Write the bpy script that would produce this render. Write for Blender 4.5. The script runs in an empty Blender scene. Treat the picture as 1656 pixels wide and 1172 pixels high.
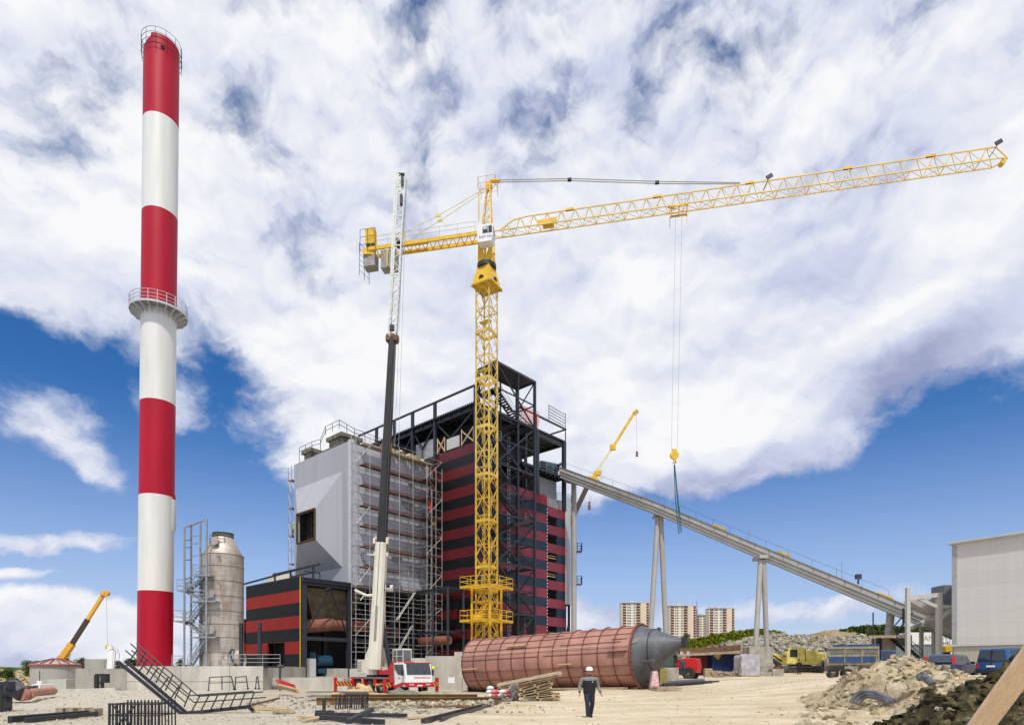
import bpy, bmesh, math, random
from math import sin, cos, pi, radians, atan2, sqrt, exp
from mathutils import Vector, Matrix, noise
random.seed(7)
S = bpy.context.scene
COL = S.collection
# ------------------------------------------------------------------ camera, sky, sun, exposure
F, CX, HZ, H = 1010.0, 828.0, 1085.0, 1.63
cam = bpy.data.cameras.new('camera'); camo = bpy.data.objects.new('camera', cam); COL.objects.link(camo)
camo.location = (0, 0, H); camo.rotation_euler = (radians(90), 0, 0)
cam.sensor_fit = 'HORIZONTAL'; cam.sensor_width = 36; cam.lens = 36*F/1656
cam.shift_y = (HZ-586)/1656; cam.clip_start = .1; cam.clip_end = 6000
S.camera = camo
SUN_EL, SUN_AZ = radians(57), radians(176)      # azimuth clockwise from +Y: high, behind the camera
sl = bpy.data.lights.new('sun', 'SUN'); sl.energy = 3.1; sl.angle = radians(3); sl.color = (1, .95, .87)
so = bpy.data.objects.new('sun', sl); COL.objects.link(so)
sd = Vector((sin(SUN_AZ)*cos(SUN_EL), cos(SUN_AZ)*cos(SUN_EL), sin(SUN_EL)))
so.rotation_euler = sd.to_track_quat('Z', 'Y').to_euler(); so.location = (0, -20, 60)
S.view_settings.view_transform = 'Standard'; S.view_settings.look = 'None'
S.view_settings.gamma = 1; S.view_settings.exposure = 0.0
S.render.film_transparent = False

def world():
    w = bpy.data.worlds.new('World'); S.world = w; w.use_nodes = True
    N, L = w.node_tree.nodes, w.node_tree.links
    N.clear()
    out = N.new('ShaderNodeOutputWorld'); bg = N.new('ShaderNodeBackground'); L.new(bg.outputs[0], out.inputs[0])
    bg.inputs[1].default_value = .1
    sky = N.new('ShaderNodeTexSky'); sky.sky_type = 'NISHITA'; sky.sun_disc = False
    sky.sun_elevation = SUN_EL; sky.sun_rotation = SUN_AZ; sky.air_density = 1.0; sky.dust_density = .4; sky.ozone_density = 3
    def M(op, a, b=None, c=None, clamp=False):
        n = N.new('ShaderNodeMath'); n.operation = op; n.use_clamp = clamp
        for i, x in enumerate((a, b, c)):
            if x is None: continue
            if isinstance(x, (int, float)): n.inputs[i].default_value = x
            else: L.new(x, n.inputs[i])
        return n.outputs[0]
    def SS(x, a, b):
        n = N.new('ShaderNodeMapRange'); n.interpolation_type = 'SMOOTHSTEP'
        L.new(x, n.inputs[0]); n.inputs[1].default_value = a; n.inputs[2].default_value = b
        return n.outputs[0]
    tc = N.new('ShaderNodeTexCoord'); sep = N.new('ShaderNodeSeparateXYZ'); L.new(tc.outputs['Generated'], sep.inputs[0])
    az = M('ARCTAN2', sep.outputs[0], sep.outputs[1]); el = M('ARCSINE', sep.outputs[2])
    cmb = N.new('ShaderNodeCombineXYZ'); L.new(az, cmb.inputs[0]); L.new(el, cmb.inputs[1])
    # gentle warp so that the cloud edges are ragged
    wn = N.new('ShaderNodeTexNoise'); wn.inputs['Scale'].default_value = 6; wn.inputs['Detail'].default_value = 8; wn.inputs['Roughness'].default_value = .6
    L.new(cmb.outputs[0], wn.inputs['Vector'])
    sub = N.new('ShaderNodeVectorMath'); sub.operation = 'SUBTRACT'; L.new(wn.outputs['Color'], sub.inputs[0]); sub.inputs[1].default_value = (.5, .5, .5)
    scl = N.new('ShaderNodeVectorMath'); scl.operation = 'SCALE'; L.new(sub.outputs[0], scl.inputs[0]); scl.inputs['Scale'].default_value = .10
    wv = N.new('ShaderNodeVectorMath'); wv.operation = 'ADD'; L.new(cmb.outputs[0], wv.inputs[0]); L.new(scl.outputs[0], wv.inputs[1])
    def ang(px, py):
        return math.atan((px-CX)/F), math.atan((HZ-py)/math.hypot(F, px-CX))
    def blob(px, py, rx, ry, rot, wgt, soft=.45):
        a, e = ang(px, py)
        k = cos(a)
        m = N.new('ShaderNodeMapping'); m.vector_type = 'TEXTURE'
        L.new(wv.outputs[0], m.inputs['Vector'])
        m.inputs['Location'].default_value = (a, e, 0); m.inputs['Rotation'].default_value = (0, 0, radians(rot))
        m.inputs['Scale'].default_value = (rx/F*k, ry/F*k*cos(e)**1.0, 1)
        ln = N.new('ShaderNodeVectorMath'); ln.operation = 'LENGTH'; L.new(m.outputs[0], ln.inputs[0])
        z = SS(ln.outputs['Value'], 1.0+soft, 1.0-soft*2)
        return M('MULTIPLY', z, wgt)
    B = []
    for b in SKY_BLOBS: B.append(blob(*b))
    base = M('MULTIPLY_ADD', SS(el, .12, .50), .36, .0)       # more cloud high up
    t = base
    for b in B: t = M('ADD', t, b)
    # cloud noise in direction space, slightly streaked
    mp = N.new('ShaderNodeMapping'); L.new(wv.outputs[0], mp.inputs['Vector'])
    mp.inputs['Rotation'].default_value = (0, 0, radians(-28)); mp.inputs['Scale'].default_value = (3.2, 5.2, 1); mp.inputs['Location'].default_value = (1.7, .6, 0)
    def fbm(src, sc, det, rough, off=(0, 0, 0)):
        n = N.new('ShaderNodeTexNoise'); n.inputs['Scale'].default_value = sc; n.inputs['Detail'].default_value = det; n.inputs['Roughness'].default_value = rough
        v = N.new('ShaderNodeVectorMath'); v.operation = 'ADD'; L.new(src, v.inputs[0]); v.inputs[1].default_value = off
        L.new(v.outputs[0], n.inputs['Vector']); return n.outputs['Fac']
    n1 = fbm(mp.outputs[0], 1.9, 9, .58)
    n1b = fbm(mp.outputs[0], 1.9, 6, .5, (.03, .08, 0))
    n1c = fbm(mp.outputs[0], 1.9, 6, .5)
    nf = fbm(mp.outputs[0], 6.5, 6, .6, (3, 1, 0))
    dens = M('ADD', M('ADD', M('MULTIPLY_ADD', n1, 1.9, -.95), M('MULTIPLY_ADD', nf, .50, -.25)), t)
    mask = SS(dens, -.22, .42)
    relief = M('SUBTRACT', n1b, n1c)
    br = M('MULTIPLY_ADD', relief, -1.7, M('MULTIPLY_ADD', fbm(mp.outputs[0], 1.1, 7, .55, (7, 3, 0)), 1.3, .0))
    br = M('ADD', br, M('MULTIPLY_ADD', SS(dens, .1, .7), .16, -.10))
    # grey undersides and bright tops of the big cloud bank
    for b in SKY_SHADE: br = M('ADD', br, blob(*b))
    br = M('ADD', br, 0.1, clamp=True)
    cr = N.new('ShaderNodeValToRGB'); L.new(br, cr.inputs[0])
    e = cr.color_ramp.elements
    e[0].position = 0; e[0].color = (.34, .38, .58, 1)
    e[1].position = 1; e[1].color = (.95, .95, .97, 1)
    x = e.new(.45); x.color = (.60, .645, .82, 1)
    x = e.new(.70); x.color = (.77, .80, .90, 1)
    c10 = N.new('ShaderNodeVectorMath'); c10.operation = 'SCALE'; L.new(cr.outputs[0], c10.inputs[0]); c10.inputs['Scale'].default_value = 10
    # Nishita sky, tinted
    hs = N.new('ShaderNodeHueSaturation'); hs.inputs['Saturation'].default_value = 1.25; hs.inputs['Value'].default_value = 1.12
    L.new(sky.outputs[0], hs.inputs['Color'])
    tint = N.new('ShaderNodeMix'); tint.data_type = 'RGBA'; tint.blend_type = 'MULTIPLY'; tint.inputs[0].default_value = 1
    L.new(hs.outputs[0], tint.inputs[6])
    cb = N.new('ShaderNodeValToRGB'); L.new(M('MULTIPLY', el, 1/.9), cb.inputs[0])
    e = cb.color_ramp.elements
    e[0].position = 0; e[0].color = (.98, .96, 1.10, 1)
    e[1].position = .62; e[1].color = (.22, .74, .98, 1)
    x = e.new(.28); x.color = (.80, .86, 1.05, 1)
    L.new(cb.outputs[0], tint.inputs[7])
    hz = N.new('ShaderNodeMix'); hz.data_type = 'RGBA'; L.new(M('MULTIPLY', SS(el, .38, .0), .62), hz.inputs[0]); L.new(tint.outputs[2], hz.inputs[6]); hz.inputs[7].default_value = (5.0, 5.9, 8.3, 1)
    mx = N.new('ShaderNodeMix'); mx.data_type = 'RGBA'
    L.new(mask, mx.inputs[0]); L.new(hz.outputs[2], mx.inputs[6]); L.new(c10.outputs[0], mx.inputs[7])
    L.new(mx.outputs[2], bg.inputs[0])
# px, py, rx, ry, rotation (deg), weight
SKY_BLOBS = [
 (330, 630, 260, 120, 0, -.52), (90, 640, 190, 110, 0, -.40), (200, 840, 330, 140, 0, -.62), (40, 560, 120, 60, 0, -.22),
 (390, 800, 90, 190, 0, -.45), (20, 780, 120, 120, 0, -.2),
 (85, 680, 80, 70, -20, .62), (120, 725, 50, 40, 0, .3), (185, 762, 70, 38, -15, .60), (285, 655, 60, 45, 20, .50), (190, 640, 130, 40, 20, .34), (390, 670, 60, 50, 0, .25),
 (70, 870, 150, 24, 8, .95), (15, 920, 80, 14, 5, .80), (110, 1010, 230, 60, 0, .80), (230, 1050, 90, 60, 0, .5), (100, 985, 260, 30, 0, .25),
 (620, 620, 240, 200, 0, .50), (470, 620, 90, 130, 15, .40), (900, 560, 460, 210, -8, .38), (1200, 600, 420, 150, 14, .42), (1500, 430, 330, 150, 22, .45),
 (1000, 740, 180, 80, -5, .35), (1180, 740, 220, 70, 0, .35), (1560, 520, 200, 110, 28, .30),
 (1580, 790, 300, 190, 20, -.95), (1300, 890, 380, 110, 4, -.95), (1080, 890, 280, 110, 0, -.8), (1000, 940, 200, 70, 0, -.4),
 (1150, 975, 360, 34, 0, .85), (1400, 965, 200, 26, 0, .55), (990, 1000, 140, 50, 0, .5),
 (1330, 1030, 280, 30, 6, -.4), (420, 1040, 240, 80, 0, -.35), (430, 900, 60, 140, 0, -.3),
 (680, 60, 50, 100, 20, -.30), (410, 190, 40, 80, 30, -.06), (370, 570, 70, 60, 0, -.28), (120, 150, 50, 130, -25, -.18), (170, 425, 60, 40, 0, -.12), (60, 420, 260, 110, 0, .26), (450, 340, 100, 80, 30, -.28), (330, 60, 80, 80, 0, .22), (40, 460, 120, 60, 0, .12), (60, 90, 120, 90, 0, .12),
 (690, 330, 60, 90, 20, -.42), (860, 170, 60, 120, -40, -.16), (1430, 120, 200, 50, 25, -.24), (1020, 215, 100, 44, 40, -.28), (540, 450, 110, 70, 0, -.24), (720, 470, 80, 80, 0, -.15),
 (1250, 200, 380, 130, 20, .16), (250, 260, 120, 140, 0, .2), (560, 200, 120, 120, 0, .1)]
SKY_SHADE = [(1400, 660, 360, 80, 20, -.30), (1180, 775, 200, 45, 0, -.40), (1480, 590, 200, 80, 28, -.16), (300, 500, 330, 60, 0, -.22), (700, 650, 200, 60, 0, -.08),
 (1150, 470, 440, 120, 10, -.14), (1040, 670, 190, 100, 0, .28), (1500, 460, 200, 70, 25, .22), (540, 590, 140, 120, 0, .22), (1250, 620, 200, 40, 10, .12),
 (1150, 975, 340, 40, 0, -.16), (110, 1015, 220, 60, 0, -.05), (1000, 330, 500, 120, 10, -.06), (250, 330, 260, 120, 0, .1)]
world()

# ------------------------------------------------------------------ materials
MATS = {}
def nodes(m): return m.node_tree.nodes, m.node_tree.links
def mat(name, col, rough=.7, metal=0, var=.12, vs=3, bump=.0, bs=20, spec=.5, col2=None, vr=(.42, .62), stretch=(1, 1, 1), trans=0, alpha=1, coat=0):
    if name in MATS: return MATS[name]
    m = bpy.data.materials.new(name); m.use_nodes = True; N, L = nodes(m)
    p = N['Principled BSDF']; p.inputs['Roughness'].default_value = rough; p.inputs['Metallic'].default_value = metal
    p.inputs['Specular IOR Level'].default_value = spec; p.inputs['Alpha'].default_value = alpha
    p.inputs['Transmission Weight'].default_value = trans; p.inputs['Coat Weight'].default_value = coat
    tc = N.new('ShaderNodeTexCoord'); mp = N.new('ShaderNodeMapping'); mp.inputs['Scale'].default_value = stretch
    L.new(tc.outputs['Object'], mp.inputs['Vector'])
    n = N.new('ShaderNodeTexNoise'); n.inputs['Scale'].default_value = vs; n.inputs['Detail'].default_value = 7; n.inputs['Roughness'].default_value = .62
    L.new(mp.outputs[0], n.inputs['Vector'])
    r = N.new('ShaderNodeValToRGB'); L.new(n.outputs['Fac'], r.inputs[0]); L.new(r.outputs[0], p.inputs['Base Color'])
    c2 = col2 or tuple(min(1, c*(1+var)) for c in col[:3]); c1 = col[:3] if col2 else tuple(c*(1-var) for c in col[:3])
    e = r.color_ramp.elements; e[0].position = vr[0]-.1; e[0].color = (*c1, 1); e[1].position = vr[1]; e[1].color = (*c2, 1)
    if bump:
        b = N.new('ShaderNodeBump'); b.inputs['Strength'].default_value = bump; b.inputs['Distance'].default_value = .05
        n2 = N.new('ShaderNodeTexNoise'); n2.inputs['Scale'].default_value = bs; n2.inputs['Detail'].default_value = 5
        L.new(mp.outputs[0], n2.inputs['Vector']); L.new(n2.outputs['Fac'], b.inputs['Height']); L.new(b.outputs[0], p.inputs['Normal'])
    MATS[name] = m; return m

def stripes(name, ztop, h, phase, red, dark, rough=.38, vseam=0, seamdir=(1, 0), spec=.4):
    """cladding painted in horizontal bands, with panel joints"""
    m = bpy.data.materials.new(name); m.use_nodes = True; N, L = nodes(m); p = N['Principled BSDF']
    def M(op, a, b=None, c=None):
        n = N.new('ShaderNodeMath'); n.operation = op
        for i, x in enumerate((a, b, c)):
            if x is None: continue
            if isinstance(x, (int, float)): n.inputs[i].default_value = x
            else: L.new(x, n.inputs[i])
        return n.outputs[0]
    g = N.new('ShaderNodeNewGeometry'); s = N.new('ShaderNodeSeparateXYZ'); L.new(g.outputs['Position'], s.inputs[0])
    k = M('DIVIDE', M('SUBTRACT', ztop+40*h, s.outputs[2]), h)
    odd = M('FLOORED_MODULO', M('FLOOR', M('ADD', k, phase)), 2.0)
    n = N.new('ShaderNodeTexNoise'); n.inputs['Scale'].default_value = .5; n.inputs['Detail'].default_value = 4
    L.new(g.outputs['Position'], n.inputs['Vector'])
    mx = N.new('ShaderNodeMix'); mx.data_type = 'RGBA'; L.new(odd, mx.inputs[0]); mx.inputs[6].default_value = (*red, 1); mx.inputs[7].default_value = (*dark, 1)
    fr = M('FRACT', k); seam = M('LESS_THAN', M('MINIMUM', fr, M('SUBTRACT', 1.0, fr)), .018)
    u = M('ADD', M('MULTIPLY', s.outputs[0], seamdir[0]), M('MULTIPLY', s.outputs[1], seamdir[1]))
    fv = M('FRACT', M('DIVIDE', u, vseam or 6.0)); seam = M('MAXIMUM', seam, M('LESS_THAN', fv, .006))
    cx = N.new('ShaderNodeCombineXYZ'); L.new(M('FLOOR', M('DIVIDE', u, vseam or 6.0)), cx.inputs[0]); L.new(M('FLOOR', k), cx.inputs[1])
    wn = N.new('ShaderNodeTexWhiteNoise'); L.new(cx.outputs[0], wn.inputs['Vector'])
    v = M('MULTIPLY', M('MULTIPLY', M('MULTIPLY_ADD', n.outputs['Fac'], .5, .75), M('MULTIPLY_ADD', wn.outputs['Value'], .22, .89)), M('MULTIPLY_ADD', seam, -.45, 1.0))
    sc = N.new('ShaderNodeVectorMath'); sc.operation = 'SCALE'; L.new(mx.outputs[2], sc.inputs[0]); L.new(v, sc.inputs['Scale'])
    L.new(sc.outputs[0], p.inputs['Base Color']); p.inputs['Roughness'].default_value = rough; p.inputs['Specular IOR Level'].default_value = spec
    return m

def panel(name, col, sx, sy, rough=.55, depth=.35, dirv=(1, 0), var=.06, grime=0):
    """sheet cladding with joints; sx = spacing along dirv, sy = spacing in height (0 = none)"""
    m = bpy.data.materials.new(name); m.use_nodes = True; N, L = nodes(m); p = N['Principled BSDF']
    def M(op, a, b=None, c=None):
        n = N.new('ShaderNodeMath'); n.operation = op
        for i, x in enumerate((a, b, c)):
            if x is None: continue
            if isinstance(x, (int, float)): n.inputs[i].default_value = x
            else: L.new(x, n.inputs[i])
        return n.outputs[0]
    g = N.new('ShaderNodeNewGeometry'); s = N.new('ShaderNodeSeparateXYZ'); L.new(g.outputs['Position'], s.inputs[0])
    u = M('ADD', M('MULTIPLY', s.outputs[0], dirv[0]), M('MULTIPLY', s.outputs[1], dirv[1]))
    seam = None
    if sx: seam = M('LESS_THAN', M('FRACT', M('DIVIDE', M('ADD', u, 500), sx)), .05/sx)
    if sy:
        t = M('LESS_THAN', M('FRACT', M('DIVIDE', s.outputs[2], sy)), .035/sy); seam = M('MAXIMUM', seam, t) if seam else t
    n = N.new('ShaderNodeTexNoise'); n.inputs['Scale'].default_value = .35; n.inputs['Detail'].default_value = 8; n.inputs['Roughness'].default_value = .65
    mp = N.new('ShaderNodeMapping'); mp.inputs['Scale'].default_value = (1.6, 1.6, .5); L.new(g.outputs['Position'], mp.inputs['Vector']); L.new(mp.outputs[0], n.inputs['Vector'])
    cx = N.new('ShaderNodeCombineXYZ')
    if sx: L.new(M('FLOOR', M('DIVIDE', M('ADD', u, 500), sx)), cx.inputs[0])
    if sy: L.new(M('FLOOR', M('DIVIDE', s.outputs[2], sy)), cx.inputs[1])
    wn = N.new('ShaderNodeTexWhiteNoise'); L.new(cx.outputs[0], wn.inputs['Vector'])
    mp2 = N.new('ShaderNodeMapping'); mp2.inputs['Scale'].default_value = (2.5, 2.5, .12); L.new(g.outputs['Position'], mp2.inputs['Vector'])
    n2 = N.new('ShaderNodeTexNoise'); n2.inputs['Scale'].default_value = 1.0; n2.inputs['Detail'].default_value = 5; L.new(mp2.outputs[0], n2.inputs['Vector'])
    v = M('MULTIPLY', M('MULTIPLY', M('MULTIPLY_ADD', n.outputs['Fac'], 2*var+grime, 1-var-grime*.6), M('ADD', M('MULTIPLY_ADD', wn.outputs['Value'], .07, .93), M('MULTIPLY_ADD', n2.outputs['Fac'], .16, -.08))), M('MULTIPLY_ADD', seam, -depth, 1.0))
    sc = N.new('ShaderNodeVectorMath'); sc.operation = 'SCALE'; sc.inputs[0].default_value = col; L.new(v, sc.inputs['Scale'])
    L.new(sc.outputs[0], p.inputs['Base Color']); p.inputs['Roughness'].default_value = rough
    return m

# ------------------------------------------------------------------ mesh builder
Z3 = Vector((0, 0, 1))
def V(*a): return Vector(a)
def P(px, py, Y): return Vector(((px-CX)/F*Y, Y, H+(HZ-py)/F*Y))
ORG = {}
class MB:
    def __init__(s, M=None): s.v = []; s.f = []; s.M = M
    def add(s, vs, fs):
        o = len(s.v)
        s.v += [(s.M @ Vector(v)) if s.M else Vector(v) for v in vs]
        s.f += [tuple(i+o for i in f) for f in fs]; return s
    def hexa(s, c): return s.add(c, [(0, 3, 2, 1), (4, 5, 6, 7), (0, 1, 5, 4), (1, 2, 6, 5), (2, 3, 7, 6), (3, 0, 4, 7)])
    def box(s, c, d, rz=0, rx=0, ry=0):
        R = Matrix.Rotation(rz, 3, 'Z') @ Matrix.Rotation(ry, 3, 'Y') @ Matrix.Rotation(rx, 3, 'X')
        c = Vector(c); x, y, z = d[0]/2, d[1]/2, d[2]/2
        return s.hexa([c+R@V(a, b, e) for e in (-z, z) for a, b in ((-x, -y), (x, -y), (x, y), (-x, y))])
    def bb(s, x0, x1, y0, y1, z0, z1): return s.hexa([V(a, b, e) for e in (z0, z1) for a, b in ((x0, y0), (x1, y0), (x1, y1), (x0, y1))])
    def beam(s, p, q, w, h=None, up=None):
        p, q = Vector(p), Vector(q); h = h or w; d = q-p
        if d.length < 1e-6: return s
        d.normalize(); up = Vector(up) if up else (Z3 if abs(d.z) < .99 else V(0, 1, 0))
        a = d.cross(up).normalized(); b = a.cross(d)
        a, b = a*w/2, b*h/2
        return s.hexa([p-a-b, p+a-b, p+a+b, p-a+b, q-a-b, q+a-b, q+a+b, q-a+b])
    def tube(s, p, q, r, n=6, r2=None, cap=True):
        p, q = Vector(p), Vector(q); r2 = r if r2 is None else r2; d = q-p
        if d.length < 1e-6: return s
        d.normalize(); up = Z3 if abs(d.z) < .99 else V(0, 1, 0)
        a = d.cross(up).normalized(); b = a.cross(d)
        vs = []
        for i in range(n):
            t = 2*pi*i/n; e = a*cos(t)+b*sin(t); vs += [p+e*r, q+e*r2]
        fs = [(2*i, 2*((i+1) % n), 2*((i+1) % n)+1, 2*i+1) for i in range(n)]
        if cap: fs += [tuple(2*i for i in range(n))[::-1], tuple(2*i+1 for i in range(n))]
        return s.add(vs, fs)
    def path(s, pts, r, n=6):
        for a, b in zip(pts, pts[1:]): s.tube(a, b, r, n)
        return s
    def lathe(s, prof, c=(0, 0, 0), n=32, a0=0, a1=2*pi, axis=None, side=None, cap=False):
        """prof: (r, z) pairs around axis"""
        c = Vector(c); ax = Vector(axis).normalized() if axis else Z3
        u = Vector(side).normalized() if side else (V(1, 0, 0) if abs(ax.z) > .9 else Z3); u = (u-ax*u.dot(ax)).normalized(); w = ax.cross(u)
        full = abs(a1-a0) > 2*pi-1e-4; m = n if full else n+1
        vs = []
        for r, z in prof:
            for i in range(m):
                t = a0+(a1-a0)*i/n; vs.append(c+ax*z+(u*cos(t)+w*sin(t))*r)
        fs = []
        for j in range(len(prof)-1):
            for i in range(n):
                k = (i+1) % m if full else i+1
                fs.append((j*m+i, j*m+k, (j+1)*m+k, (j+1)*m+i))
        if cap: fs += [tuple(range(m))[::-1], tuple((len(prof)-1)*m+i for i in range(m))]
        return s.add(vs, fs)
    def prism(s, poly, ext):
        n = len(poly); ext = Vector(ext); vs = [Vector(p) for p in poly]+[Vector(p)+ext for p in poly]
        return s.add(vs, [tuple(range(n))[::-1], tuple(range(n, 2*n))]+[(i, (i+1) % n, n+(i+1) % n, n+i) for i in range(n)])
    def ball(s, c, r, n=10, m=6, sq=(1, 1, 1)):
        c = Vector(c); vs = [c+V(0, 0, -r*sq[2])]
        for j in range(1, m):
            t = -pi/2+pi*j/m
            for i in range(n): vs.append(c+V(cos(t)*cos(2*pi*i/n)*r*sq[0], cos(t)*sin(2*pi*i/n)*r*sq[1], sin(t)*r*sq[2]))
        vs.append(c+V(0, 0, r*sq[2])); fs = []
        for i in range(n): fs.append((0, 1+(i+1) % n, 1+i))
        for j in range(m-2):
            for i in range(n): a = 1+j*n; fs.append((a+i, a+(i+1) % n, a+n+(i+1) % n, a+n+i))
        a = 1+(m-2)*n
        for i in range(n): fs.append((a+i, a+(i+1) % n, len(vs)-1))
        return s.add(vs, fs)
    def build(s, name, m, parent=None, org=None, smooth=False, bevel=0, fix=True):
        if parent is not None: o0 = ORG[parent.name]
        elif org is not None: o0 = Vector(org)
        else:
            xs = [v.x for v in s.v]; ys = [v.y for v in s.v]
            o0 = V((min(xs)+max(xs))/2, (min(ys)+max(ys))/2, min(v.z for v in s.v))
        me = bpy.data.meshes.new(name); me.from_pydata([v-o0 for v in s.v], [], s.f)
        if fix:
            bm = bmesh.new(); bm.from_mesh(me); bmesh.ops.recalc_face_normals(bm, faces=bm.faces); bm.to_mesh(me); bm.free()
        me.materials.append(m)
        if smooth:
            me.polygons.foreach_set('use_smooth', [True]*len(me.polygons))
            try: me.set_sharp_from_angle(angle=radians(40))
            except Exception: pass
        o = bpy.data.objects.new(name, me); COL.objects.link(o)
        if parent is not None: o.parent = parent
        else: o.location = o0
        ORG[o.name] = o0
        if bevel:
            b = o.modifiers.new('bevel', 'BEVEL'); b.width = bevel; b.segments = 2; b.limit_method = 'ANGLE'
        return o
def loft(mb, pts, rads, n=16, cap=True, exp_=1.0):
    """smooth tapered body of elliptical sections along a path; rads = (side radius, depth radius)"""
    P_ = []; R_ = []
    for i in range(len(pts)-1):
        p0, p1, p2, p3 = [Vector(pts[max(0, min(len(pts)-1, i+k))]) for k in (-1, 0, 1, 2)]; r1, r2 = rads[i], rads[i+1]
        for t in (0, .25, .5, .75):
            P_.append(.5*((2*p1)+(p2-p0)*t+(2*p0-5*p1+4*p2-p3)*t*t+(-p0+3*p1-3*p2+p3)*t**3)); s_ = t*t*(3-2*t); R_.append((r1[0]+(r2[0]-r1[0])*s_, r1[1]+(r2[1]-r1[1])*s_))
    P_.append(Vector(pts[-1])); R_.append(rads[-1]); vs = []
    for i, p in enumerate(P_):
        d = (P_[min(i+1, len(P_)-1)]-P_[max(i-1, 0)]).normalized(); u = V(1, 0, 0)-d*d.x; u.normalize(); w = d.cross(u)
        for k in range(n): t = 2*pi*k/n; vs.append(p+u*cos(t)*R_[i][0]+w*sin(t)*R_[i][1])
    m = len(P_); fs = [(j*n+i, j*n+(i+1) % n, (j+1)*n+(i+1) % n, (j+1)*n+i) for j in range(m-1) for i in range(n)]
    if cap: fs += [tuple(range(n))[::-1], tuple((m-1)*n+i for i in range(n))]
    return mb.add(vs, fs)
def root(name, loc, label, cat, group=None):
    o = bpy.data.objects.new(name, None); COL.objects.link(o); o.location = loc; o.empty_display_size = .2
    o['label'] = label; o['category'] = cat
    if group: o['group'] = group
    ORG[o.name] = Vector(loc); return o
def tag(o, label=None, cat=None, group=None, kind=None):
    for k, v in (('label', label), ('category', cat), ('group', group), ('kind', kind)):
        if v: o[k] = v
    return o
KIDS = {}
def copy_tree(o, parent=None):
    c = o.copy(); COL.objects.link(c); c.parent = parent
    for ch in [x for x in bpy.data.objects if x.parent == o]: copy_tree(ch, c)
    return c
def text(s, size, loc, rx, rz, m, parent, name='lettering', ext=.004, sx=1):
    cu = bpy.data.curves.new(name, 'FONT'); cu.body = s; cu.size = size; cu.extrude = ext; cu.align_x = 'CENTER'; cu.align_y = 'CENTER'
    cu.materials.append(m); t_ = bpy.data.objects.new(name+'_curve', cu); me = bpy.data.meshes.new_from_object(t_); bpy.data.objects.remove(t_)
    o = bpy.data.objects.new(name, me); COL.objects.link(o)
    o.parent = parent; o.location = Vector(loc)-ORG[parent.name]; o.rotation_euler = (rx, 0, rz); o.scale = (sx, 1, 1)
    return o

# ------------------------------------------------------------------ palette
conc = mat('concrete', (.42, .40, .355), .85, var=.22, vs=.7, bump=.15, bs=6, stretch=(1, 1, .5))
conc2 = mat('old_concrete', (.36, .33, .28), .9, var=.3, vs=1.4, bump=.3, bs=9)
steel = mat('dark_steel', (.022, .025, .034), .5, var=.25, vs=2)
steel2 = mat('black_steel', (.02, .021, .026), .55, var=.3, vs=3)
galv = mat('galvanised_steel', (.34, .36, .38), .42, metal=.6, var=.25, vs=5)
scaf = mat('scaffold_tube', (.40, .40, .38), .5, metal=.4, var=.3, vs=2)
lgrey = mat('light_grey_paint', (.52, .53, .52), .5, var=.06, vs=1)
yel = mat('crane_yellow', (.60, .37, .03), .5, var=.28, vs=1.2)
yelj = mat('crane_pale_yellow', (.74, .54, .17), .55, var=.14, vs=1.2)
yel2 = mat('bright_yellow', (.72, .44, .022), .45, var=.2, vs=1.5)
pyel = mat('faded_yellow', (.66, .56, .14), .55, var=.25, vs=2)
rust = mat('rusty_steel', (.16, .08, .045), .8, var=.35, vs=2, bump=.2, bs=12)
rustp = mat('rust_primer_pipe', (.27, .10, .07), .7, var=.2, vs=1.5)
wood = mat('raw_timber', (.52, .38, .21), .75, var=.28, vs=2.5, stretch=(1, 1, 6))
woodd = mat('grey_timber', (.33, .26, .17), .8, var=.35, vs=3)
boardm = mat('scaffold_board', (.13, .05, .04), .8, var=.3, vs=1.5)
tyre = mat('tyre_rubber', (.022, .022, .022), .85, var=.3, vs=4)
redp = mat('red_paint', (.50, .015, .018), .38, var=.1, vs=1.5)
whitep = mat('white_paint', (.80, .80, .78), .4, var=.04, vs=1)
cream = mat('cream_paint', (.70, .67, .56), .5, var=.1, vs=1.2)
glass = mat('dark_glass', (.035, .045, .055), .08, var=.1, vs=1, spec=.8)
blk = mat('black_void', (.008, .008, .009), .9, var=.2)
fleshm = mat('skin', (.50, .25, .16), .6, var=.08, vs=20)

# ------------------------------------------------------------------ ground
GC = [(P(a, b, c).x, c, P(a, b, c).z) for a, b, c in [(950, 1160, 21.9), (100, 1172, 18.9), (500, 1172, 18.9), (828, 1172, 18.9), (1300, 1172, 18.9),
  (1050, 1115, 50), (760, 1120, 58), (630, 1121, 58), (560, 1121, 58), (1130, 1097, 68), (1170, 1092, 76), (1290, 1087, 80), (1400, 1087, 80), (1370, 1097, 57), (300, 1118, 60),
  (60, 1118, 60), (100, 1116, 88), (484, 1110, 70), (300, 1155, 25), (100, 1149, 27), (1230, 1093, 74), (1600, 1091, 42), (1500, 1092, 45), (600, 1136, 36), (700, 1137, 34), (900, 1135, 34), (1150, 1150, 25)]]
GC += [(0, 0, 0), (-10, 0, 0), (12, 0, 0), (60, 60, 1.6), (80, 30, 1.2), (-80, 60, -.6), (0, 130, 1), (-60, 130, 0), (70, 130, 2)]
def g(x, y):
    sw = sz = 0
    for a, b, c in GC:
        w = 1/((x-a)**2+(y-b)**2*1.6+6)**1.6; sw += w; sz += w*c
    z = sz/sw
    if y > 150: z -= (y-150)*.006
    return z
def gp(px, Y, dz=0):
    x = (px-CX)/F*Y; return V(x, Y, g(x, Y)+dz)
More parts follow.
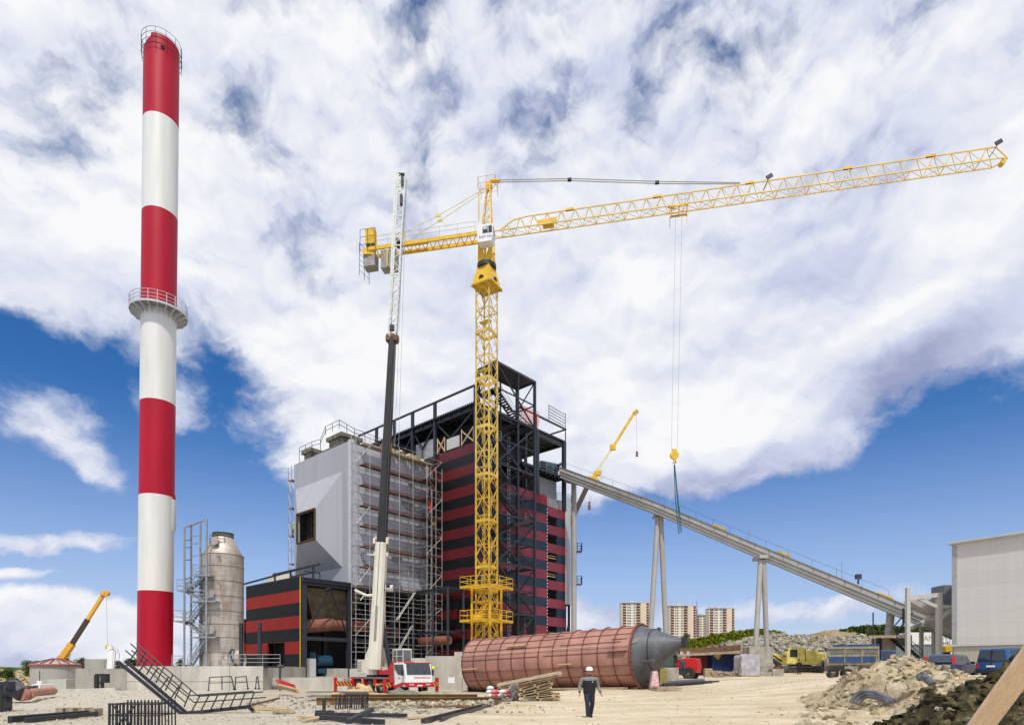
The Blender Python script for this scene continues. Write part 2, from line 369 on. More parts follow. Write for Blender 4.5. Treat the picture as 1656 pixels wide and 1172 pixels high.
def on(px, py, dz=0):
    """the place on the ground (raised by dz) seen at this spot of the photograph"""
    Y = 30.0
    for i in range(25):
        Y = .5*Y+.5*max(4, min(90, (H-g((px-CX)/F*Y, Y)-dz)*F/(py-HZ)))
    return P(px, py, Y)
def fb(x, y, sc, o=3):
    v = 0; a = 1
    for i in range(o): v += a*noise.noise(V(x*sc, y*sc, i*7.3)); sc *= 2.1; a *= .5
    return v
def ground():
    ys = []; y = -40
    while y < 14: ys.append(y); y += 2 if y < 10 else 1
    while y < 90: ys.append(y); y += .14+(y-14)*.016
    while y < 160: ys.append(y); y += 4
    while y < 4500: ys.append(y); y *= 1.25
    nx = 260; vs = []; fs = []
    for y in ys:
        w = 30+abs(y)*1.25
        for i in range(nx+1):
            x = (i/nx*2-1)*w
            z = g(x, y)
            if y < 140: z += fb(x, y, .35, 2)*.05+fb(x, y, 1.7, 3)*.025
            vs.append((x, y, z))
    for j in range(len(ys)-1):
        for i in range(nx): a = j*(nx+1)+i; fs.append((a, a+1, a+nx+2, a+nx+1))
    m = bpy.data.materials.new('site_dirt'); m.use_nodes = True; N, L = nodes(m); p = N['Principled BSDF']; p.inputs['Roughness'].default_value = .95
    p.inputs['Specular IOR Level'].default_value = .15
    geo = N.new('ShaderNodeNewGeometry')
    def nz(sc, det, st=(1, 1, 1), ro=.6):
        mp = N.new('ShaderNodeMapping'); mp.inputs['Scale'].default_value = st; L.new(geo.outputs['Position'], mp.inputs['Vector'])
        n = N.new('ShaderNodeTexNoise'); n.inputs['Scale'].default_value = sc; n.inputs['Detail'].default_value = det; n.inputs['Roughness'].default_value = ro
        L.new(mp.outputs[0], n.inputs['Vector']); return n.outputs['Fac']
    def ramp(f, a, ca, b, cb, mid=None):
        r = N.new('ShaderNodeValToRGB'); L.new(f, r.inputs[0]); e = r.color_ramp.elements
        e[0].position = a; e[0].color = (*ca, 1); e[1].position = b; e[1].color = (*cb, 1)
        if mid: x = e.new(mid[0]); x.color = (*mid[1], 1)
        return r.outputs[0]
    def mixc(f, a, b, t='MIX'):
        n = N.new('ShaderNodeMix'); n.data_type = 'RGBA'; n.blend_type = t
        if isinstance(f, float): n.inputs[0].default_value = f
        else: L.new(f, n.inputs[0])
        L.new(a, n.inputs[6]); L.new(b, n.inputs[7]); return n.outputs[2]
    sep = N.new('ShaderNodeSeparateXYZ'); L.new(geo.outputs['Position'], sep.inputs[0])
    sand = ramp(nz(.22, 9, (.6, 1.6, 1)), .32, (.47, .385, .25), .66, (.66, .585, .45), (.5, (.59, .51, .37)))
    grav = ramp(nz(9, 6), .3, (.32, .28, .22), .72, (.64, .59, .49), (.5, (.48, .435, .35)))
    mr = N.new('ShaderNodeMapRange'); mr.interpolation_type = 'SMOOTHSTEP'; mr.inputs[1].default_value = .8; mr.inputs[2].default_value = -4
    ad = N.new('ShaderNodeMath'); ad.operation = 'MULTIPLY_ADD'; L.new(nz(.3, 6), ad.inputs[0]); ad.inputs[1].default_value = 9; 
    sb = N.new('ShaderNodeMath'); sb.operation = 'SUBTRACT'; L.new(sep.outputs[0], sb.inputs[0]); sb.inputs[1].default_value = 4.0; L.new(sb.outputs[0], ad.inputs[2])
    L.new(ad.outputs[0], mr.inputs[0])
    c = mixc(mr.outputs[0], sand, grav)
    tr = ramp(nz(.55, 8, (.22, 1.0, 1)), .36, (.72, .67, .58), .56, (1.0, 1.0, 1.0))     # wheel tracks, damp streaks
    c = mixc(.42, c, tr, 'MULTIPLY')
    c = mixc(.5, c, ramp(nz(1.3, 9), .36, (.80, .77, .72), .58, (1.04, 1.03, 1.02)), 'MULTIPLY')
    sp = ramp(nz(30, 3), .32, (.62, .6, .58), .5, (1.05, 1.04, 1.02)); c = mixc(.6, c, sp, 'MULTIPLY')
    L.new(c, p.inputs['Base Color'])
    b = N.new('ShaderNodeBump'); b.inputs['Strength'].default_value = .55; b.inputs['Distance'].default_value = .06
    L.new(nz(5, 9), b.inputs['Height']); L.new(b.outputs[0], p.inputs['Normal'])
    mb = MB(); mb.v = [Vector(v) for v in vs]; mb.f = fs
    o = mb.build('ground', m, org=(0, 0, 0), smooth=True, fix=False); tag(o, 'pale sandy site ground with gravel and wheel tracks', kind='structure')
ground()
# ------------------------------------------------------------------ building frame: a runs along the left facade, b along the right one
uL = V(-.742, .670, 0); uR = V(.670, .742, 0); C0 = V(-4.58, 82.35, 0)
def W(a, b, z): return V(C0.x+uL.x*a+uR.x*b, C0.y+uL.y*a+uR.y*b, z)
def wb(mb, a0, a1, b0, b1, z0, z1):
    return mb.hexa([W(a, b, z) for z in (z0, z1) for a, b in ((a0, b0), (a1, b0), (a1, b1), (a0, b1))])
sdL = (uL.x, uL.y)
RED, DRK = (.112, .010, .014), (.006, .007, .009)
def rail(mb, pts, h=1.1, r=.03, n=3, posts=1.6, dirz=Z3):
    """handrail along points, with posts"""
    for p, q in zip(pts, pts[1:]):
        p, q = Vector(p), Vector(q); k = max(1, round((q-p).length/posts))
        for i in range(k+1): t = p.lerp(q, i/k); mb.tube(t, t+dirz*h, r, 4)
        for j in range(n): z = dirz*h*(j+1)/n; mb.tube(p+z, q+z, r, 4)

def main_building():
    R = root('boiler_house', W(5, 5, 0), 'tall boiler house clad in dark red and black horizontal bands behind the yellow tower crane', 'building')
    st = 1.37
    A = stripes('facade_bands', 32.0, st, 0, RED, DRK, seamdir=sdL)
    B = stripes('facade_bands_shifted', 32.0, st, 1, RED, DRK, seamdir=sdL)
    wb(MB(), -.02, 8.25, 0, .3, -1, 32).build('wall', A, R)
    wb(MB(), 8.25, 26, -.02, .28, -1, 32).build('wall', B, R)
    RED_SKY, DRK_SKY = (.21, .022, .038), (.008, .020, .042)  # sky reflection on the side wall is put into both band colours
    C = stripes('side_bands', 27.6, st, 0, RED_SKY, DRK_SKY, rough=.3, seamdir=(uR.x, uR.y), vseam=5)
    D = stripes('side_bands_shifted', 26.2, st, 0, RED_SKY, DRK_SKY, rough=.3, seamdir=(uR.x, uR.y), vseam=5)
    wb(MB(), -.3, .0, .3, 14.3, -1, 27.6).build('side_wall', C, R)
    m = MB(); dp = MB()
    z = 26.2; k = 0
    while z > 0:
        z2 = z-st
        if k % 2 == 0: wb(m, -.32, .0, 14.3, 18.7, z2, z)
        else: wb(m, -.32, .0, 16.8, 18.7, z2, z)
        z = z2; k += 1
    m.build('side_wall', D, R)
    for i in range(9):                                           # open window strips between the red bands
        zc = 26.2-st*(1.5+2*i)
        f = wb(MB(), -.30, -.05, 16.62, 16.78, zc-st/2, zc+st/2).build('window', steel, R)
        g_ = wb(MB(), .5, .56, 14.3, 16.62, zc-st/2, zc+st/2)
        g_.build('shade_backing', blk, f)  # black sheet stands in for the shade inside the open strip
        if i in (2, 3): wb(wb(MB(), -.1, .0, 14.4, 16.6, zc-.1, zc), -.1, 0, 14.4, 16.6, zc+.25, zc+.35).build('rail', wood, f)
    fl = MB()                                                    # dashed white flashing on the corner
    z = 25.8
    while z > 1: wb(fl, -.36, -.34, 14.2, 14.32, z-.22, z); z -= .5
    fl.build('corner_flashing', whitep, R)
    # two open doorways low in the side wall
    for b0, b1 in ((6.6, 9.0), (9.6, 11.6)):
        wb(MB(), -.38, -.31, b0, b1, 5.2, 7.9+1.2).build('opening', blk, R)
    wb(MB(), .6, 25.5, .6, 18.3, -1, 26.0).build('core', steel2, R)
    wb(MB(), 3.5, 25.5, 3.0, 13.0, 26.02, 36.3).build('shade_fill', steel2, R)  # added dark box stands in for the shaded inside of the open storey
    # roof: corrugated sheet on girders
    n = 150; prof = []
    for i in range(n+1):
        a = -.3+27.5*i/n; prof.append((a, 36.75+(.26 if i % 2 else 0)))
    rf = MB()
    for b0, b1 in ((-.5, 18.9),):
        vs = []; fs = []
        for a, z in prof:
            for b in (b0, b1): vs += [W(a, b, z), W(a, b, z+.14)]
        for i in range(n):
            o = i*4; fs += [(o, o+4, o+6, o+2), (o+1, o+3, o+7, o+5), (o, o+1, o+5, o+4), (o+2, o+6, o+7, o+3)]
        rf.add(vs, fs)
    rf.build('roof', steel, R)
    gd = MB()
    for b in (0, 6, 12.5, 18.5): wb(gd, -.2, 26.8, b-.15, b+.15, 36.2, 36.7)
    for a in (0, 8.25, 13.2, 17.5, 22, 26.6): wb(gd, a-.15, a+.15, -.3, 18.7, 36.15, 36.65)
    for a in range(1, 27, 2): wb(gd, a-.06, a+.06, -.4, 18.7, 36.5, 36.72)
    gd.build('roof_girder', steel, R)
    for a in (.15, 8.25, 13.2, 17.5, 22): wb(MB(), a-.2, a+.2, -.35, 0, 31, 39.4).build('column', steel, R)
    for b, zl in ((12.0, 27.6), (18.5, 26.2)): wb(MB(), -.45, 0, b-.3, b+.3, zl, 36.9).build('column', steel, R)
    # roof edge rail beam
    rb = MB()
    wb(rb, -.3, 26.8, -.3, -.1, 39.2, 39.45)
    rb.beam(W(-.2, 7.6, 39.0), W(-.2, 19, 38.9), .22)
    rb.beam(W(-.2, 19, 38.9), W(6, 19, 38.9), .2)
    for b in (12.0, 18.9): rb.beam(W(-.2, b, 36.9), W(-.2, b, 38.9), .16)
    for k in range(5): rb.beam(W(-.2, 14.8, 39.5+k*.45), W(-.2, 18.9, 39.3+k*.45), .07)
    for b in (14.8, 18.9): rb.beam(W(-.2, b, 39), W(-.2, b, 41.4), .08)
    rb.build('roof_rail', steel, R)
    br = MB()                                                    # V bracing of the open top storey
    for a0, a1 in ((0.2, 8.25), (8.25, 13.2), (13.2, 17.5)):
        mid = a0+(a1-a0)*.62
        br.beam(W(a0, .05, 36.5), W(mid, .05, 33.6), .18); br.beam(W(a1, .05, 36.5), W(mid, .05, 33.6), .18); br.beam(W(mid, .05, 33.7), W(mid, .05, 32), .16)
    br.build('brace', steel, R)
    # sheets of the open storey
    sh = mat('plastic_sheet', (.42, .40, .42), .35, var=.2, vs=1.2)
    wb(MB(), 8.8, 12.9, .2, .3, 31.9, 34.6).build('plastic_sheet', sh, R)
    wb(MB(), 13.5, 17.2, .2, .3, 31.9, 33.2).build('plastic_sheet', sh, R)
    wb(MB(), 3.4, 5.9, -.1, .0, 32.1, 33.6).build('white_panel', lgrey, R)
    tf = MB()
    for a0, a1 in ((.6, 2.9), (6.3, 7.8)):
        tf.beam(W(a0, -.1, 32.1), W(a1, -.1, 34.0), .14); tf.beam(W(a1, -.1, 32.1), W(a0, -.1, 34.0), .14); tf.beam(W(a0, -.1, 32), W(a0, -.1, 34), .12); tf.beam(W(a1, -.1, 32), W(a1, -.1, 34.2), .12)
    tf.build('timber_brace', wood, R)
    # upper right open floor with deck
    dk = MB(); wb(dk, -.4, 6, 7.8, 18.9, 31.1, 31.4)
    for b in range(8, 19): wb(dk, -.4, 6, b-.05, b+.05, 30.8, 31.1)
    dk.build('deck', steel, R)
    hr = MB(); rail(hr, [W(-.3, 12.6, 31.4), W(-.3, 18.8, 31.4)], r=.035); rail(hr, [W(-.3, 12.6, 27.6), W(-.3, 14.2, 27.6)]); hr.build('handrail', galv, R)
    wb(MB(), 1.0, 6.0, 13.2, 18.2, 26.02, 30.8).build('filter_housing', panel('filter_housing_sheet', (.30, .31, .33), .6, 0, dirv=(uR.x, uR.y)), R)
    wb(MB(), -.2, .1, 9.5, 9.9, 26, 36.2).build('column', steel, R)
    # machinery at the conveyor head
    mc = MB(); mc.tube(W(1, 14.6, 32.5), W(1, 18.0, 32.9), .75, 14); wb(mc, .2, 2.2, 14.8, 17.6, 31.4, 32.0); mc.beam(W(0, 17.4, 33), W(0, 19.0, 33.9), .4)
    mc.build('conveyor_drive', mat('dark_teal_paint', (.02, .06, .075), .5), R)
    net = mat('orange_net', (.75, .20, .14), .8, var=.2)
    nt = MB()
    for k in range(9): nt.beam(W(-.35, 7.9, 37.1+k*.26), W(-.35, 12.3, 37.2+k*.26+.1*sin(k)), .06)
    for k in range(16): nt.beam(W(-.35, 7.9+k*.29, 37.1), W(-.35, 7.9+k*.29, 39.3), .05)
    nt.build('safety_net', net, R)
    # steel canopy structure low at the left of the wall (px 700-725, y 960-1060)
    # dark ground storey behind crane
    wb(MB(), -3.2, 9.4, -1.2, -.9, -1.0, 3.3).build('plinth_wall', conc2, R)
    return R
main_building()

def stair_tower():
    R = root('stair_tower', W(-1.7, 3.8, 0), 'open dark steel stair tower with zigzag flights, tallest frame beside the tower crane', 'stair tower')
    a0, a1, b0, b1, zt = -3.5, -.25, .0, 7.6, 41.3
    for a in (a0, a1):
        for b in (b0, 4.2, b1): wb(MB(), a-.16, a+.16, b-.16, b+.16, -.5, zt).build('column', steel, R) if b != 4.2 else wb(MB(), a-.09, a+.09, b-.09, b+.09, -.5, zt).build('column', steel, R)
    zs = [41.2-3.2*i for i in range(13)]
    for i, z in enumerate(zs):
        w = .22 if i % 2 == 0 else .14; bm = MB()
        for a in (a0, a1): bm.beam(W(a, b0, z), W(a, b1, z), w)
        for b in (b0, b1): bm.beam(W(a0, b, z), W(a1, b, z), w)
        bm.build('floor_beam', steel, R)
    dg = MB()
    for i in range(0, 12, 2):
        z, z2 = zs[i], zs[i+2] if i+2 < 13 else 0
        if (i//2) % 2 == 0: dg.beam(W(a0, b0, z), W(a0, b1, z2), .16)
        else: dg.beam(W(a0, b1, z), W(a0, b0, z2), .16)
        zm = (z+z2)/2
        dg.beam(W(a0, b0, z), W(a1, b0, zm), .12); dg.beam(W(a1, b0, zm), W(a0, b0, z2), .12)
        dg.beam(W(a0, b1, z), W(a1, b1, zm), .12); dg.beam(W(a1, b1, zm), W(a0, b1, z2), .12)
    dg.build('diagonal_brace', steel, R)
    dk = MB(); wb(dk, a0-.1, a1+.1, b0-.1, b1+.1, 41.3, 41.42)
    for i in range(26):
        b = b0+i*.3; wb(dk, a0, a1, b, b+.12, 41.18, 41.3)
    for q in ((5.6, b1, 35), (b0, .9, 37.9)): wb(MB(), a0, a1, q[0], q[1], q[2], q[2]+.1).build('landing', steel, R)
    dk.build('roof_deck', mat('deck_sheet', (.12, .125, .14), .4, metal=.3, var=.2, vs=2), R)
    for i in range(1, 12):
        z = zs[i]; up = i % 2
        fb0, fb1 = (1.2, 6.0)
        fm = MB(); z1 = z-3.2
        s0, s1 = (fb0, fb1) if up else (fb1, fb0)
        aa = -2.9 if up else -1.4
        for da in (0, 1.0): fm.beam(W(aa+da, s0, z), W(aa+da, s1, z1), .08, .28)
        n = 15
        for k in range(n): t = k/n; b = s0+(s1-s0)*t; zz = z-3.2*t; wb(fm, aa, aa+1.0, b-.16, b+.16, zz-.04, zz+.02)
        q = V(0, 0, 1.0)
        for da in (0, 1.0):
            fm.tube(W(aa+da, s0, z)+q, W(aa+da, s1, z1)+q, .03, 4); fm.tube(W(aa+da, s0, z)+q/2, W(aa+da, s1, z1)+q/2, .025, 4)
        fm.build('stair_flight', steel, R)
        ld = MB(); bb = (fb0-1.0, fb0) if up else (fb1, fb1+1.3)
        wb(ld, a0+.3, a1, bb[0], bb[1], z-.1, z)
        rail(ld, [W(a0+.3, bb[0], z), W(a0+.3, bb[1], z)], r=.03)
        ld.build('landing', steel if i % 3 else galv, R)
    # cable ladder
    lad = MB()
    for b in (5.3, 5.75): lad.beam(W(-.6, b, 4), W(-.6, b, 34), .06)
    z = 4
    while z < 34: lad.beam(W(-.6, 5.3, z), W(-.6, 5.75, z), .16, .10); z += .55
    lad.build('cable_ladder', galv, R)
stair_tower()

def grey_block():
    R = root('filter_building', W(17, -6, 12), 'pale grey clad filter block with a square duct opening in a tapered hood', 'building')
    pg = panel('pale_grey_cladding', (.40, .41, .445), 1.1, 0, rough=.5, depth=.10, dirv=sdL, var=.05)
    pr = panel('pale_grey_side_sheet', (.50, .51, .56), 1.2, 2.55, rough=.45, depth=.12, dirv=(uR.x, uR.y), var=.16)
    m = MB(); z0, z1 = 12.6, 31.1
    b = -12.7
    wb(m, 10.25, 24.3, b, b+.4, z0, 15.1); wb(m, 10.25, 24.3, b, b+.4, 27.5, z1)
    wb(m, 10.25, 12.0, b, b+.4, 15.1, 27.5); wb(m, 23.9, 24.3, b, b+.4, 15.1, 27.5)
    m.build('wall', pg, R)
    wb(MB(), 9.85, 10.2, b, 0, z0, z1-.4).build('side_wall', pr, R)
    wb(MB(), 24.0, 24.3, b+.42, 0, z0, z1).build('side_wall', pg, R)
    wb(MB(), 10.3, 24.0, b+.5, -.1, z1-1.0, z1-.8).build('roof', steel, R)
    wb(MB(), 9.95, 10.6, b-.06, b+.5, z0, z1+.15).build('corner_trim', lgrey, R)
    # tapered hood
    o = [(12.0, 15.1), (23.9, 15.1), (23.9, 27.5), (12.0, 27.5)]; i_ = [(13.9, 18.6), (18.4, 18.6), (18.4, 22.5), (13.9, 22.5)]
    vs = [W(a, b+.0, z) for a, z in o]+[W(a, b-2.8, z) for a, z in i_]+[W(a, b+.3, z) for a, z in o]+[W(a, b-2.4, z) for a, z in i_]
    fs = []
    for k in range(4):
        l = (k+1) % 4; fs += [(k, l, 4+l, 4+k), (8+k, 12+k, 12+l, 8+l), (4+k, 4+l, 12+l, 12+k)]
    MB().add(vs, fs).build('duct_hood', pg, R)
    fr = MB()
    for (a, z), (a2, z2) in zip(i_, i_[1:]+i_[:1]): fr.beam(W(a, b-2.82, z), W(a2, b-2.82, z2), .22, .2)
    fr.build('opening_frame', mat('dark_rust', (.07, .04, .02), .9, var=.5, vs=3), R)
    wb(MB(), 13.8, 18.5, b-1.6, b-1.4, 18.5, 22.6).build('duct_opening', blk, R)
    dd = MB()
    for a in (14.8, 15.7, 16.6, 17.5): wb(dd, a, a+.08, b-1.7, b-1.62, 18.8, 22.4)
    dd.build('inner_slat', mat('dark_rust', (.07, .04, .02), .9), R)
    # rooftop ducts and rail
    vt = MB()
    wb(vt, 13.5, 16.6, -11.8, -9, z1-.3, z1+1.6); wb(vt, 13.2, 16.9, -12.1, -8.7, z1+1.6, z1+2.1)
    wb(vt, 20.5, 22.4, -12.2, -10, z1-.3, z1+1.1); wb(vt, 20.2, 22.7, -12.5, -9.7, z1+1.1, z1+1.6); wb(vt, 16.6, 20.5, -11.8, -10.5, z1, z1+.8)
    vt.build('roof_duct', mat('duct_lagging', (.16, .145, .105), .8, var=.5, vs=1.5), R)
    hr = MB()
    rail(hr, [W(23.4, -12.4, z1+1.2), W(20.0, -12.4, z1+1.2), W(17.8, -12.4, z1+1.0), W(16.5, -12.4, z1+2.4), W(13.2, -12.4, z1+2.4), W(11.2, -11.4, z1+1.0), W(10.6, -7, z1+.6), W(10.4, -2, z1+.6)], r=.04, n=2)
    for p in (W(20, -12.4, z1), W(17.8, -12.4, z1), W(23.4, -12.4, z1), W(13.2, -12.4, z1)): hr.tube(p, p+V(0, 0, 1.6), .04, 4)
    hr.build('roof_handrail', steel, R)
    # insulation rags along top of the side
    ins = MB(); random.seed(3)
    for k in range(26):
        bb = -7+random.random()*6.5; ins.box(W(9.6+random.random()*.5, bb, z1-.35+random.random()*.5), (.9, .5, .5), random.random()*3, random.random(), random.random())
    ins.build('insulation', mat('yellow_insulation', (.50, .42, .24), .95, var=.4, vs=3), R)
    # loose foil sheets
    fo = MB(); random.seed(5)
    for k in range(6):
        bb = -11.5+random.random()*10.5; z = z0+1+random.random()*16; w = 1+random.random()*1.6
        fo.prism([W(9.78, bb, z), W(9.78, bb+w, z-.1), W(9.6, bb+w*.8, z-.9-random.random()), W(9.66, bb+.1, z-1.0)], -uL*.02)
    fo.build('foil_sheet', mat('foil', (.5, .5, .54), .25, metal=.5, var=.2), R)
grey_block()

def open_bay():
    """dark open steel bay below the grey block, with hopper, pipes and fan"""
    R = root('plant_bay', W(16, -8, 0), 'open dark steel bay with brown hopper and rusty pipes under the grey block', 'plant bay')
    wb(MB(), 19, 24, -18.5, 0, 0, 12.4).build('back_wall', steel2, R)
    wb(MB(), 10.6, 20, -1.0, -.4, 0, 12.4).build('back_wall', steel2, R)
    for a, b in ((10.2, -12.9), (10.2, -19.2), (10.2, -6.2), (10.2, -.6), (16, -12.9), (16, -6)): wb(MB(), a-.28, a+.28, b-.28, b+.28, -.4, 12.5).build('column', steel, R)
    bm = MB()
    for z in (5.6, 12.2): bm.beam(W(10.2, -19.2, z), W(10.2, -.6, z), .35, .45)
    bm.beam(W(10.2, -12.9, 12), W(18, -12.9, 12), .4); bm.beam(W(10.2, -19, 12.3), W(18, -19, 12.3), .4)
    for k in range(7): bm.beam(W(10.2, -18.5+k*1.0, 12.6), W(19, -18.5+k*1.0, 12.6), .16)
    bm.beam(W(10.2, -19.2, 5.6), W(10.2, -15.5, 11.9), .16); bm.beam(W(10.2, -12.9, 5.6), W(10.2, -15.5, 11.9), .16)
    bm.beam(W(10.2, -12.9, 12.1), W(10.2, -9, 5.6), .14); bm.beam(W(10.2, -.6, 12.1), W(10.2, -5, 5.6), .14)
    bm.build('steel_beam', steel, R)
    cn = MB(); wb(cn, 9.6, 19, -19.6, -12.8, 12.7, 12.85); wb(cn, 9.7, 10.0, -19.6, -12.8, 12.4, 12.7)
    cn.beam(W(9.9, -19.3, 13.6), W(9.9, -17.2, 13.6), .12); cn.beam(W(9.9, -17.2, 13.6), W(9.9, -17.2, 12.8), .1)
    cn.build('canopy', steel, R)
    wb(MB(), 10.5, 17, -8.8, -1.2, .8, 2.6).build('inner_wall', conc2, R)
    hp = MB(); t = [(10.9, -18.6), (18, -18.6), (18, -10.5), (10.9, -10.5)]; u = [(12.2, -16.6), (16, -16.6), (16, -12), (12.2, -12)]
    hp.hexa([W(a, b, 7) for a, b in u]+[W(a, b, 11.9) for a, b in t])
    hp.build('hopper', mat('brown_hopper', (.12, .092, .05), .85, var=.45, vs=1.2), R)
    p1 = MB(); p1.path([W(12, -19.3, 7.0), W(12, -14.6, 7.6)], .85, 18); p1.build('pipe', rustp, R, smooth=True)
    p2 = MB(); p2.path([W(12.1, -14.4, 7.6), W(12.1, -9, 7.6), W(11.8, -4, 7.0)], .75, 18); p2.build('pipe', rustp, R, smooth=True)
    p3 = MB(); p3.path([W(9.3, -1.8, 5.8), W(3.5, -1.8, 5.8)], .6, 16); p3.build('pipe', rustp, R, smooth=True)
    for p in (W(12, -14.7, 7.62),): MB().lathe([(.6, 0), (.92, 0), (.92, .25), (.6, .25)], p, 18, axis=uR).build('flange', rust, R)
    fa = MB(); fa.tube(W(12.6, -16.2, 2.9), W(12.6, -14.2, 2.9), .8, 18); fa.box(W(12.6, -15.2, 1.7), (2.0, 2.4, .6), atan2(uL.y, uL.x)); fa.box(W(12.6, -16.8, 3.6), (.8, .7, .8), atan2(uL.y, uL.x))
    fa.build('fan_unit', mat('fan_blue', (.01, .055, .10), .45, var=.25), R)
    bx = MB(); wb(bx, 10.8, 12, -18.9, -17.2, .5, 3.2); bx.build('cabinet', lgrey, R)
    bs = MB(); wb(bs, 10.0, 15, -19.4, -10.6, -1, 1.0); wb(bs, 10.0, 14, -15.2, -12.9, 1.0, 2.0); bs.build('foundation', conc, R)
    # small frame at the facade (right of the scaffold)
    sf = MB()
    for b in (-3.2, -.4):
        for a in (2.2, 5.2, 9.2): sf.beam(W(a, b, 0), W(a, b, 12.6), .28)
    for z in (12.5, 6.8): 
        sf.beam(W(2.2, -3.2, z), W(9.2, -3.2, z), .28); sf.beam(W(2.2, -.4, z), W(9.2, -.4, z), .28); sf.beam(W(2.2, -3.2, z), W(2.2, -.4, z), .28)
    for k in range(7): sf.beam(W(2.4+k, -3.2, 12.7), W(2.4+k, -.3, 12.7), .12)
    sf.build('side_frame', steel, R)
open_bay()

def annex():
    a0, a1, b0 = 10.25, 24.35, -19.65
    R = root('striped_annex', W(17, b0, 0), 'low annex in bright red and black bands with a yellow edge, beside the stainless tank', 'building')
    st = 1.54; A = stripes('annex_bands', 12.95, st, 1, (.29, .020, .012), (.010, .011, .011), rough=.6, spec=.2, seamdir=sdL, vseam=7)
    m = MB(); wb(m, a0, a1, b0, b0+.25, 5.2, 12.95); wb(m, a0, 13.9, b0, b0+.25, .6, 5.2); wb(m, 18.4, a1, b0, b0+.25, .6, 5.2); wb(m, 13.9, 18.4, b0, b0+.25, .6, 1.3)
    m.build('wall', A, R)
    wb(MB(), a0-.06, a0, b0-.03, b0+.08, .5, 13.0).build('edge_strip', mat('yellow_edge', (.55, .42, .06), .6), R)
    op = MB(); wb(op, 13.9, 18.4, b0+1.2, b0+1.3, 1, 5.4); op.build('doorway', blk, R)
    hd = MB().lathe([(1.3, 0), (1.3, 2.0)], W(15.3, b0+.4, 2.9), 20, pi*.9, pi*1.9, axis=uR, side=uL)
    hd.build('curved_duct', mat('grey_duct', (.16, .16, .17), .5, var=.3), R)
    cp = MB(); wb(cp, a0, a1, b0, b0+.5, 12.95, 13.05); cp.build('coping', steel2, R)
    wb(MB(), a1-.2, a1, b0+.3, -8, .5, 12.9).build('side_wall', A, R)
    fr = MB()
    for a in (13.5, 19.2, 23.5): fr.beam(W(a, -16, 13), W(a, -16, 15.2), .2)
    fr.beam(W(12, -16, 15.1), W(24, -16, 15.0), .22); fr.beam(W(14, -16, 15.1), W(27, -19, 13.6), .2); fr.beam(W(19.2, -16, 14.2), W(13, -16, 14.2), .16)
    fr.build('roof_frame', steel2, R)
    tk = MB().lathe([(3.6, 0), (3.6, 3.0), (2.4, 4.6), (0, 4.9)], W(27.5, -12, 11), 28); tk.build('roof_vessel', mat('beige_vessel', (.42, .38, .31), .6, var=.15), R, smooth=True)
    # low wing further left behind the stainless tower
    B = stripes('wing_bands', 8.6, st, 0, (.29, .020, .012), (.010, .011, .011), rough=.6, spec=.2, seamdir=sdL, vseam=7)
    wb(MB(), 25.5, 33, b0, b0+6, -.3, 8.6).build('low_wing', B, R)
    wb(MB(), 25.4, 33.1, b0-.1, b0+6.1, 8.6, 8.75).build('wing_coping', steel2, R)
annex()

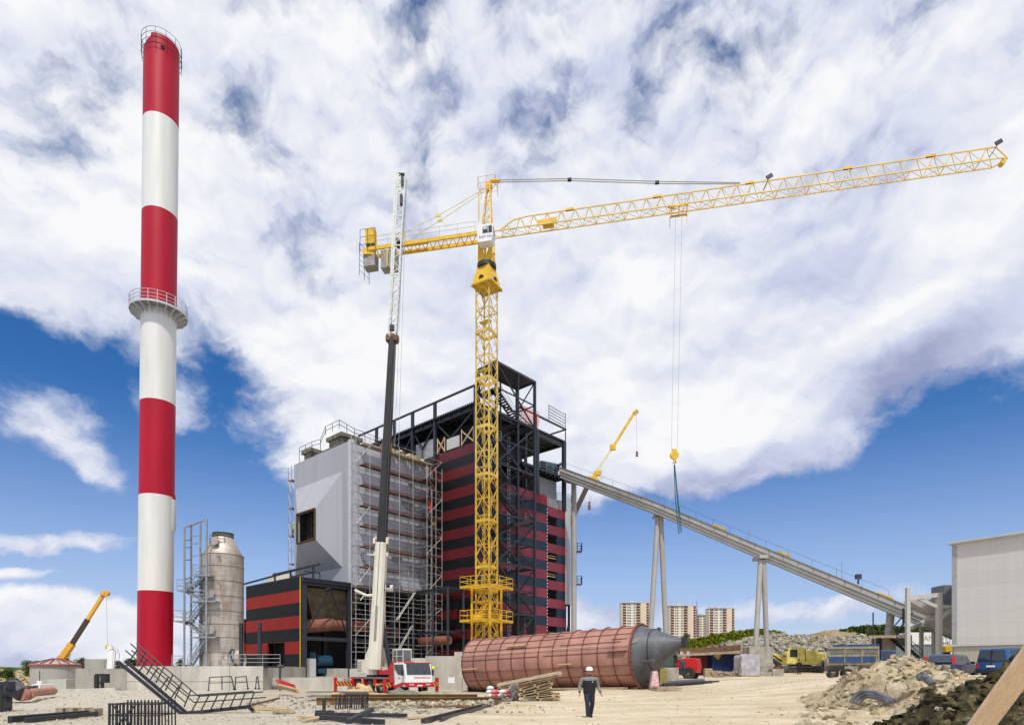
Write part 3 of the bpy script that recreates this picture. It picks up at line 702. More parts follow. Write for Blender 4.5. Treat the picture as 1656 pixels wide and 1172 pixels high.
def scaffold():
    R = root('scaffolding', W(8.8, -6, 0), 'tube scaffolding with dark red plank decks along the grey block side', 'scaffolding')
    ao, ai = 8.5, 9.5; z0 = 0; top = 31.5
    bs = [-13.0, -10.9, -8.5, -6.2, -3.9, -1.6, .0-.5]
    st = MB()
    for b in bs:
        for a in (ao, ai): st.tube(W(a, b, z0), W(a, b, top-(0 if b < -2 else 2)), .045, 5)
    for a, b in ((6.4, -1.6), (6.4, -.5), (7.5, -1.6), (5.4, -3.2), (6.4, -3.2)): st.tube(W(a, b, z0), W(a, b, 29.5 if a > 6 else 26), .045, 5)
    st.build('standard', scaf, R)
    lg = MB(); z = 1.7; zs = []
    while z < 31: zs.append(z); z += 2.55 if z > 9 else 2.05
    zs2 = [12.3+2.6*i for i in range(8)]
    for z in [2, 4.1, 6.2, 8.3, 10.3]+zs2:
        for dz in (0, .55, 1.1):
            lg.tube(W(ao, bs[0]-.3, z+dz), W(ao, bs[-1]+.2, z+dz), .03, 4)
        lg.tube(W(ai, bs[0], z), W(ai, bs[-1], z), .035, 4)
        for b in bs: lg.tube(W(ao-.2, b, z), W(ai+.1, b, z), .035, 4)
        lg.tube(W(5.4, -3.2, z+1), W(ao, -3.2, z+1), .035, 4); lg.tube(W(6.4, -.6, z), W(ao, -.6, z), .035, 4)
        lg.tube(W(6.4, -3.2, z), W(6.4, -.5, z), .035, 4); lg.tube(W(6.4, -3.2, z+1), W(6.4, -.5, z+1), .035, 4)
    lg.build('ledger', scaf, R)
    bc = MB(); up = 1
    zz = [0]+[2, 4.1, 6.2, 8.3, 10.3]+zs2
    for i in range(len(zz)-1):
        b_, c_ = (-3.2, -.5) if up else (-.5, -3.2); bc.tube(W(6.4, b_, zz[i]), W(6.4, c_, zz[i+1]), .026, 4); up = 1-up
        if i % 3 == 0: bc.tube(W(ao, -13, zz[i]), W(ao, -10.9, zz[i+1]), .022, 4)
    bc.build('brace', scaf, R)
    for i, z in enumerate(zs2):
        m = MB(); e = -11.9 if i else -13
        s = bs[-1]
        if i == 1: s = -5.5
        for k in range(4): wb(m, ao+.05+k*.24, ao+.27+k*.24, e, s, z+.03, z+.08)
        wb(m, ao-.02, ao+.02, e, s, z+.08, z+.24)
        m.build('plank_deck', boardm if i < 7 else woodd, R)
        if i in (2, 3, 4, 5, 6):
            m = MB(); wb(m, 6.4, ao, -3.2, -.5, z-.25, z-.2); m.build('plank_deck', boardm, R)
    for b, z0_, z1_ in ((-6.9, 5.2, 5.3), (-4.3, 8.3, 8.4)):
        m = MB(); wb(m, ao, ao+.9, b, b+2.6, z0_, z1_); m.build('plank_deck', boardm, R)
    # inclined ladders
    ld = MB()
    for (b1, z1_, b2, z2_) in ((-7.6, 3.2, -4.4, 7.8), (-7.0, 8.4, -4.0, 12.3)):
        for d in (0, .35): ld.tube(W(ao-.3-d, b1, z1_), W(ao-.3-d, b2, z2_), .03, 4)
        for k in range(14): t = k/13; ld.tube(W(ao-.3, b1+(b2-b1)*t, z1_+(z2_-z1_)*t), W(ao-.65, b1+(b2-b1)*t, z1_+(z2_-z1_)*t), .018, 4)
    ld.build('ladder', scaf, R)
    # slender scaffold at the far left edge of the block
    T = root('scaffold_mast', W(25.2, -12.6, 0), 'thin ladder scaffold hugging the left edge of the grey block', 'scaffolding')
    m = MB()
    for a in (24.7, 25.6):
        for b in (-12.9, -11.9): m.tube(W(a, b, 10), W(a, b, 31), .05, 4)
    z = 11
    while z < 31:
        for dz in (0, 1):
            m.tube(W(24.7, -12.9, z+dz), W(25.6, -12.9, z+dz), .04, 4)
        m.tube(W(24.7, -12.9, z), W(25.6, -12.9, z+2), .04, 4); m.tube(W(25.6, -12.9, z), W(25.6, -11.9, z), .04, 4); z += 2
    m.build('frame', scaf, T)
    m = MB()
    for z in (11, 13, 17, 21, 25, 29): wb(m, 24.7, 25.6, -12.9, -11.9, z, z+.08)
    m.build('deck', boardm, T)
    m = MB(); wb(m, 24.4, 25.8, -12.6, -10, 11.5, 13); m.build('control_box', steel2, T)
scaffold()

def silos():
    R = root('white_silo', W(7, 24, 0), 'slim pale grey silo standing behind the right corner of the boiler house', 'silo')
    c = P(899, 1085, 103); c.z = 0
    sm = panel('silo_sheet', (.52, .52, .50), 2.4, 0, rough=.5, depth=.08)
    MB().lathe([(2.45, 12.5), (2.45, 29.2), (0, 29.8)], c, 36).build('shell', sm, R, smooth=True)
    m = MB()
    for i in range(5): t = 2*pi*i/5+.3; p = c+V(cos(t), sin(t), 0)*2.3; m.beam(p+V(0, 0, 0), p+V(0, 0, 12.5), .4)
    for i in range(5):
        t, t2 = 2*pi*i/5+.3, 2*pi*(i+1)/5+.3; p = c+V(cos(t), sin(t), 0)*2.3; q = c+V(cos(t2), sin(t2), 0)*2.3; m.beam(p+V(0, 0, 2), q+V(0, 0, 6), .2); m.beam(p+V(0, 0, 6), q+V(0, 0, 10), .2)
    m.build('leg_frame', steel2, R)
    m = MB(); rr = [c+V(cos(t*pi/8)*2.6, sin(t*pi/8)*2.6, 29.2) for t in range(17)]; rail(m, rr, r=.03, posts=1.2); m.build('top_rail', galv, R)
    R2 = root('access_ladder', P(931, 1085, 100)+V(0, 0, -6), 'thin caged ladder with small platforms right of the pale silo', 'ladder')
    m = MB(); x0 = P(927.5, 1085, 100).x
    for d in (0, .45): m.tube(V(x0+d, 100, .5), V(x0+d, 100, 30), .04, 4)
    z = 1
    while z < 30: m.tube(V(x0, 100, z), V(x0+.45, 100, z), .03, 4); z += .6
    m.build('ladder', galv, R2)
    for px, y in ((925, 892), (922, 945)):
        m = MB(); z = P(0, y, 100).z; m.bb(x0-.2, x0+1.3, 99.5, 101, z, z+.1); rail(m, [V(x0-.2, 99.5, z), V(x0+1.3, 99.5, z), V(x0+1.3, 101, z)], h=1.3, r=.04, posts=.8); m.build('platform', steel, R2)
silos()

# ------------------------------------------------------------------ chimney
def chimney():
    Y = 70.0; base = P(250.5, 1078, Y); top = P(261.5, 48, Y); top.y = Y
    Hh = 71.3-2.1; r = 1.78
    R = root('chimney', base, 'very tall red and white banded chimney with a ring gallery', 'chimney')
    lean = (top.x-base.x)/Hh
    zb = [2.0, 10.5, 21.1, 31.5, 42.0, 52.5, 62.8, 71.4]
    rp = mat('chimney_red', (.40, .003, .022), .5, var=.14, vs=.7, stretch=(1, 1, .12), spec=.3)
    wp = mat('chimney_white', (.72, .71, .655), .42, var=.09, vs=.8, stretch=(1, 1, .10))
    def ring(z, rr=r, n=72):
        return [V(base.x+lean*(z-2.1)+cos(2*pi*i/n)*rr, Y+sin(2*pi*i/n)*rr, z) for i in range(n)]
    for k in range(7):
        n = 72; a = ring(zb[k]); 
        zt = zb[k+1]; b = ring(zt); mids = []
        vs = list(a); fs = []; prev = 0
        steps = 5
        for s_ in range(1, steps+1):
            b = ring(zb[k]+(zt-zb[k])*s_/steps, r*(1 if s_ == steps else 1))
            if k == 6 and s_ == steps:
                for i in range(n):
                    t = 2*pi*i/n
                    if pi*.6 < t < 1.47*pi: b[i].z -= .85
            vs += b
            for i in range(n): fs.append((prev+i, prev+(i+1) % n, prev+n+(i+1) % n, prev+n+i))
            prev += n
        band = MB().add(vs, fs).build('white_band' if k % 2 else 'red_band', wp if k % 2 else rp, R, smooth=True, fix=False)
    inn = MB().add(ring(66, r-.25)+ring(71.2, r-.25), [(i, (i+1) % 72, 72+(i+1) % 72, 72+i) for i in range(72)]); inn.build('flue_liner', rp, R, smooth=True)
    ct = V(base.x+lean*69, Y, 71)
    h = MB(); p = V(base.x+lean*68+.95, Y-r*.83, 70.0); h.lathe([(0, .07), (.2, .07), (.2, -.05)], p, 14, axis=(p-V(ct.x, Y, 70)).normalized()); h.build('port_hole', blk, R)
    m = MB(); rr = r+.22
    for k, zz in enumerate((70.1, 70.7, 71.3, 71.85)):
        m.path([V(ct.x+cos(i*pi/24)*rr, Y+sin(i*pi/24)*rr, zz) for i in range(49)], .025, 4)
    for i in range(12): t = i*pi/6+.2; m.tube(V(ct.x+cos(t)*rr, Y+sin(t)*rr, 69.5), V(ct.x+cos(t)*rr, Y+sin(t)*rr, 71.85), .025, 4)
    m.build('top_rail', steel, R)
    # gallery
    cg = V(base.x+lean*39.5, Y, 41.55); ro = 2.86
    gm = MB(); gm.lathe([(r, 0), (ro, 0), (ro, .08), (r, .08)], cg, 48); gm.build('gallery_deck', galv, R)
    br = MB(); n = 20
    for i in range(n):
        t = 2*pi*i/n+.15; e = V(cos(t), sin(t), 0); s_ = V(-sin(t), cos(t), 0)*.03
        br.prism([cg+e*r-s_, cg+e*ro-s_, cg+e*ro-s_+V(0, 0, -.18), cg+e*r-s_+V(0, 0, -.75)], s_*2)
    br.build('gallery_bracket', lgrey, R)
    gr = MB()
    gr.lathe([(ro, -.06), (ro+.04, -.06), (ro+.04, .16), (ro, .16)], cg, 48)
    for zz in (.45, .85, 1.25): gr.path([cg+V(cos(i*pi/24)*ro, sin(i*pi/24)*ro, zz) for i in range(49)], .035, 4)
    for i in range(n): t = 2*pi*i/n+.15; gr.tube(cg+V(cos(t)*ro, sin(t)*ro, 0), cg+V(cos(t)*ro, sin(t)*ro, 1.27), .045, 4)
    gr.build('gallery_rail', lgrey, R)
    bx = MB()
    for t in (-2.2, -.6): bx.box(cg+V(cos(t)*2.0, sin(t)*2.0, .5), (.3, .3, .5))
    bx.build('warning_lamp', steel2, R)
    # flue breeching on the right flank
    fl = MB(); c = V(base.x+1.3, Y+.9, 0)
    fl.lathe([(.55, 17.0), (.78, 17.6), (.78, 20.9)], V(base.x+1.35, Y+.3, 0), 24, cap=True); fl.build('flue_stub', wp, R, smooth=True)
    fl = MB(); fl.lathe([(.74, 20.9), (.72, 21.3), (.45, 22.8), (.1, 23.4)], V(base.x+1.35, Y+.3, 0), 24, cap=True); fl.build('flue_stub', rp, R, smooth=True)
chimney()

# ------------------------------------------------------------------ stainless scrubber tower
def scrubber():
    Y = 68.0; c = P(360.5, 1079, Y); r = 2.11
    R = root('stainless_tank', V(c.x, Y, 2.0), 'tall stained stainless steel process tank with a conical top', 'tank')
    m = bpy.data.materials.new('stained_stainless'); m.use_nodes = True; N, L = nodes(m); p = N['Principled BSDF']
    p.inputs['Metallic'].default_value = .35; p.inputs['Roughness'].default_value = .5
    tc = N.new('ShaderNodeTexCoord')
    def nz(st, sc, d, a, ca, b, cb):
        mp = N.new('ShaderNodeMapping'); mp.inputs['Scale'].default_value = st; L.new(tc.outputs['Object'], mp.inputs[0]); n = N.new('ShaderNodeTexNoise'); n.inputs['Scale'].default_value = sc; n.inputs['Detail'].default_value = d; n.inputs['Roughness'].default_value = .7
        L.new(mp.outputs[0], n.inputs['Vector']); r_ = N.new('ShaderNodeValToRGB'); L.new(n.outputs['Fac'], r_.inputs[0]); e = r_.color_ramp.elements
        e[0].position = a; e[0].color = (*ca, 1); e[1].position = b; e[1].color = (*cb, 1); return r_.outputs[0]
    a = nz((1, 1, .28), .9, 9, .36, (.34, .27, .22), .60, (.60, .54, .48)); b = nz((.3, .3, 5), 1, 4, .35, (.78, .75, .72), .6, (1, 1, 1))
    mx = N.new('ShaderNodeMix'); mx.data_type = 'RGBA'; mx.blend_type = 'MULTIPLY'; mx.inputs[0].default_value = .8; L.new(a, mx.inputs[6]); L.new(b, mx.inputs[7]); L.new(mx.outputs[2], p.inputs['Base Color'])
    MB().lathe([(r, 0), (r, 12.1)], V(c.x, Y, 2.0), 64).build('shell', m, R, smooth=True)
    MB().lathe([(r, 0), (r-.1, .15), (1.05, 2.0), (.98, 2.1)], V(c.x, Y, 14.1), 64).build('cone', m, R, smooth=True)
    MB().lathe([(.98, 0), (1.1, 0), (1.1, .2), (.98, .2), (.98, .34), (1.1, .34), (1.1, .42), (.9, .42)], V(c.x, Y, 16.2), 40).build('neck_flange', mat('green_grey', (.12, .13, .11), .5), R)
    w = MB()
    for z in (3.6, 5.2, 6.6, 8.0, 9.6, 11.2, 12.8, 14.1): w.lathe([(r, 0), (r+.025, 0), (r+.025, .06), (r, .06)], V(c.x, Y, z), 64)
    w.build('weld_ring', mat('weld_dark', (.2, .17, .14), .6, metal=.4), R)
    for k, (px, y, rr) in enumerate(((345, 960, .48), (345, 1018, .5), (348, 875, .42))):
        q = P(px, y, Y-r*.85); d = (V(q.x, q.y, 0)-V(c.x, Y, 0)).normalized()
        q = V(c.x, Y, q.z)+d*((r-.02) if k < 2 else 1.75)
        mm = MB().lathe([(0, .32), (rr, .32), (rr, .2), (rr*.8, .2), (rr*.8, -.3)], q, 20, axis=d); mm.build('manhole', m, R, smooth=True)
    st = MB()
    for y in (898, 940, 982, 1041):
        q = P(336, y, Y-1.2); e = P(355, y+1, Y-r-.15); st.tube(q, e, .05, 5); st.box(e, (.16, .16, .16))
    st.build('stand_off', galv, R)
    t = MB(); q = P(350, 880, Y-1.2); rail(t, [q+V(-.7, 0, -.2), q+V(.3, -.4, -.2), q+V(.9, 0, -.2)], h=1.2, r=.03, posts=.8); t.build('top_rail', steel, R)
    # elbow duct at the foot
    du = MB(); pts = [P(390, 1085, 66), ]
    cc = P(392, 1079, 66.5)
    for k in range(7):
        t0, t1 = pi/2*k/7, pi/2*(k+1)/7
        du.tube(V(cc.x-2.1*sin(t0)+1.4-1.4, cc.y, cc.z-.9+2.1*cos(t0)-.2), V(cc.x-2.1*sin(t1), cc.y, cc.z-.9+2.1*cos(t1)-.2), .95, 20, cap=False)
    du.build('duct_elbow', m, R, smooth=True)
    mm = MB().lathe([(.97, 0), (1.05, 0), (1.05, .18), (.97, .18)], V(cc.x-.8, cc.y, cc.z+.95), 24, axis=(1, 0, .4)); mm.build('duct_flange', steel2, R)
    # ---------------- service stair tower
    T = root('service_stair', P(310, 1079, 66.5)+V(0, 0, 0), 'galvanised zigzag service stair with tall frame left of the stainless tank', 'stair')
    Y0, Y1 = 65.0, 66.6
    fr = MB(); ps = {}
    for px, y in ((298, 852), (309, 850), (324, 842), (334, 839)):
        ps[px] = px; fr.beam(P(px, 1079, Y0 if px in (298, 334) else Y1), P(px, y, Y0 if px in (298, 334) else Y1), .16)
    fr.beam(P(298, 852, Y0), P(334, 839, Y0), .14); fr.beam(P(309, 850, Y1), P(324, 843, Y1), .12); fr.beam(P(298, 852, Y0), P(309, 850, Y1), .12); fr.beam(P(334, 839, Y0), P(324, 843, Y1), .12)
    for y in (868, 880, 900, 930): fr.beam(P(309, y, Y1), P(324, y-3, Y1), .09); fr.beam(P(298, y+6, Y0), P(309, y+4, Y1), .09)
    fr.build('frame', galv, T)
    flights = [((297, 955), (331, 931)), ((300, 1010), (331, 972)), ((331, 972), (297, 955)), ((331, 1030), (300, 1005)), ((303, 1079), (331, 1034))]
    for (x0, y0), (x1, y1) in flights:
        m_ = MB(); p, q = P(x0, y0, 65.6), P(x1, y1, 65.6); dy = V(0, .8, 0)
        m_.beam(p, q, .06, .22); m_.beam(p+dy, q+dy, .06, .22)
        n = 10
        for k in range(n): t = p.lerp(q, (k+.5)/n); m_.box(t+dy/2, (.26, .8, .04))
        for d in (V(0, 0, 0), dy):
            m_.tube(p+d+V(0, 0, 1), q+d+V(0, 0, 1), .03, 4); m_.tube(p+d+V(0, 0, .5), q+d+V(0, 0, .5), .025, 4)
            for k in range(5): t = p.lerp(q, k/4)+d; m_.tube(t, t+V(0, 0, 1), .025, 4)
        m_.build('stair_flight', galv, T)
    for x0, x1, y in ((286, 302, 955), (312, 340, 931), (308, 349, 973), (281, 300, 1005), (308, 349, 1031)):
        m_ = MB(); p, q = P(x0, y, 65), P(x1, y, 65); m_.hexa([p, q, q+V(0, 1.8, 0), p+V(0, 1.8, 0), p+V(0, 0, .14), q+V(0, 0, .14), q+V(0, 1.8, .14), p+V(0, 1.8, .14)])
        rail(m_, [p+V(0, 0, .1), q+V(0, 0, .1)], r=.03, n=3, posts=.9); rail(m_, [p+V(0, 1.8, .1), q+V(0, 1.8, .1)], r=.025, n=2, posts=1.2); rail(m_, [p+V(0, 0, .1), p+V(0, 1.8, .1)], r=.025, n=2)
        m_.build('landing', galv, T)
scrubber()

# ------------------------------------------------------------------ concrete plinth
def plinth():
    R = root('concrete_plinth', P(300, 1117, 62), 'long pale concrete foundation wall under chimney and tank', 'retaining wall')
    mt = mat('shuttered_concrete', (.50, .47, .41), .85, var=.25, vs=.45, bump=.12, bs=5, stretch=(1.2, 1.2, .35))
    x0, x1 = P(205, 0, 62).x, P(425, 0, 62).x
    MB().bb(x0, x1, 62, 78, -1.0, 2.15).build('wall', mt, R)
    m = MB(); p = P(122, 1117, 57); m.prism([V(x0-.003, 62.05, -1), V(x0-.003, 78, -1), V(P(135, 0, 70).x, 70, -1), V(p.x, 57, -1)], (0, 0, 2.9)); m.build('wing_wall', mt, R)
    m = MB()
    for px in (195, 292, 371): x = P(px, 0, 62).x; m.bb(x, x+.035, 61.975, 61.999, -.8, 2.15)
    m.bb(x0, x1, 61.98, 61.998, .62, .65)
    m.build('formwork_joint', mat('joint_grey', (.26, .24, .21), .9), R)
    r = MB(); rail(r, [V(x1-3.6, 62.3, 2.15), V(x1+1.6, 62.3, 2.15)], h=1.15, r=.035); rail(r, [P(358, 1079, 62.6), P(388, 1079, 62.6)], h=1.2, r=.035); rail(r, [P(278, 1079, 63), P(295, 1079, 63)], h=1.2, r=.035); r.build('handrail', galv, R)
    d = MB(); d.bb(x1, x1+1.7, 62.2, 63.2, 2.0, 2.15); d.beam(V(x1+1.6, 62.3, -.5), V(x1+1.6, 62.3, 2.0), .14); d.build('landing', steel, R)
    for px in (390, 420): 
        tag(MB().beam(P(px, 1077, 63.5), P(px, 1007, 63.5), .32).build('steel_post', steel, org=P(px, 1077, 63.5)), 'upright grey steel post on the plinth in front of the tank elbow' if px == 390 else 'upright grey steel post on the plinth in front of the striped annex', 'post')
    s = MB(); s.beam(P(77, 1120, 52), P(195, 1116, 52), 1.4, .5); s.beam(P(100, 1118, 54), P(197, 1114, 54), .5, .35)
    tag(s.build('concrete_kerb', mt), 'low concrete slab edge on the gravel in front of the round tank', 'concrete slab')
    # concrete blocks under the annex
    b = MB(); q0, q1 = P(428, 1117, 64.5), P(540, 1117, 64.5)
    b.bb(q0.x, q1.x+1, 64.5, 69, -1, .95); b.build('foundation_wall', mt, R)
    b = MB(); x = P(552, 0, 66).x; b.bb(P(537, 0, 62).x, P(562, 0, 62).x, 62, 64, -1, .6); b.build('foundation_block', mt, R)
    w = MB(); X0, X1 = P(688, 0, 66).x, P(753, 0, 66).x
    w.bb(X0, X1, 66, 66.5, -1, 3.25); 
    for k in range(11): xx = X0+.3+k*(X1-X0-.3)/11; w.bb(xx, xx+.02, 65.97, 66.0, -1, 3.25)
    w.bb(X1-1.2, X1+.3, 66.2, 67, 3.25, 3.7); w.bb(P(738, 0, 62).x, X1-.1, 62.6, 63.2, -1, 1.0)
    tag(w.build('concrete_wall', mt, org=V((X0+X1)/2, 66, -.5)), 'grey vertical-boarded concrete wall left of the big pink vessel', 'wall')
    w = MB(); w.bb(P(640, 0, 66).x, P(687, 0, 66).x, 66.6, 67, -1, 3.05); w.bb(P(563, 0, 66).x, P(600, 0, 66).x, 66.6, 67, -1, 1.9)
    tag(w.build('concrete_wall', mt), 'low concrete wall stretch behind the white and red crane truck', 'wall')
plinth()
# ------------------------------------------------------------------ tower crane
def truss(mb, p, q, w, h, n, r, dn=True):
    pass
def tower_crane():
    M0 = V(-3.05, 75.2, 0); e1 = V(-.866, .5, 0); e2 = V(.5, .866, 0); s = 1.85
    R = root('tower_crane', M0+V(0, 0, -.4), 'tall yellow lattice tower crane with long jib, standing before the boiler house', 'tower crane')
    def K(u, v, z, s_=s): return M0+e1*(u-.5)*s_+e2*(v-.5)*s_+V(0, 0, z)
    cs = [(0, 0), (1, 0), (1, 1), (0, 1)]
    for k, (z0, z1) in enumerate(((-.5, 14), (14, 25), (25, 36.5), (36.5, 47.7))):
        m = MB()
        for u, v in cs: m.beam(K(u, v, z0), K(u, v, z1), .17 if z0 < 30 else .14, up=e1)
        n = round((z1-z0)/1.45); hz = (z1-z0)/n
        for i in range(n):
            a, b = z0+i*hz, z0+(i+1)*hz
            for j in range(4):
                c, d = cs[j], cs[(j+1) % 4]; mid = ((c[0]+d[0])/2, (c[1]+d[1])/2)
                if i % 2: m.beam(K(*c, a), K(*mid, b), .065); m.beam(K(*d, a), K(*mid, b), .065)
                else: m.beam(K(*mid, a), K(*c, b), .065); m.beam(K(*mid, a), K(*d, b), .065)
                if i % 2 == 0: m.beam(K(*c, a), K(*d, a), .09)
                if i % 4 == 0: m.beam(K(*c, a+.1), K(*d, a+.1), .12, .35)
        m.build('mast_section', yel if k < 2 else mat('crane_mid_yellow', (.64, .44, .09), .5, var=.28, vs=1.2), R)
    m = MB(); z = 0; t = 0
    while z < 47:                                              # ladders and rest decks inside the mast
        a, b = (.25, .75) if t % 2 else (.75, .25)
        for d in (-.09, .09): m.beam(K(a+d, .5, z), K(a+d*.9, .6, z+2.8), .05)
        for q in range(8): m.beam(K(a-.09, .5, z+.3+q*.33), K(a+.09, .5, z+.3+q*.33), .04)
        m.hexa([K(u, v, z+dz) for dz in (0, .05) for u, v in ((.1, .15), (.9, .15), (.9, .55), (.1, .55))]) if t % 2 else None
        z += 2.9; t += 1
    m.build('mast_ladder', pyel, R)
    # climbing cage
    s2 = 2.55; m = MB()
    for u, v in cs: m.beam(K(u, v, 2.2, s2), K(u, v, 11.7, s2), .2, up=e1)
    for z in (2.3, 5.2, 7.6, 9.9, 11.6):
        for j in range(4): m.beam(K(*cs[j], z, s2), K(*cs[(j+1) % 4], z, s2), .14, .22)
    for z0, z1 in ((2.3, 5.2), (5.2, 7.6), (7.6, 9.9)):
        for j in range(4):
            c, d = cs[j], cs[(j+1) % 4]
            m.beam(K(*c, z0, s2), K(*d, z1, s2), .1) if j % 2 else m.beam(K(*d, z0, s2), K(*c, z1, s2), .1)
    m.build('climbing_frame', yel2, R)
    for z in (7.7, 11.7):
        m = MB(); s3 = 4.6
        for j in range(4): m.beam(K(*cs[j], z, s3*.92), K(*cs[(j+1) % 4], z, s3*.92), .55, .12)
        for j in range(4): m.beam(K(*cs[j], z-.12, s3), K(*cs[(j+1) % 4], z-.12, s3), .1, .22)
        rail(m, [K(*c, z, s3) for c in cs+[cs[0]]], h=1.15, r=.035, n=2, posts=1.5)
        m.build('work_platform', yel2, R)
    m = MB(); m.box(K(.62, -.35, 8.0), (1.1, .5, .7), atan2(e1.y, e1.x)); m.build('hydraulic_unit', yel2, R)
    # slewing section: flared skirt
    def sq(w, z, r=0): return [K(u, v, z, w) for u, v in cs]
    m = MB(); m.hexa(sq(2.6, 47.75)+sq(1.65, 50.0)); m.build('flared_skirt', yel2, R)
    m = MB()
    for u, v in cs: m.box(K(u, v, 47.75, 2.62), (.2, .2, .3))
    for j in range(4): m.beam(K(*cs[j], 47.8, 2.63), K(*cs[(j+1) % 4], 47.8, 2.63), .14, .2)
    m.build('skirt_edge', yel, R)
    m = MB()
    for j, ax in ((0, -e2), (3, -e1)):
        c = (K(*cs[0], 48.5, 2.35)+K(*cs[1 if j == 0 else 3], 48.5, 2.35))/2
        m.lathe([(0, .08), (.33, .08), (.33, -.1)], c+ax*.02-V(0, 0, .15), 14, 0, pi, axis=ax, side=Z3.cross(ax))
    m.build('skirt_slot', steel2, R)
    MB().lathe([(.95, 0), (1.15, 0), (1.15, .45), (.95, .45)], M0+V(0, 0, 50.0), 28).build('slewing_ring', steel2, R)
    jd = V(.98, -.20, 0).normalized(); jn = V(-jd.y, jd.x, 0)
    def J(l, w, z): return M0+jd*l+jn*w+V(0, 0, z)
    m = MB()
    for l, w in ((-.8, -.7), (.8, -.7), (.8, .7), (-.8, .7)): m.beam(J(l, w, 50.4), J(l*.9, w, 54), .24)
    m.hexa([J(l, w, z) for z in (50.4, 51.2) for l, w in ((-.9, -.8), (.9, -.8), (.9, .8), (-.9, .8))])
    for w in (-.75, .75): m.prism([J(-.9, w, 51.2), J(-.1, w, 51.2), J(-.7, w, 53)], jn*.08); m.prism([J(.1, w, 51.2), J(.9, w, 51.2), J(.8, w, 53)], jn*.08); m.beam(J(-.8, w, 51), J(.8, w, 54), .14)
    m.beam(J(0, -.8, 51.1), J(0, -.8, 53), .3, .2)
    m.build('slewing_tower', yel2, R)
    # cab, hung on the near side
    m = MB(); c0 = [J(-.6, -2.0, 51.9), J(1.15, -2.0, 51.9), J(1.15, -.85, 51.9), J(-.6, -.85, 51.9)]
    m.prism([J(-.55, -2.0, 52.0), J(1.05, -2.0, 52.0), J(1.28, -2.0, 52.9), J(1.18, -2.0, 53.9), J(-.35, -2.0, 54.05), J(-.7, -2.0, 53.5)], jn*1.2)
    cb = m.build('cab', whitep, R)
    m = MB(); m.prism([J(.0, -2.03, 52.95), J(1.16, -2.03, 52.95), J(1.1, -2.03, 53.75), J(.0, -2.03, 53.7)], jn*.02); m.prism([J(1.3, -1.9, 52.95), J(1.3, -1.0, 52.95), J(1.22, -1.0, 53.8), J(1.22, -1.9, 53.8)], jd*.02)
    m.build('window', glass, cb)
    m = MB(); m.prism([J(.04, -2.05, 53.35), J(.55, -2.05, 53.35), J(.55, -2.05, 53.68), J(.04, -2.05, 53.66)], jn*.015); m.prism([J(.62, -2.05, 52.98), J(.72, -2.05, 52.98), J(.72, -2.05, 53.72), J(.62, -2.05, 53.72)], jn*.015)
    m.build('blind', lgrey, cb)
    text('EHET TIIV', .36, J(.35, -2.04, 52.5), radians(90), atan2(jd.y, jd.x), mat('sign_grey', (.12, .12, .14), .6), cb)
    # jib
    L = 54.0; n = 33; zb, zt = 54.0, 55.65; w = .62
    def section(l0, l1, name):
        m = MB(); k0, k1 = round(l0/L*n), round(l1/L*n)
        for k in range(k0, k1):
            a, b = L*k/n, L*(k+1)/n
            rise = lambda x: zb+.25+(zt-zb-.25)*min(1, max(0, (x-1.2)/2.4))
            for s_ in (-w, w): m.beam(J(a, s_, zb), J(b, s_, zb), .11)
            if a > 0: m.beam(J(a, 0, rise(a)), J(b, 0, rise(b)), .12)
            mid = (a+b)/2
            if b > 2: 
                for s_ in (-w, w): m.beam(J(a, s_, zb), J(mid, 0, rise(mid)), .055); m.beam(J(mid, 0, rise(mid)), J(b, s_, zb), .055)
            m.beam(J(a, -w, zb), J(b, w, zb) if k % 2 else J(a, w, zb), .05)
            m.beam(J(a, w if k % 2 else -w, zb), J(b, -w if k % 2 else w, zb), .045)
        m.build(name, yelj, R)
    for l0, l1 in ((0.5, 10), (10, 20), (20, 30), (30, 40), (40, 48), (48, 54)): section(l0, l1, 'jib_section')
    m = MB()
    for l in (10, 20, 30, 40, 48): m.box(J(l, 0, zt+.06), (.9, .22, .24), atan2(jd.y, jd.x)); m.box(J(l, 0, zb+.7), (.1, .1, .1))
    m.beam(J(6.3, -w, zb+.25), J(8.6, -w, zb+.35), .1, .5); m.box(J(7.5, 0, zb+.35), (1.3, .8, .5), atan2(jd.y, jd.x))
    m.build('jib_joint', yel2, R)
    m = MB(); m.beam(J(54, -w, zb), J(55.1, 0, zb+.3), .08); m.beam(J(54, w, zb), J(55.1, 0, zb+.3), .08); m.beam(J(54, 0, zt), J(55.1, 0, zb+.3), .08); m.tube(J(54.6, -.3, zb-.1), J(54.6, .3, zb-.1), .25, 12); m.build('jib_nose', yel2, R)
    for l in (31.9, 53.9):
        m = MB(); m.beam(J(l-.3, -.8, zt-.3), J(l+.3, -.8, zt+.0), .1, .42); m.beam(J(l, -.75, zt-.2), J(l-.5, -.1, zb+.6), .05); m.build('floodlight', steel2, R)
    # tower head
    ap = 60.0; m = MB()
    for l, v in ((-.65, -.6), (.65, -.6), (.65, .6), (-.65, .6)): m.beam(J(l, v, 54), J(l*.3+.25, v*.35, ap), .13)
    for k in range(6):
        t0, t1 = k/6, (k+1)/6
        for (l, v), (l2, v2) in zip(((-.65, -.6), (.65, -.6), (.65, .6), (-.65, .6)), ((.65, -.6), (.65, .6), (-.65, .6), (-.65, -.6))):
            f = lambda l, v, t: J(l*(1-.7*t)+.25*t, v*(1-.65*t), 54+(ap-54)*t)
            m.beam(f(l, v, t0), f(l2, v2, t1) if k % 2 else f(l2, v2, t0), .055); m.beam(f(l2, v2, t0), f(l, v, t1), .05)
    m.build('tower_head', yelj, R)
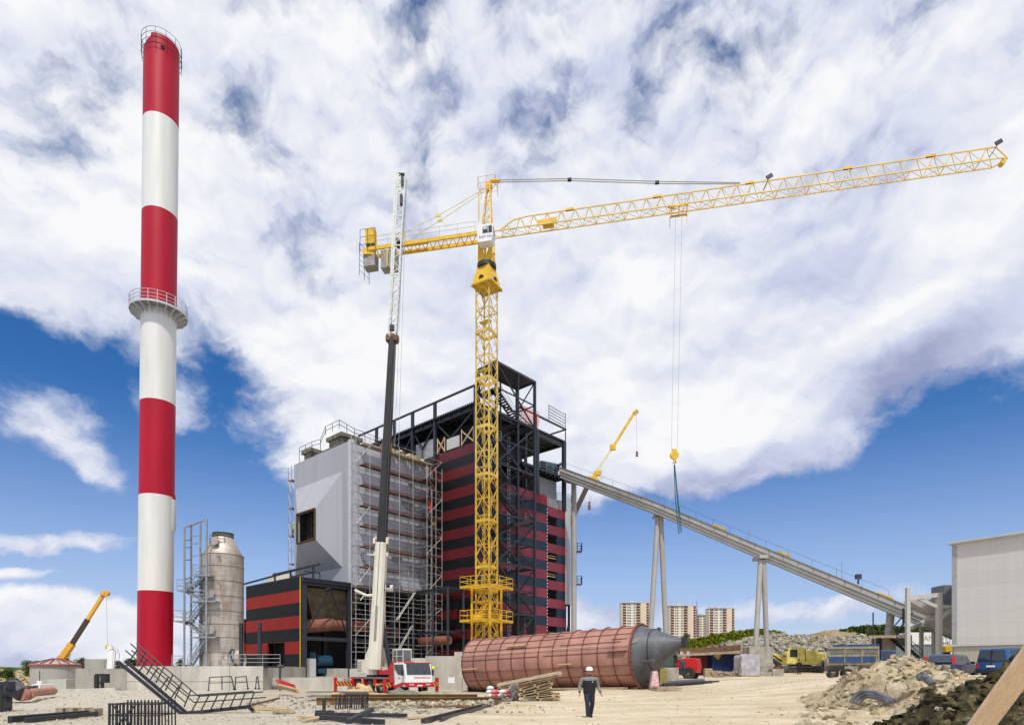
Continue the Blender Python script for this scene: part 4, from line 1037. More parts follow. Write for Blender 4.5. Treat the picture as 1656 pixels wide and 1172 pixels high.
    m = MB(); m.path([J(.1, 0, ap-.5), J(.2, 0, ap+.25), J(.6, 0, ap+.5), J(1.6, 0, ap+.35)], .22, 8); m.tube(J(.3, -.3, ap-.1), J(.3, .3, ap-.1), .4, 14)
    rail(m, [J(-.9, -.8, ap-.9), J(1.2, -.8, ap-.9), J(1.2, .8, ap-.9), J(-.9, .8, ap-.9), J(-.9, -.8, ap-.9)], h=1.5, r=.025, n=2, posts=1.2)
    m.beam(J(-.8, -.8, ap-.9), J(1.1, -.8, ap-.9), .06); m.tube(J(-.75, -.7, ap-4.5), J(-.75, -.7, ap-.9), .03, 4); m.tube(J(-.95, -.3, ap-4.5), J(-.95, -.3, ap-.9), .03, 4)
    m.build('head_sheave', yel2, R)
    for q in (-.16, .16):
        m = MB(); m.path([J(1.6, q, ap+.35), J(10, q, 59.2), J(20, q, 57.3), J(29, q*.6, zt+.15)], .045, 6); m.build('pendant_bar', mat('cable_grey', (.32, .30, .24), .6), R)
    m = MB()
    for l, z in ((10, 59.2), (20, 57.3)): m.box(J(l, 0, z), (.45, .4, .2), atan2(jd.y, jd.x))
    m.build('pendant_joint', steel2, R)
    # counter-jib
    cz = 53.7; m = MB()
    for v in (-.75, .75):
        m.beam(J(-.6, v, cz+.25), J(-15.2, v, cz+.25), .2, .42)
    for k in range(14):
        a = -1-k; m.beam(J(a, -.75, cz+.2), J(a-1, .75, cz+.2), .07); m.beam(J(a, .75, cz+.2), J(a, -.75, cz+.2), .07)
    m.build('counter_jib', yel2, R)
    m = MB(); 
    for v in (-.9, .9): rail(m, [J(-1.2, v, cz+.45), J(-14.5, v, cz+.45)], h=1.15, r=.028, n=2, posts=2.2)
    m.build('counter_jib_rail', pyel, R)
    for q in (-.7, .7):
        m = MB(); m.path([J(0, q*.2, ap-.3), J(-6, q*.6, 57.0), J(-10.6, q, cz+1.5), J(-12.2, q, cz+.5)], .035, 5)
        for l, z in ((-6, 57.0), (-10.4, cz+1.6)): m.box(J(l, q*(-l/10.6), z), (.7, .1, .28), atan2(jd.y, jd.x))
        m.build('stay_rod', pyel, R)
    m = MB(); m.beam(J(-10.4, 0, cz+.5), J(-10.4, 0, cz+2.0), .12); m.beam(J(-7.5, 0, cz+.7), J(-11, 0, cz+.7), .6, .22); m.build('stay_post', yel, R)
    m = MB(); m.box(J(-14.9, 0, cz+2.1), (1.15, .9, 1.9), atan2(jd.y, jd.x)); m.build('winch_cover', yel2, R)
    m = MB(); rail(m, [J(-15.9, -1, cz-.2), J(-13.9, -1, cz-.2)], h=2.8, r=.03, n=3, posts=1); rail(m, [J(-16, -1, cz-3), J(-15.6, 1, cz-3)], h=4, r=.03, n=6, posts=1.2); m.tube(J(-14.9, -.5, cz+.7), J(-14.9, .5, cz+.7), .45, 12); m.build('rear_platform', steel2, R)
    wt = mat('weathered_ballast', (.30, .29, .25), .85, var=.3, vs=1.5)
    for l, w_, h_, zc in ((-14.9, 1.5, 1.7, -.9), (-12.9, .9, 2.1, -1.2), (-11.9, .9, 2.1, -1.2)):
        m = MB(); m.box(J(l, 0, cz+zc), (w_, 1.3, h_), atan2(jd.y, jd.x)); m.build('counterweight', wt, R, bevel=.04)
    m = MB(); m.beam(J(-12.4, -.8, cz-2.2), J(-12.4, -.8, cz+.2), .14, .1); m.beam(J(-14.9, -.72, cz-.4), J(-14.9, -.72, cz+.3), 1.5, .14); m.build('ballast_strap', yel2, R)
    # trolley, ropes, hook
    l = 22.4; m = MB()
    for v in (-.8, .8): m.beam(J(l-.9, v, zb-.25), J(l+.9, v, zb-.25), .12, .2)
    for a in (-.85, 0, .85): m.beam(J(l+a, -.9, zb-.3), J(l+a, .9, zb-.3), .1); 
    for a in (-.95, .95):
        for v in (-.85, .85): m.beam(J(l+a, v, zb-.2), J(l+a, v, zb-1.5 if a < 0 else zb-1.3), .06)
    m.beam(J(l-.95, -.85, zb-1.0), J(l+.95, -.85, zb-1.0), .04); m.beam(J(l-1.2, -.7, zb-.2), J(l-.4, .7, zb+.5), .3, .05); rail(m, [J(l+.2, -1.0, zb-.3), J(l+1.1, -1.0, zb-.3)], h=1, r=.025, n=2, posts=.5)
    m.build('trolley', yel2, R)
    hk = P(1090.5, 727, 70.5); rp = MB()
    for a in (-.35, .35):
        for d in (-.05, .05): rp.tube(J(l+a, d, zb-.4), hk+jd*a*.9+jn*d, .014, 4)
    rp.build('hoist_rope', mat('rope_grey', (.42, .40, .36), .6), R)
    m = MB(); 
    m.tube(hk+V(0, -.15, -.6), hk+V(0, .15, -.6), .48, 18); m.box(hk+V(0, 0, -.1), (.5, .25, .35)); m.tube(hk+V(0, 0, -1.0), hk+V(0, 0, -1.35), .12, 8)
    hb = m.build('hook_block', yel2, R)
    h = MB(); h.path([hk+V(sin(t)*.18, 0, -1.55-cos(t)*.2+.2) for t in [i*.5-1 for i in range(10)]], .05, 6); h.build('hook', steel2, hb)
    sl = MB(); z0 = hk.z-1.7; z1 = P(0, 862, 70.5).z; sl.path([V(hk.x-.03, hk.y, z0), V(hk.x+.12, hk.y, (z0+z1)/2), V(hk.x+.42, hk.y, z1+.7), V(hk.x+.5, hk.y, z1), V(hk.x+.8, hk.y, z1+.2), V(hk.x+.75, hk.y, z1+1.2), V(hk.x+.45, hk.y, (z0+z1)/2-.5), V(hk.x+.05, hk.y, z0)], .05, 5)
    sl.path([V(hk.x, hk.y-.1, z0), V(hk.x+.3, hk.y-.1, (z0+z1)/2), V(hk.x+.62, hk.y-.1, z1+.35)], .05, 5)
    tag(sl.build('lifting_sling', mat('sling_teal', (.01, .10, .13), .6)), 'dark teal lifting sling looped below the tower crane hook', 'sling')
tower_crane()

# ------------------------------------------------------------------ mobile crane
def mobile_crane():
    Y = 58.0; c = gp(628, Y); th = radians(-50)                 # heading: right and towards the camera
    hd = V(cos(th), sin(th), 0); c.z = -.44
    M = Matrix.Translation(c) @ Matrix.Rotation(th, 4, 'Z')
    R = root('mobile_crane', c, 'white and red crane truck with a long black and white telescopic boom', 'crane truck')
    def B(): return MB(M)
    # local: x forward, y left, z up
    m = B(); m.bb(-5.0, 3.4, -.5, .5, .75, 1.25); m.bb(-5.0, 2.6, -1.3, 1.3, 1.38, 1.55); m.build('chassis', mat('chassis_grey', (.16, .16, .16), .6), R)
    m = B()
    for x in (-4.9, -2.55, -.15, 1.95): m.bb(x-.22, x+.22, -1.34, 1.34, .75, 1.5)
    m.bb(2.6, 3.4, -1.36, 1.36, .75, 1.75); m.bb(-5.1, -4.6, -1.35, 1.35, .6, 1.5); m.build('mudguard', redp, R)
    st = B()
    for x in (-4.9, -2.55):
        for z in (.85, 1.05, 1.25): st.bb(x-.13, x+.13, -1.39, -1.345, z, z+.07)
    st.build('step', whitep, R)
    for x in (-3.7, -1.3, 1.0, 4.2):
        for s_ in (-1, 1):
            t = B(); t.lathe([(.28, -.16), (.5, -.18), (.60, -.14), (.62, 0), (.60, .14), (.5, .18), (.28, .16)], (x, s_*1.12, .62), 28, axis=(0, 1, 0)); w = t.build('wheel', tyre, R, smooth=True)
            q = B(); q.lathe([(0, .06), (.14, .09), (.16, .04), (.27, .02), (.31, .12), (.31, -.1)], (x, s_*1.17, .62), 24, axis=(0, s_, 0)); q.build('rim', cream, w, smooth=True)
    # low front cab
    m = B(); prof = [(3.45, .75), (5.35, .75), (5.5, 1.1), (5.42, 1.75), (5.15, 2.75), (4.9, 2.85), (3.35, 2.80), (3.35, 1.6)]
    m.prism([V(x, -1.32, z) for x, z in prof], V(0, 2.64, 0)); cab = m.build('cab', whitep, R, bevel=.05)
    g1 = B(); g1.prism([V(5.435, -1.22, 1.80), V(5.435, 1.22, 1.80), V(5.19, 1.16, 2.72), V(5.19, -1.16, 2.72)], V(.02, 0, .01)); g1.build('windscreen', glass, cab)
    g1 = B(); g1.prism([V(3.55, -1.335, 2.66), V(3.55, -1.335, 2.3), V(4.15, -1.335, 1.78), V(5.15, -1.335, 1.78), V(4.98, -1.335, 2.66)], V(0, -.015, 0)); g1.build('side_window', glass, cab)
    dt = B()
    for y in (-.5, .35): dt.beam(V(5.46, y, 1.82), V(5.33, y+.45, 2.25), .03)
    dt.bb(5.0, 5.15, -1.345, -1.325, 1.5, 1.56); dt.beam(V(4.98, -1.33, 1.1), V(5.16, -1.33, 1.78), .02); dt.beam(V(3.5, -1.33, 1.0), V(3.5, -1.33, 2.7), .02); dt.bb(5.44, 5.47, -1.1, 1.1, 1.17, 1.2); dt.build('wiper_and_seam', steel2, cab)
    tr = B(); tr.bb(5.0, 5.2, -1.3, 1.3, 2.78, 2.84); tr.build('sun_visor', redp, cab)
    pl = B(); pl.bb(5.535, 5.545, -.26, .26, .8, .92); pl.build('number_plate', whitep, cab)
    rr = B(); rr.bb(5.35, 5.53, -1.36, 1.36, .72, 1.12); rr.prism([V(3.4, -1.35, .6), V(4.6, -1.35, .72), V(5.5, -1.35, 1.1), V(4.9, -1.35, 1.15), V(3.4, -1.35, .8)], V(0, -.03, 0)); rr.build('bumper', redp, cab)
    lp = B()
    for y in (-.95, -.7, .7, .95): lp.box((5.54, y, .95), (.03, .18, .14))
    lp.build('headlight', lgrey, cab)
    mr = B(); mr.bb(5.1, 5.22, 1.45, 1.62, 1.7, 2.2); mr.bb(5.1, 5.2, -1.6, -1.45, 1.7, 2.2); mr.build('mirror', steel2, cab)
    bl = B(); bl.ball((5.15, 1.6, 2.38), .16, 10, 6); bl.build('beacon', mat('lime_lamp', (.75, .8, .05), .4), cab)
    text('TERRAMEDIUS', .24, M @ V(5.462, .25, 1.52), radians(83), th+radians(90), redp, cab, sx=1.1)
    text('TERRA', .15, M @ V(4.3, -1.345, 1.5), radians(90), th, redp, cab)
    # outriggers with hazard stripes
    hz = bpy.data.materials.new('hazard_stripes'); hz.use_nodes = True; N, L = nodes(hz); tc = N.new('ShaderNodeTexCoord'); wv = N.new('ShaderNodeTexWave'); wv.bands_direction = 'DIAGONAL'; wv.inputs['Scale'].default_value = 1.35; L.new(tc.outputs['Object'], wv.inputs['Vector'])
    rp = N.new('ShaderNodeValToRGB'); rp.color_ramp.interpolation = 'CONSTANT'; rp.color_ramp.elements[0].color = (.04, .03, .03, 1); rp.color_ramp.elements[1].position = .5; rp.color_ramp.elements[1].color = (.85, .28, .03, 1); L.new(wv.outputs['Fac'], rp.inputs[0]); L.new(rp.outputs[0], N['Principled BSDF'].inputs['Base Color'])
    for x, s_, l in ((-4.85, -1, 3.0), (-4.85, 1, 3.0), (2.85, -1, 1.9), (3.3, 1, 3.2)):
        o = B(); o.bb(x-.14, x+.14, s_*1.2, s_*l, .82, 1.12); o.bb(x-.12, x+.12, s_*(l-.12), s_*(l+.12), .25, 1.5); ob = o.build('outrigger', redp, R)
        q = B(); q.lathe([(0, .0), (.35, .0), (.35, .1), (.1, .2)], (x, s_*l, .05), 14); q.tube(V(x, s_*l, .2), V(x, s_*l, .6), .06, 6); q.build('foot_plate', steel2, ob)
        h = B(); h.bb(x+.15, x+.18, min(s_*1.4, s_*l), max(s_*1.4, s_*l), .66, 1.1); h.build('hazard_board', hz, ob)
    h = B(); h.bb(.2, 2.9, -1.42, -1.38, .62, .98); h.build('hazard_board', hz, R)
    # upper carriage
    m = B(); m.bb(-3.4, -.9, -1.15, 1.15, 1.75, 2.5); m.bb(-3.9, -2.2, -1.2, -.45, 1.9, 3.2); m.bb(-3.9, -2.2, .45, 1.2, 1.9, 3.2)
    for s_ in (-.75, .75): m.prism([V(-3.2, s_-.12, 2.4), V(-1.2, s_-.12, 1.9), V(-1.0, s_-.12, 2.8), V(-1.55, s_-.12, 4.2), V(-2.3, s_-.12, 4.3), V(-2.9, s_-.12, 3.6)], V(0, .24, 0))
    m.build('upper_carriage', cream, R)
    gr = B()
    for z in (2.1, 2.35, 2.6, 2.85): gr.bb(-3.8, -3.0, -1.23, -1.205, z, z+.12)
    gr.build('grille', mat('warm_grey', (.35, .32, .26), .6), R)
    MB(M).lathe([(.9, 1.55), (1.1, 1.55), (1.1, 1.76), (.9, 1.76)], (-1.9, 0, 0), 28).build('slewing_ring', steel2, R)
    m = B(); m.prism([V(-1.0, -.7, 1.75), V(3.2, -.7, 1.75), V(3.2, -.7, 2.95), V(1.9, -.7, 2.9), V(1.1, -.7, 2.25), V(-1.0, -.7, 2.1)], V(0, 1.5, 0)); m.build('engine_cover', redp, R, bevel=.03)
    m = B(); m.bb(-.9, .9, .95, 1.9, 2.3, 4.2); oc = m.build('operator_cab', cream, R); m = B(); m.bb(-.8, .93, .93, 1.93, 3.0, 4.05); m.build('window', mat('cab_glass', (.14, .17, .19), .1, spec=.8), oc); m = B()
    for x, y in ((.95, 1.0), (.95, 1.88), (-.05, .92), (-.78, .92)): m.bb(x-.03, x+.03, y-.03, y+.03, 2.9, 4.1)
    m.bb(-.8, .98, .9, .95, 3.45, 3.5); m.build('window_frame', cream, oc)
    sm = B(); sm.box((3.3, -.9, 2.2), (.1, .1, 1.8)); sm.build('striped_pole', hz, R)
    # boom: bottom near (602,1085) to top (648,285) in the photograph
    Yb = 57.6; bp = P(606, 1082, Yb+.6); tp = P(649, 284, Yb+2.0); d = (tp-bp); Lb = d.length; u = d/Lb
    sidev = -u.cross(V(0, 1, 0)).normalized(); nv = u.cross(sidev)
    def at(y): return bp+u*Lb*((1085-y)/(1085-284))
    wb_ = mat('boom_white', (.66, .63, .52), .5, var=.1, vs=1, stretch=(1, 1, .3))
    bk = mat('boom_black', (.022, .019, .017), .35, var=.4, vs=1.2, stretch=(1, 1, .2))
    def bsec(y0, y1, w0, w1, dep, mt, name):
        m = MB(); p, q = at(y0), at(y1)
        pr = lambda c, w: [c+sidev*x*w+nv*z_*dep for x, z_ in ((-.5, -.32), (-.28, -.5), (.28, -.5), (.5, -.32), (.5, .5), (-.5, .5))]
        A, Bq = pr(p, w0), pr(q, w1); n = 6
        m.add(A+Bq, [tuple(range(n)), tuple(range(n, 2*n))]+[(i, (i+1) % n, n+(i+1) % n, n+i) for i in range(n)]); return m.build(name, mt, R)
    b1 = bsec(1085, 884, 1.22, .98, 1.15, wb_, 'boom_base')
    m = MB(); m.beam(at(1040)-nv*.6, at(985)-nv*.58, .22, .06, up=nv); m.build('boom_recess', mat('recess_grey', (.25, .24, .2), .6), b1)
    m = MB(); m.beam(at(985)-nv*.57-sidev*.02, at(884)-nv*.56-sidev*.02, .05, .03, up=nv); m.build('grease_line', steel2, b1)
    m = MB()
    for y in (884, 888, 894): m.beam(at(y)-sidev*.68, at(y)+sidev*.68, .14, 1.2, up=u)
    for s_ in (-.6, .6): m.box(at(882)+sidev*s_-nv*.4, (.18, .3, .5))
    m.build('boom_collar', wb_, b1)
    m = MB(); q = at(968); m.path([q-sidev*.5-nv*.3, q-sidev*1.0-nv*.5+V(0, 0, -.1), q-sidev*2.1-nv*.5+V(0, 0, .35)], .13, 7); m.tube(q-sidev*1.2-nv*.5, q-sidev*1.6-nv*.5+V(0, 0, -.55), .06, 5); m.build('jib_arm', wb_, b1)
    m = MB(); q = at(955); m.tube(q+sidev*.6, q+sidev*1.3, .33, 14); m.build('winch_drum', lgrey, b1)
    m = MB(); q = at(952); m.tube(q+sidev*.7, q+sidev*1.05, .38, 14); m.build('winch_rope', steel2, b1)
    m = MB(); q = at(905); m.tube(q-sidev*.5-nv*.4, q-sidev*1.2-nv*.5+V(0, 0, .05), .06, 5); m.build('bracket', wb_, b1)
    m = MB(); m.tube(at(1075)+sidev*.9+nv*.5-u*.5+V(.5, 0, 0), at(1010)+nv*.5+sidev*.35, .22, 12); m.build('luffing_cylinder', steel2, R, smooth=True)
    b2 = bsec(884, 553, .86, .60, .8, bk, 'boom_inner')
    m = MB()
    for s_ in (-.36, .36): m.beam(at(880)+sidev*s_*1.0-nv*.38, at(560)+sidev*s_*.72-nv*.28, .03, .03)
    m.build('edge_line', mat('edge_grey', (.1, .09, .08), .5), b2)
    m = MB(); q = at(730); m.beam(q-sidev*.5, q+sidev*.5, .14, .9, up=u); q = at(553); m.tube(q-sidev*.6, q+sidev*.6, .32, 12); m.box(q, (1.0, .8, .6)); m.build('boom_head', rust, b2)
    # lattice fly jib
    m = MB(); w0, w1 = .62, .92
    def fj(y, x, z_): t = (553-y)/(553-284); return at(y)+sidev*x*(w0+(w1-w0)*t)*.5+nv*z_*.4
    for x in (-1, 1):
        for z_ in (-1, 1): m.beam(fj(550, x, z_), fj(286, x, z_), .17 if x < 0 else .10)
    for k in range(22):
        y0, y1 = 548-12*k, 548-12*(k+1); s_ = 1 if k % 2 else -1
        for z_ in (-1, 1): m.beam(fj(y0, s_, z_), fj(y1, -s_, z_), .055)
        m.beam(fj(y0, 1, -1), fj(y1, 1, 1), .05)
        if k % 4 == 0: m.beam(fj(y0, -1, -1), fj(y0, 1, -1), .09)
    m.prism([fj(552, -1, -1.05), fj(286, -1, -1.05), fj(286, -.35, -1.05), fj(552, -.45, -1.05)], nv*.05)
    m.build('fly_jib', mat('jib_grey', (.62, .63, .58), .5, var=.12), R)
    m = MB()
    for y in (300, 330): m.box(fj(y, .5, -1), (.22, .4, .9))
    m.tube(fj(395, .2, -1), fj(398, .2, 1), .2, 8); m.tube(fj(284, -.8, 0)+u*.1, fj(284, .9, 0)+u*.1, .14, 8); m.box(fj(540, 0, -1.2), (.4, .3, .5)); m.beam(fj(460, -1.3, 0), fj(440, -1.3, 0), .12)
    m.build('fly_jib_fitting', steel2, R)
    m = MB()
    for x in (.95, 1.35): p = fj(300, x, -1); m.tube(p, at(730)+sidev*(x*.9)-nv*.5, .016, 4)
    m.build('rope', scaf, R)
mobile_crane()

# ------------------------------------------------------------------ distant telescopic cranes
def tele(name, label, base, joints, ws, mats, head, rope=None, Yd=100):
    R = root(name, P(*base, Yd), label, 'crane')
    for i, ((p, q), w, mt) in enumerate(zip(zip(joints, joints[1:]), ws, mats)):
        m = MB(); m.beam(P(*p, Yd), P(*q, Yd), w, w*1.1); m.build('boom_section', mt, R)
    m = MB(); q = P(*joints[-1], Yd); d = (P(*joints[-1], Yd)-P(*joints[-2], Yd)).normalized(); m.box(q, (ws[-1]*1.5, .8, ws[-1]*1.1), 0); m.tube(q+V(.4, -.3, .1), q+V(.4, .3, .1), .4, 10); m.build('boom_head', head, R)
    if rope:
        m = MB(); t = P(*rope[0], Yd); b = P(*rope[1], Yd); m.tube(t, b, .03, 4); m.tube(t+V(.35, 0, 0), b+V(.1, 0, 0), .025, 4); m.build('rope', scaf, R)
        m = MB(); m.box(b, (.45, .3, .9)); m.box(b+V(0, 0, .8), (.3, .3, .4)); m.build('hook_block', rust, R)
    return R
brn = mat('boom_brown', (.06, .035, .02), .5)
orng = mat('crane_orange', (.75, .38, .03), .5, var=.15)
R = tele('telescopic_crane', 'orange telescopic crane boom rising behind the round tank with red roof', (95, 1075), [(92, 1076), (117, 1040), (142, 1001), (168, 960)], [.72, .50, .40], [orng, brn, orng], orng, None, 92)
MB().tube(P(172, 963, 92), P(174, 1048, 92), .025, 4).build('rope', scaf, R)
R = tele('telescopic_crane', 'yellow telescopic crane with lattice extension behind the conveyor', (928, 870), [(915, 860), (948, 790), (966, 765)], [.8, .7], [brn, yel2], yel2, ((954, 800), (953, 820)), 112)
m = MB(); a, b = P(958, 772, 112), P(992, 722, 112); dn = V(.55, 0, .4)
for e in (-1, 1): m.beam(a+dn*e*.9, b+dn*e*.5, .1)
for k in range(9): m.beam(a.lerp(b, k/9)+dn*.85*(1 if k % 2 else -1), a.lerp(b, (k+1)/9)+dn*.8*(-1 if k % 2 else 1), .06)
m.build('lattice_extension', pyel, R)
m = MB(); m.beam(P(990, 725, 112), P(1026, 667, 112), .45); m.box(P(991, 723, 112), (1.0, .5, 1.0)); m.build('fly_boom', yel2, R); m = MB(); m.beam(P(1025, 669, 112), P(1031, 664, 112), .6); m.build('fly_head', yel, R)
m = MB(); m.tube(P(1029, 667, 112), P(1030, 730, 112), .02, 4); m.build('rope', scaf, R); m = MB(); m.tube(P(1030, 730, 112), P(1030, 738, 112), .2, 8); m.build('hook', rust, R)
# white crane head behind the plinth
R = root('loader_crane', P(180, 1085, 66), 'folded white loader crane arm with yellow sheave behind the small tank', 'crane')
m = MB(); m.beam(P(178, 1085, 66), P(181, 1050, 66), .55, .4); m.beam(P(180, 1050, 66), P(177, 1044, 66), .5); m.beam(P(182, 1085, 66), P(186, 1052, 66), .18); m.build('arm', whitep, R)
m = MB(); m.tube(P(175, 1046, 65.8), P(175, 1046, 66.2), .3, 14); m.build('sheave', yel2, R)
m = MB(); m.path([P(188, 1046, 66), P(193, 1056, 66), P(192, 1075, 66)], .04, 4); m.build('hose', scaf, R)
# ------------------------------------------------------------------ conveyor gallery
def conveyor():
    R = root('conveyor_gallery', P(1232, 1090, 77), 'long sloping pale grey enclosed conveyor gallery running down to the right', 'conveyor')
    pts = [P(905, 755, 95), P(1065, 814, 86), P(1232, 884, 78), P(1434, 966, 70), P(1545, 1011, 66)]
    cm = mat('gallery_grey', (.40, .39, .36), .55, var=.1, vs=.5)
    dkm = mat('gallery_dark', (.20, .20, .20), .6, var=.2)
    sd = V(.6, .8, 0)
    def ext(poly, mt, name):
        m = MB()
        for p, q in zip(pts, pts[1:]):
            d = (q-p); A = [p+sd*a+V(0, 0, z) for a, z in poly]; B_ = [q+sd*a+V(0, 0, z) for a, z in poly]; n = len(poly)
            m.add(A+B_, [tuple(range(n))[::-1], tuple(range(n, 2*n))]+[(i, (i+1) % n, n+(i+1) % n, n+i) for i in range(n)])
        return m.build(name, mt, R)
    ext([(0, -.50), (2.0, -.50), (2.0, .02), (0, .02)], cm, 'upper_casing')
    ext([(-.14, -.62), (2.1, -.62), (2.1, -.50), (-.14, -.50)], cm, 'edge_flange')
    ext([(.05, -.95), (1.9, -.95), (1.9, -.62), (.05, -.62)], cm, 'mid_casing')
    ext([(-.12, -1.06), (2.0, -1.06), (2.0, -.95), (-.12, -.95)], cm, 'edge_flange')
    ext([(.0, -1.45), (1.9, -1.45), (1.9, -1.06), (.0, -1.06)], cm, 'lower_casing')
    ext([(-.1, -1.62), (2.0, -1.62), (2.0, -1.45), (-.1, -1.45)], dkm, 'bottom_flange')
    ext([(-.1, .02), (2.1, .02), (2.1, .09), (-.1, .09)], dkm, 'roof_sheet')
    m = MB()
    for p, q in zip(pts, pts[1:-1]): rail(m, [p+sd*1.9+V(0, 0, .1), q+sd*1.9+V(0, 0, .1)], h=.95, r=.016, n=1, posts=2.8)
    m.build('handrail', steel, R)
    st = MB()
    for p, q in zip(pts, pts[1:]):
        n = round((q-p).length/2)
        for k in range(n): t = p.lerp(q, (k+.5)/n); st.beam(t+V(0, -.03, -.5)-sd*.02, t+V(0, -.03, 0)-sd*.02, .05); 
    st.build('casing_joint', dkm, R)
    for px, y in ((957, 772), (1041, 805), (1162, 851), (1266, 894), (1430, 962)):
        Yc = 95-(px-905)/640*29; m = MB(); q = P(px, y, Yc)+sd*.6; a = V(.78, -.4, -.42)
        m.beam(q-a*.9, q+a*.9, .5, .2); m.build('yellow_hatch', yel2, R)
    for px, y, yt in ((1061, 812, 793), (1209, 873, 846), (1359, 934, 903)):
        Yc = 95-(px-905)/640*29; m = MB(); m.tube(P(px, y, Yc)+sd, P(px, yt, Yc)+sd, .03, 4); m.build('lightning_rod', galv, R)
    m = MB(); q = P(1388, 944, 72); m.tube(q, q+V(0, 0, .5), .12, 6); m.box(q+V(0, 0, .85), (.6, .4, .55)); m.build('lamp_box', mat('navy_paint', (.03, .05, .09), .5), R)
    # supports
    def leg(px0, y0, px1, y1, Y, r=.3, Y2=None): MBl = MB(); MBl.tube(P(px0, y0, Y), P(px1, y1, Y2 or Y), r, 14); return MBl
    for (tx, ty), feet, Y, rr in (((1066, 836), ((1050, 1052), (1078, 1052)), 87, .36), ((1232, 905), ((1222, 1047), (1240, 1047)), 77.5, .31)):
        T = root('a_frame_support', P((feet[0][0]+feet[1][0])/2, 1060, Y), 'pale A-shaped steel legs carrying the conveyor '+('behind the cone of the big vessel' if tx < 1100 else 'on a tall concrete pier beside the wrapped pallet'), 'support', 'pale legs under the conveyor')
        for i, (fx, fy) in enumerate(feet):
            leg(tx+(-2 if i == 0 else 2.5), ty, fx, fy, Y, rr, Y+(-.6 if i == 0 else .8)).build('leg', cm, T, smooth=True)
        m = MB(); m.box(P(tx, ty-4, Y)+V(0, .5, 0), (1.1, 2.4, .4)); m.build('head_beam', cm, T)
    T = root('column_support', P(1440, 1030, 71), 'short pale tubular column carrying the conveyor near its foot', 'support', 'pale legs under the conveyor')
    leg(1441, 984, 1437, 1031, 71, .42).build('leg', cm, T, smooth=True); m = MB(); m.box(P(1441, 982, 71), (1.2, 2, .3)); m.build('head_beam', cm, T)
    T = root('column_support', P(928, 1080, 96), 'tall pale tubular column under the head of the conveyor beside the silo', 'support', 'pale legs under the conveyor')
    m = MB(); m.tube(P(928, 1080, 96), P(928, 780, 96), .40, 16); m.build('leg', cm, T, smooth=True); m = MB(); m.tube(P(912, 776, 96), P(934, 781, 94), .34, 12); m.build('head_beam', cm, T, smooth=True)
    # loading frame at the hall
    T = root('transfer_frame', P(1495, 1085, 62), 'pale steel portal frame around the foot of the conveyor beside the hall', 'steel frame')
    fm = mat('frame_cream', (.50, .49, .45), .55, var=.08); m = MB()
    Y0 = 62
    for px, yt, dy, w_ in ((1468, 950, 0, .34), (1518.5, 960, 0, .44), (1511, 975, 6, .4), (1490, 1000, 7, .32)): MB().beam(P(px, 1088, Y0+dy), P(px, yt, Y0+dy), w_, w_).build('column', fm, T)
    m = MB()
    m = MB(); m.beam(P(1468, 967, Y0), P(1522, 961, Y0), .4, .42); m.beam(P(1484, 967, Y0), P(1516, 981, Y0), .25, .3); m.beam(P(1520, 981, Y0), P(1541, 980, Y0), .3); m.beam(P(1520, 1000, Y0), P(1540, 984, Y0), .3); m.beam(P(1522, 962, Y0), P(1520, 962, Y0+8), .3)
    m.beam(P(1475, 1015, Y0+4), P(1510, 996, Y0+5), .3); m.beam(P(1500, 1000, Y0+4), P(1514, 1020, Y0+5), .2); m.build('beam', fm, T)
    m = MB(); m.box(P(1533, 969, 66), (2.2, 2, 2.8)); m.build('chute_box', mat('chute_grey', (.20, .21, .23), .5, metal=.4), T)
    m = MB(); m.prism([P(1470, 971, 64), P(1515, 967, 64), P(1515, 992, 64), P(1500, 988, 64)], V(0, 1, 0)); m.build('side_sheet', cm, T)
    m = MB(); m.hexa([P(1515, 1000, 63), P(1545, 985, 63), P(1545, 985, 66), P(1515, 1000, 66), P(1515, 985, 63), P(1545, 960, 63), P(1545, 960, 66), P(1515, 985, 66)])
    m = MB(); m.beam(P(1510, 990, 64.5), P(1545, 1012, 64.5), 1.6, 1.9); m.build('chute', cm, T)
    # piers
    for px0, px1, y0, y1, Y, lab in ((1212, 1250, 1045, 1094, 74, 'tall concrete pier under the conveyor legs, left of the yellow excavator'), (1427, 1449, 1031, 1085, 68, 'square concrete pier under the short conveyor column')):
        m = MB(); a, b = P(px0, y1, Y), P(px1, y0, Y); m.bb(a.x, b.x, Y, Y+2.2, a.z-1, b.z); x = (a.x+b.x)/2; m.bb(x-.02, x+.02, Y-.02, Y, a.z, b.z); m.bb(x-.8, x-.77, Y-.02, Y, a.z, b.z) if px0 < 1300 else None
        tag(m.build('concrete_pier', conc2, org=V(x, Y, a.z)), lab, 'pier')
    m = MB(); a, b = P(1246, 1093, 72.8), P(1264, 1081, 72.8); m.bb(a.x, b.x, 72.2, 73.4, a.z-.6, b.z)
    tag(m.build('concrete_block', conc2), 'low concrete block at the right foot of the tall pier', 'concrete block')
    m = MB(); a, b = P(1226, 1096, 72.8), P(1245, 1086, 72.8); m.bb(a.x, b.x, 72.2, 73.4, a.z-.6, b.z)
    tag(m.build('concrete_footing', conc2), 'stained concrete footing in front of the tall pier', 'concrete footing')
conveyor()

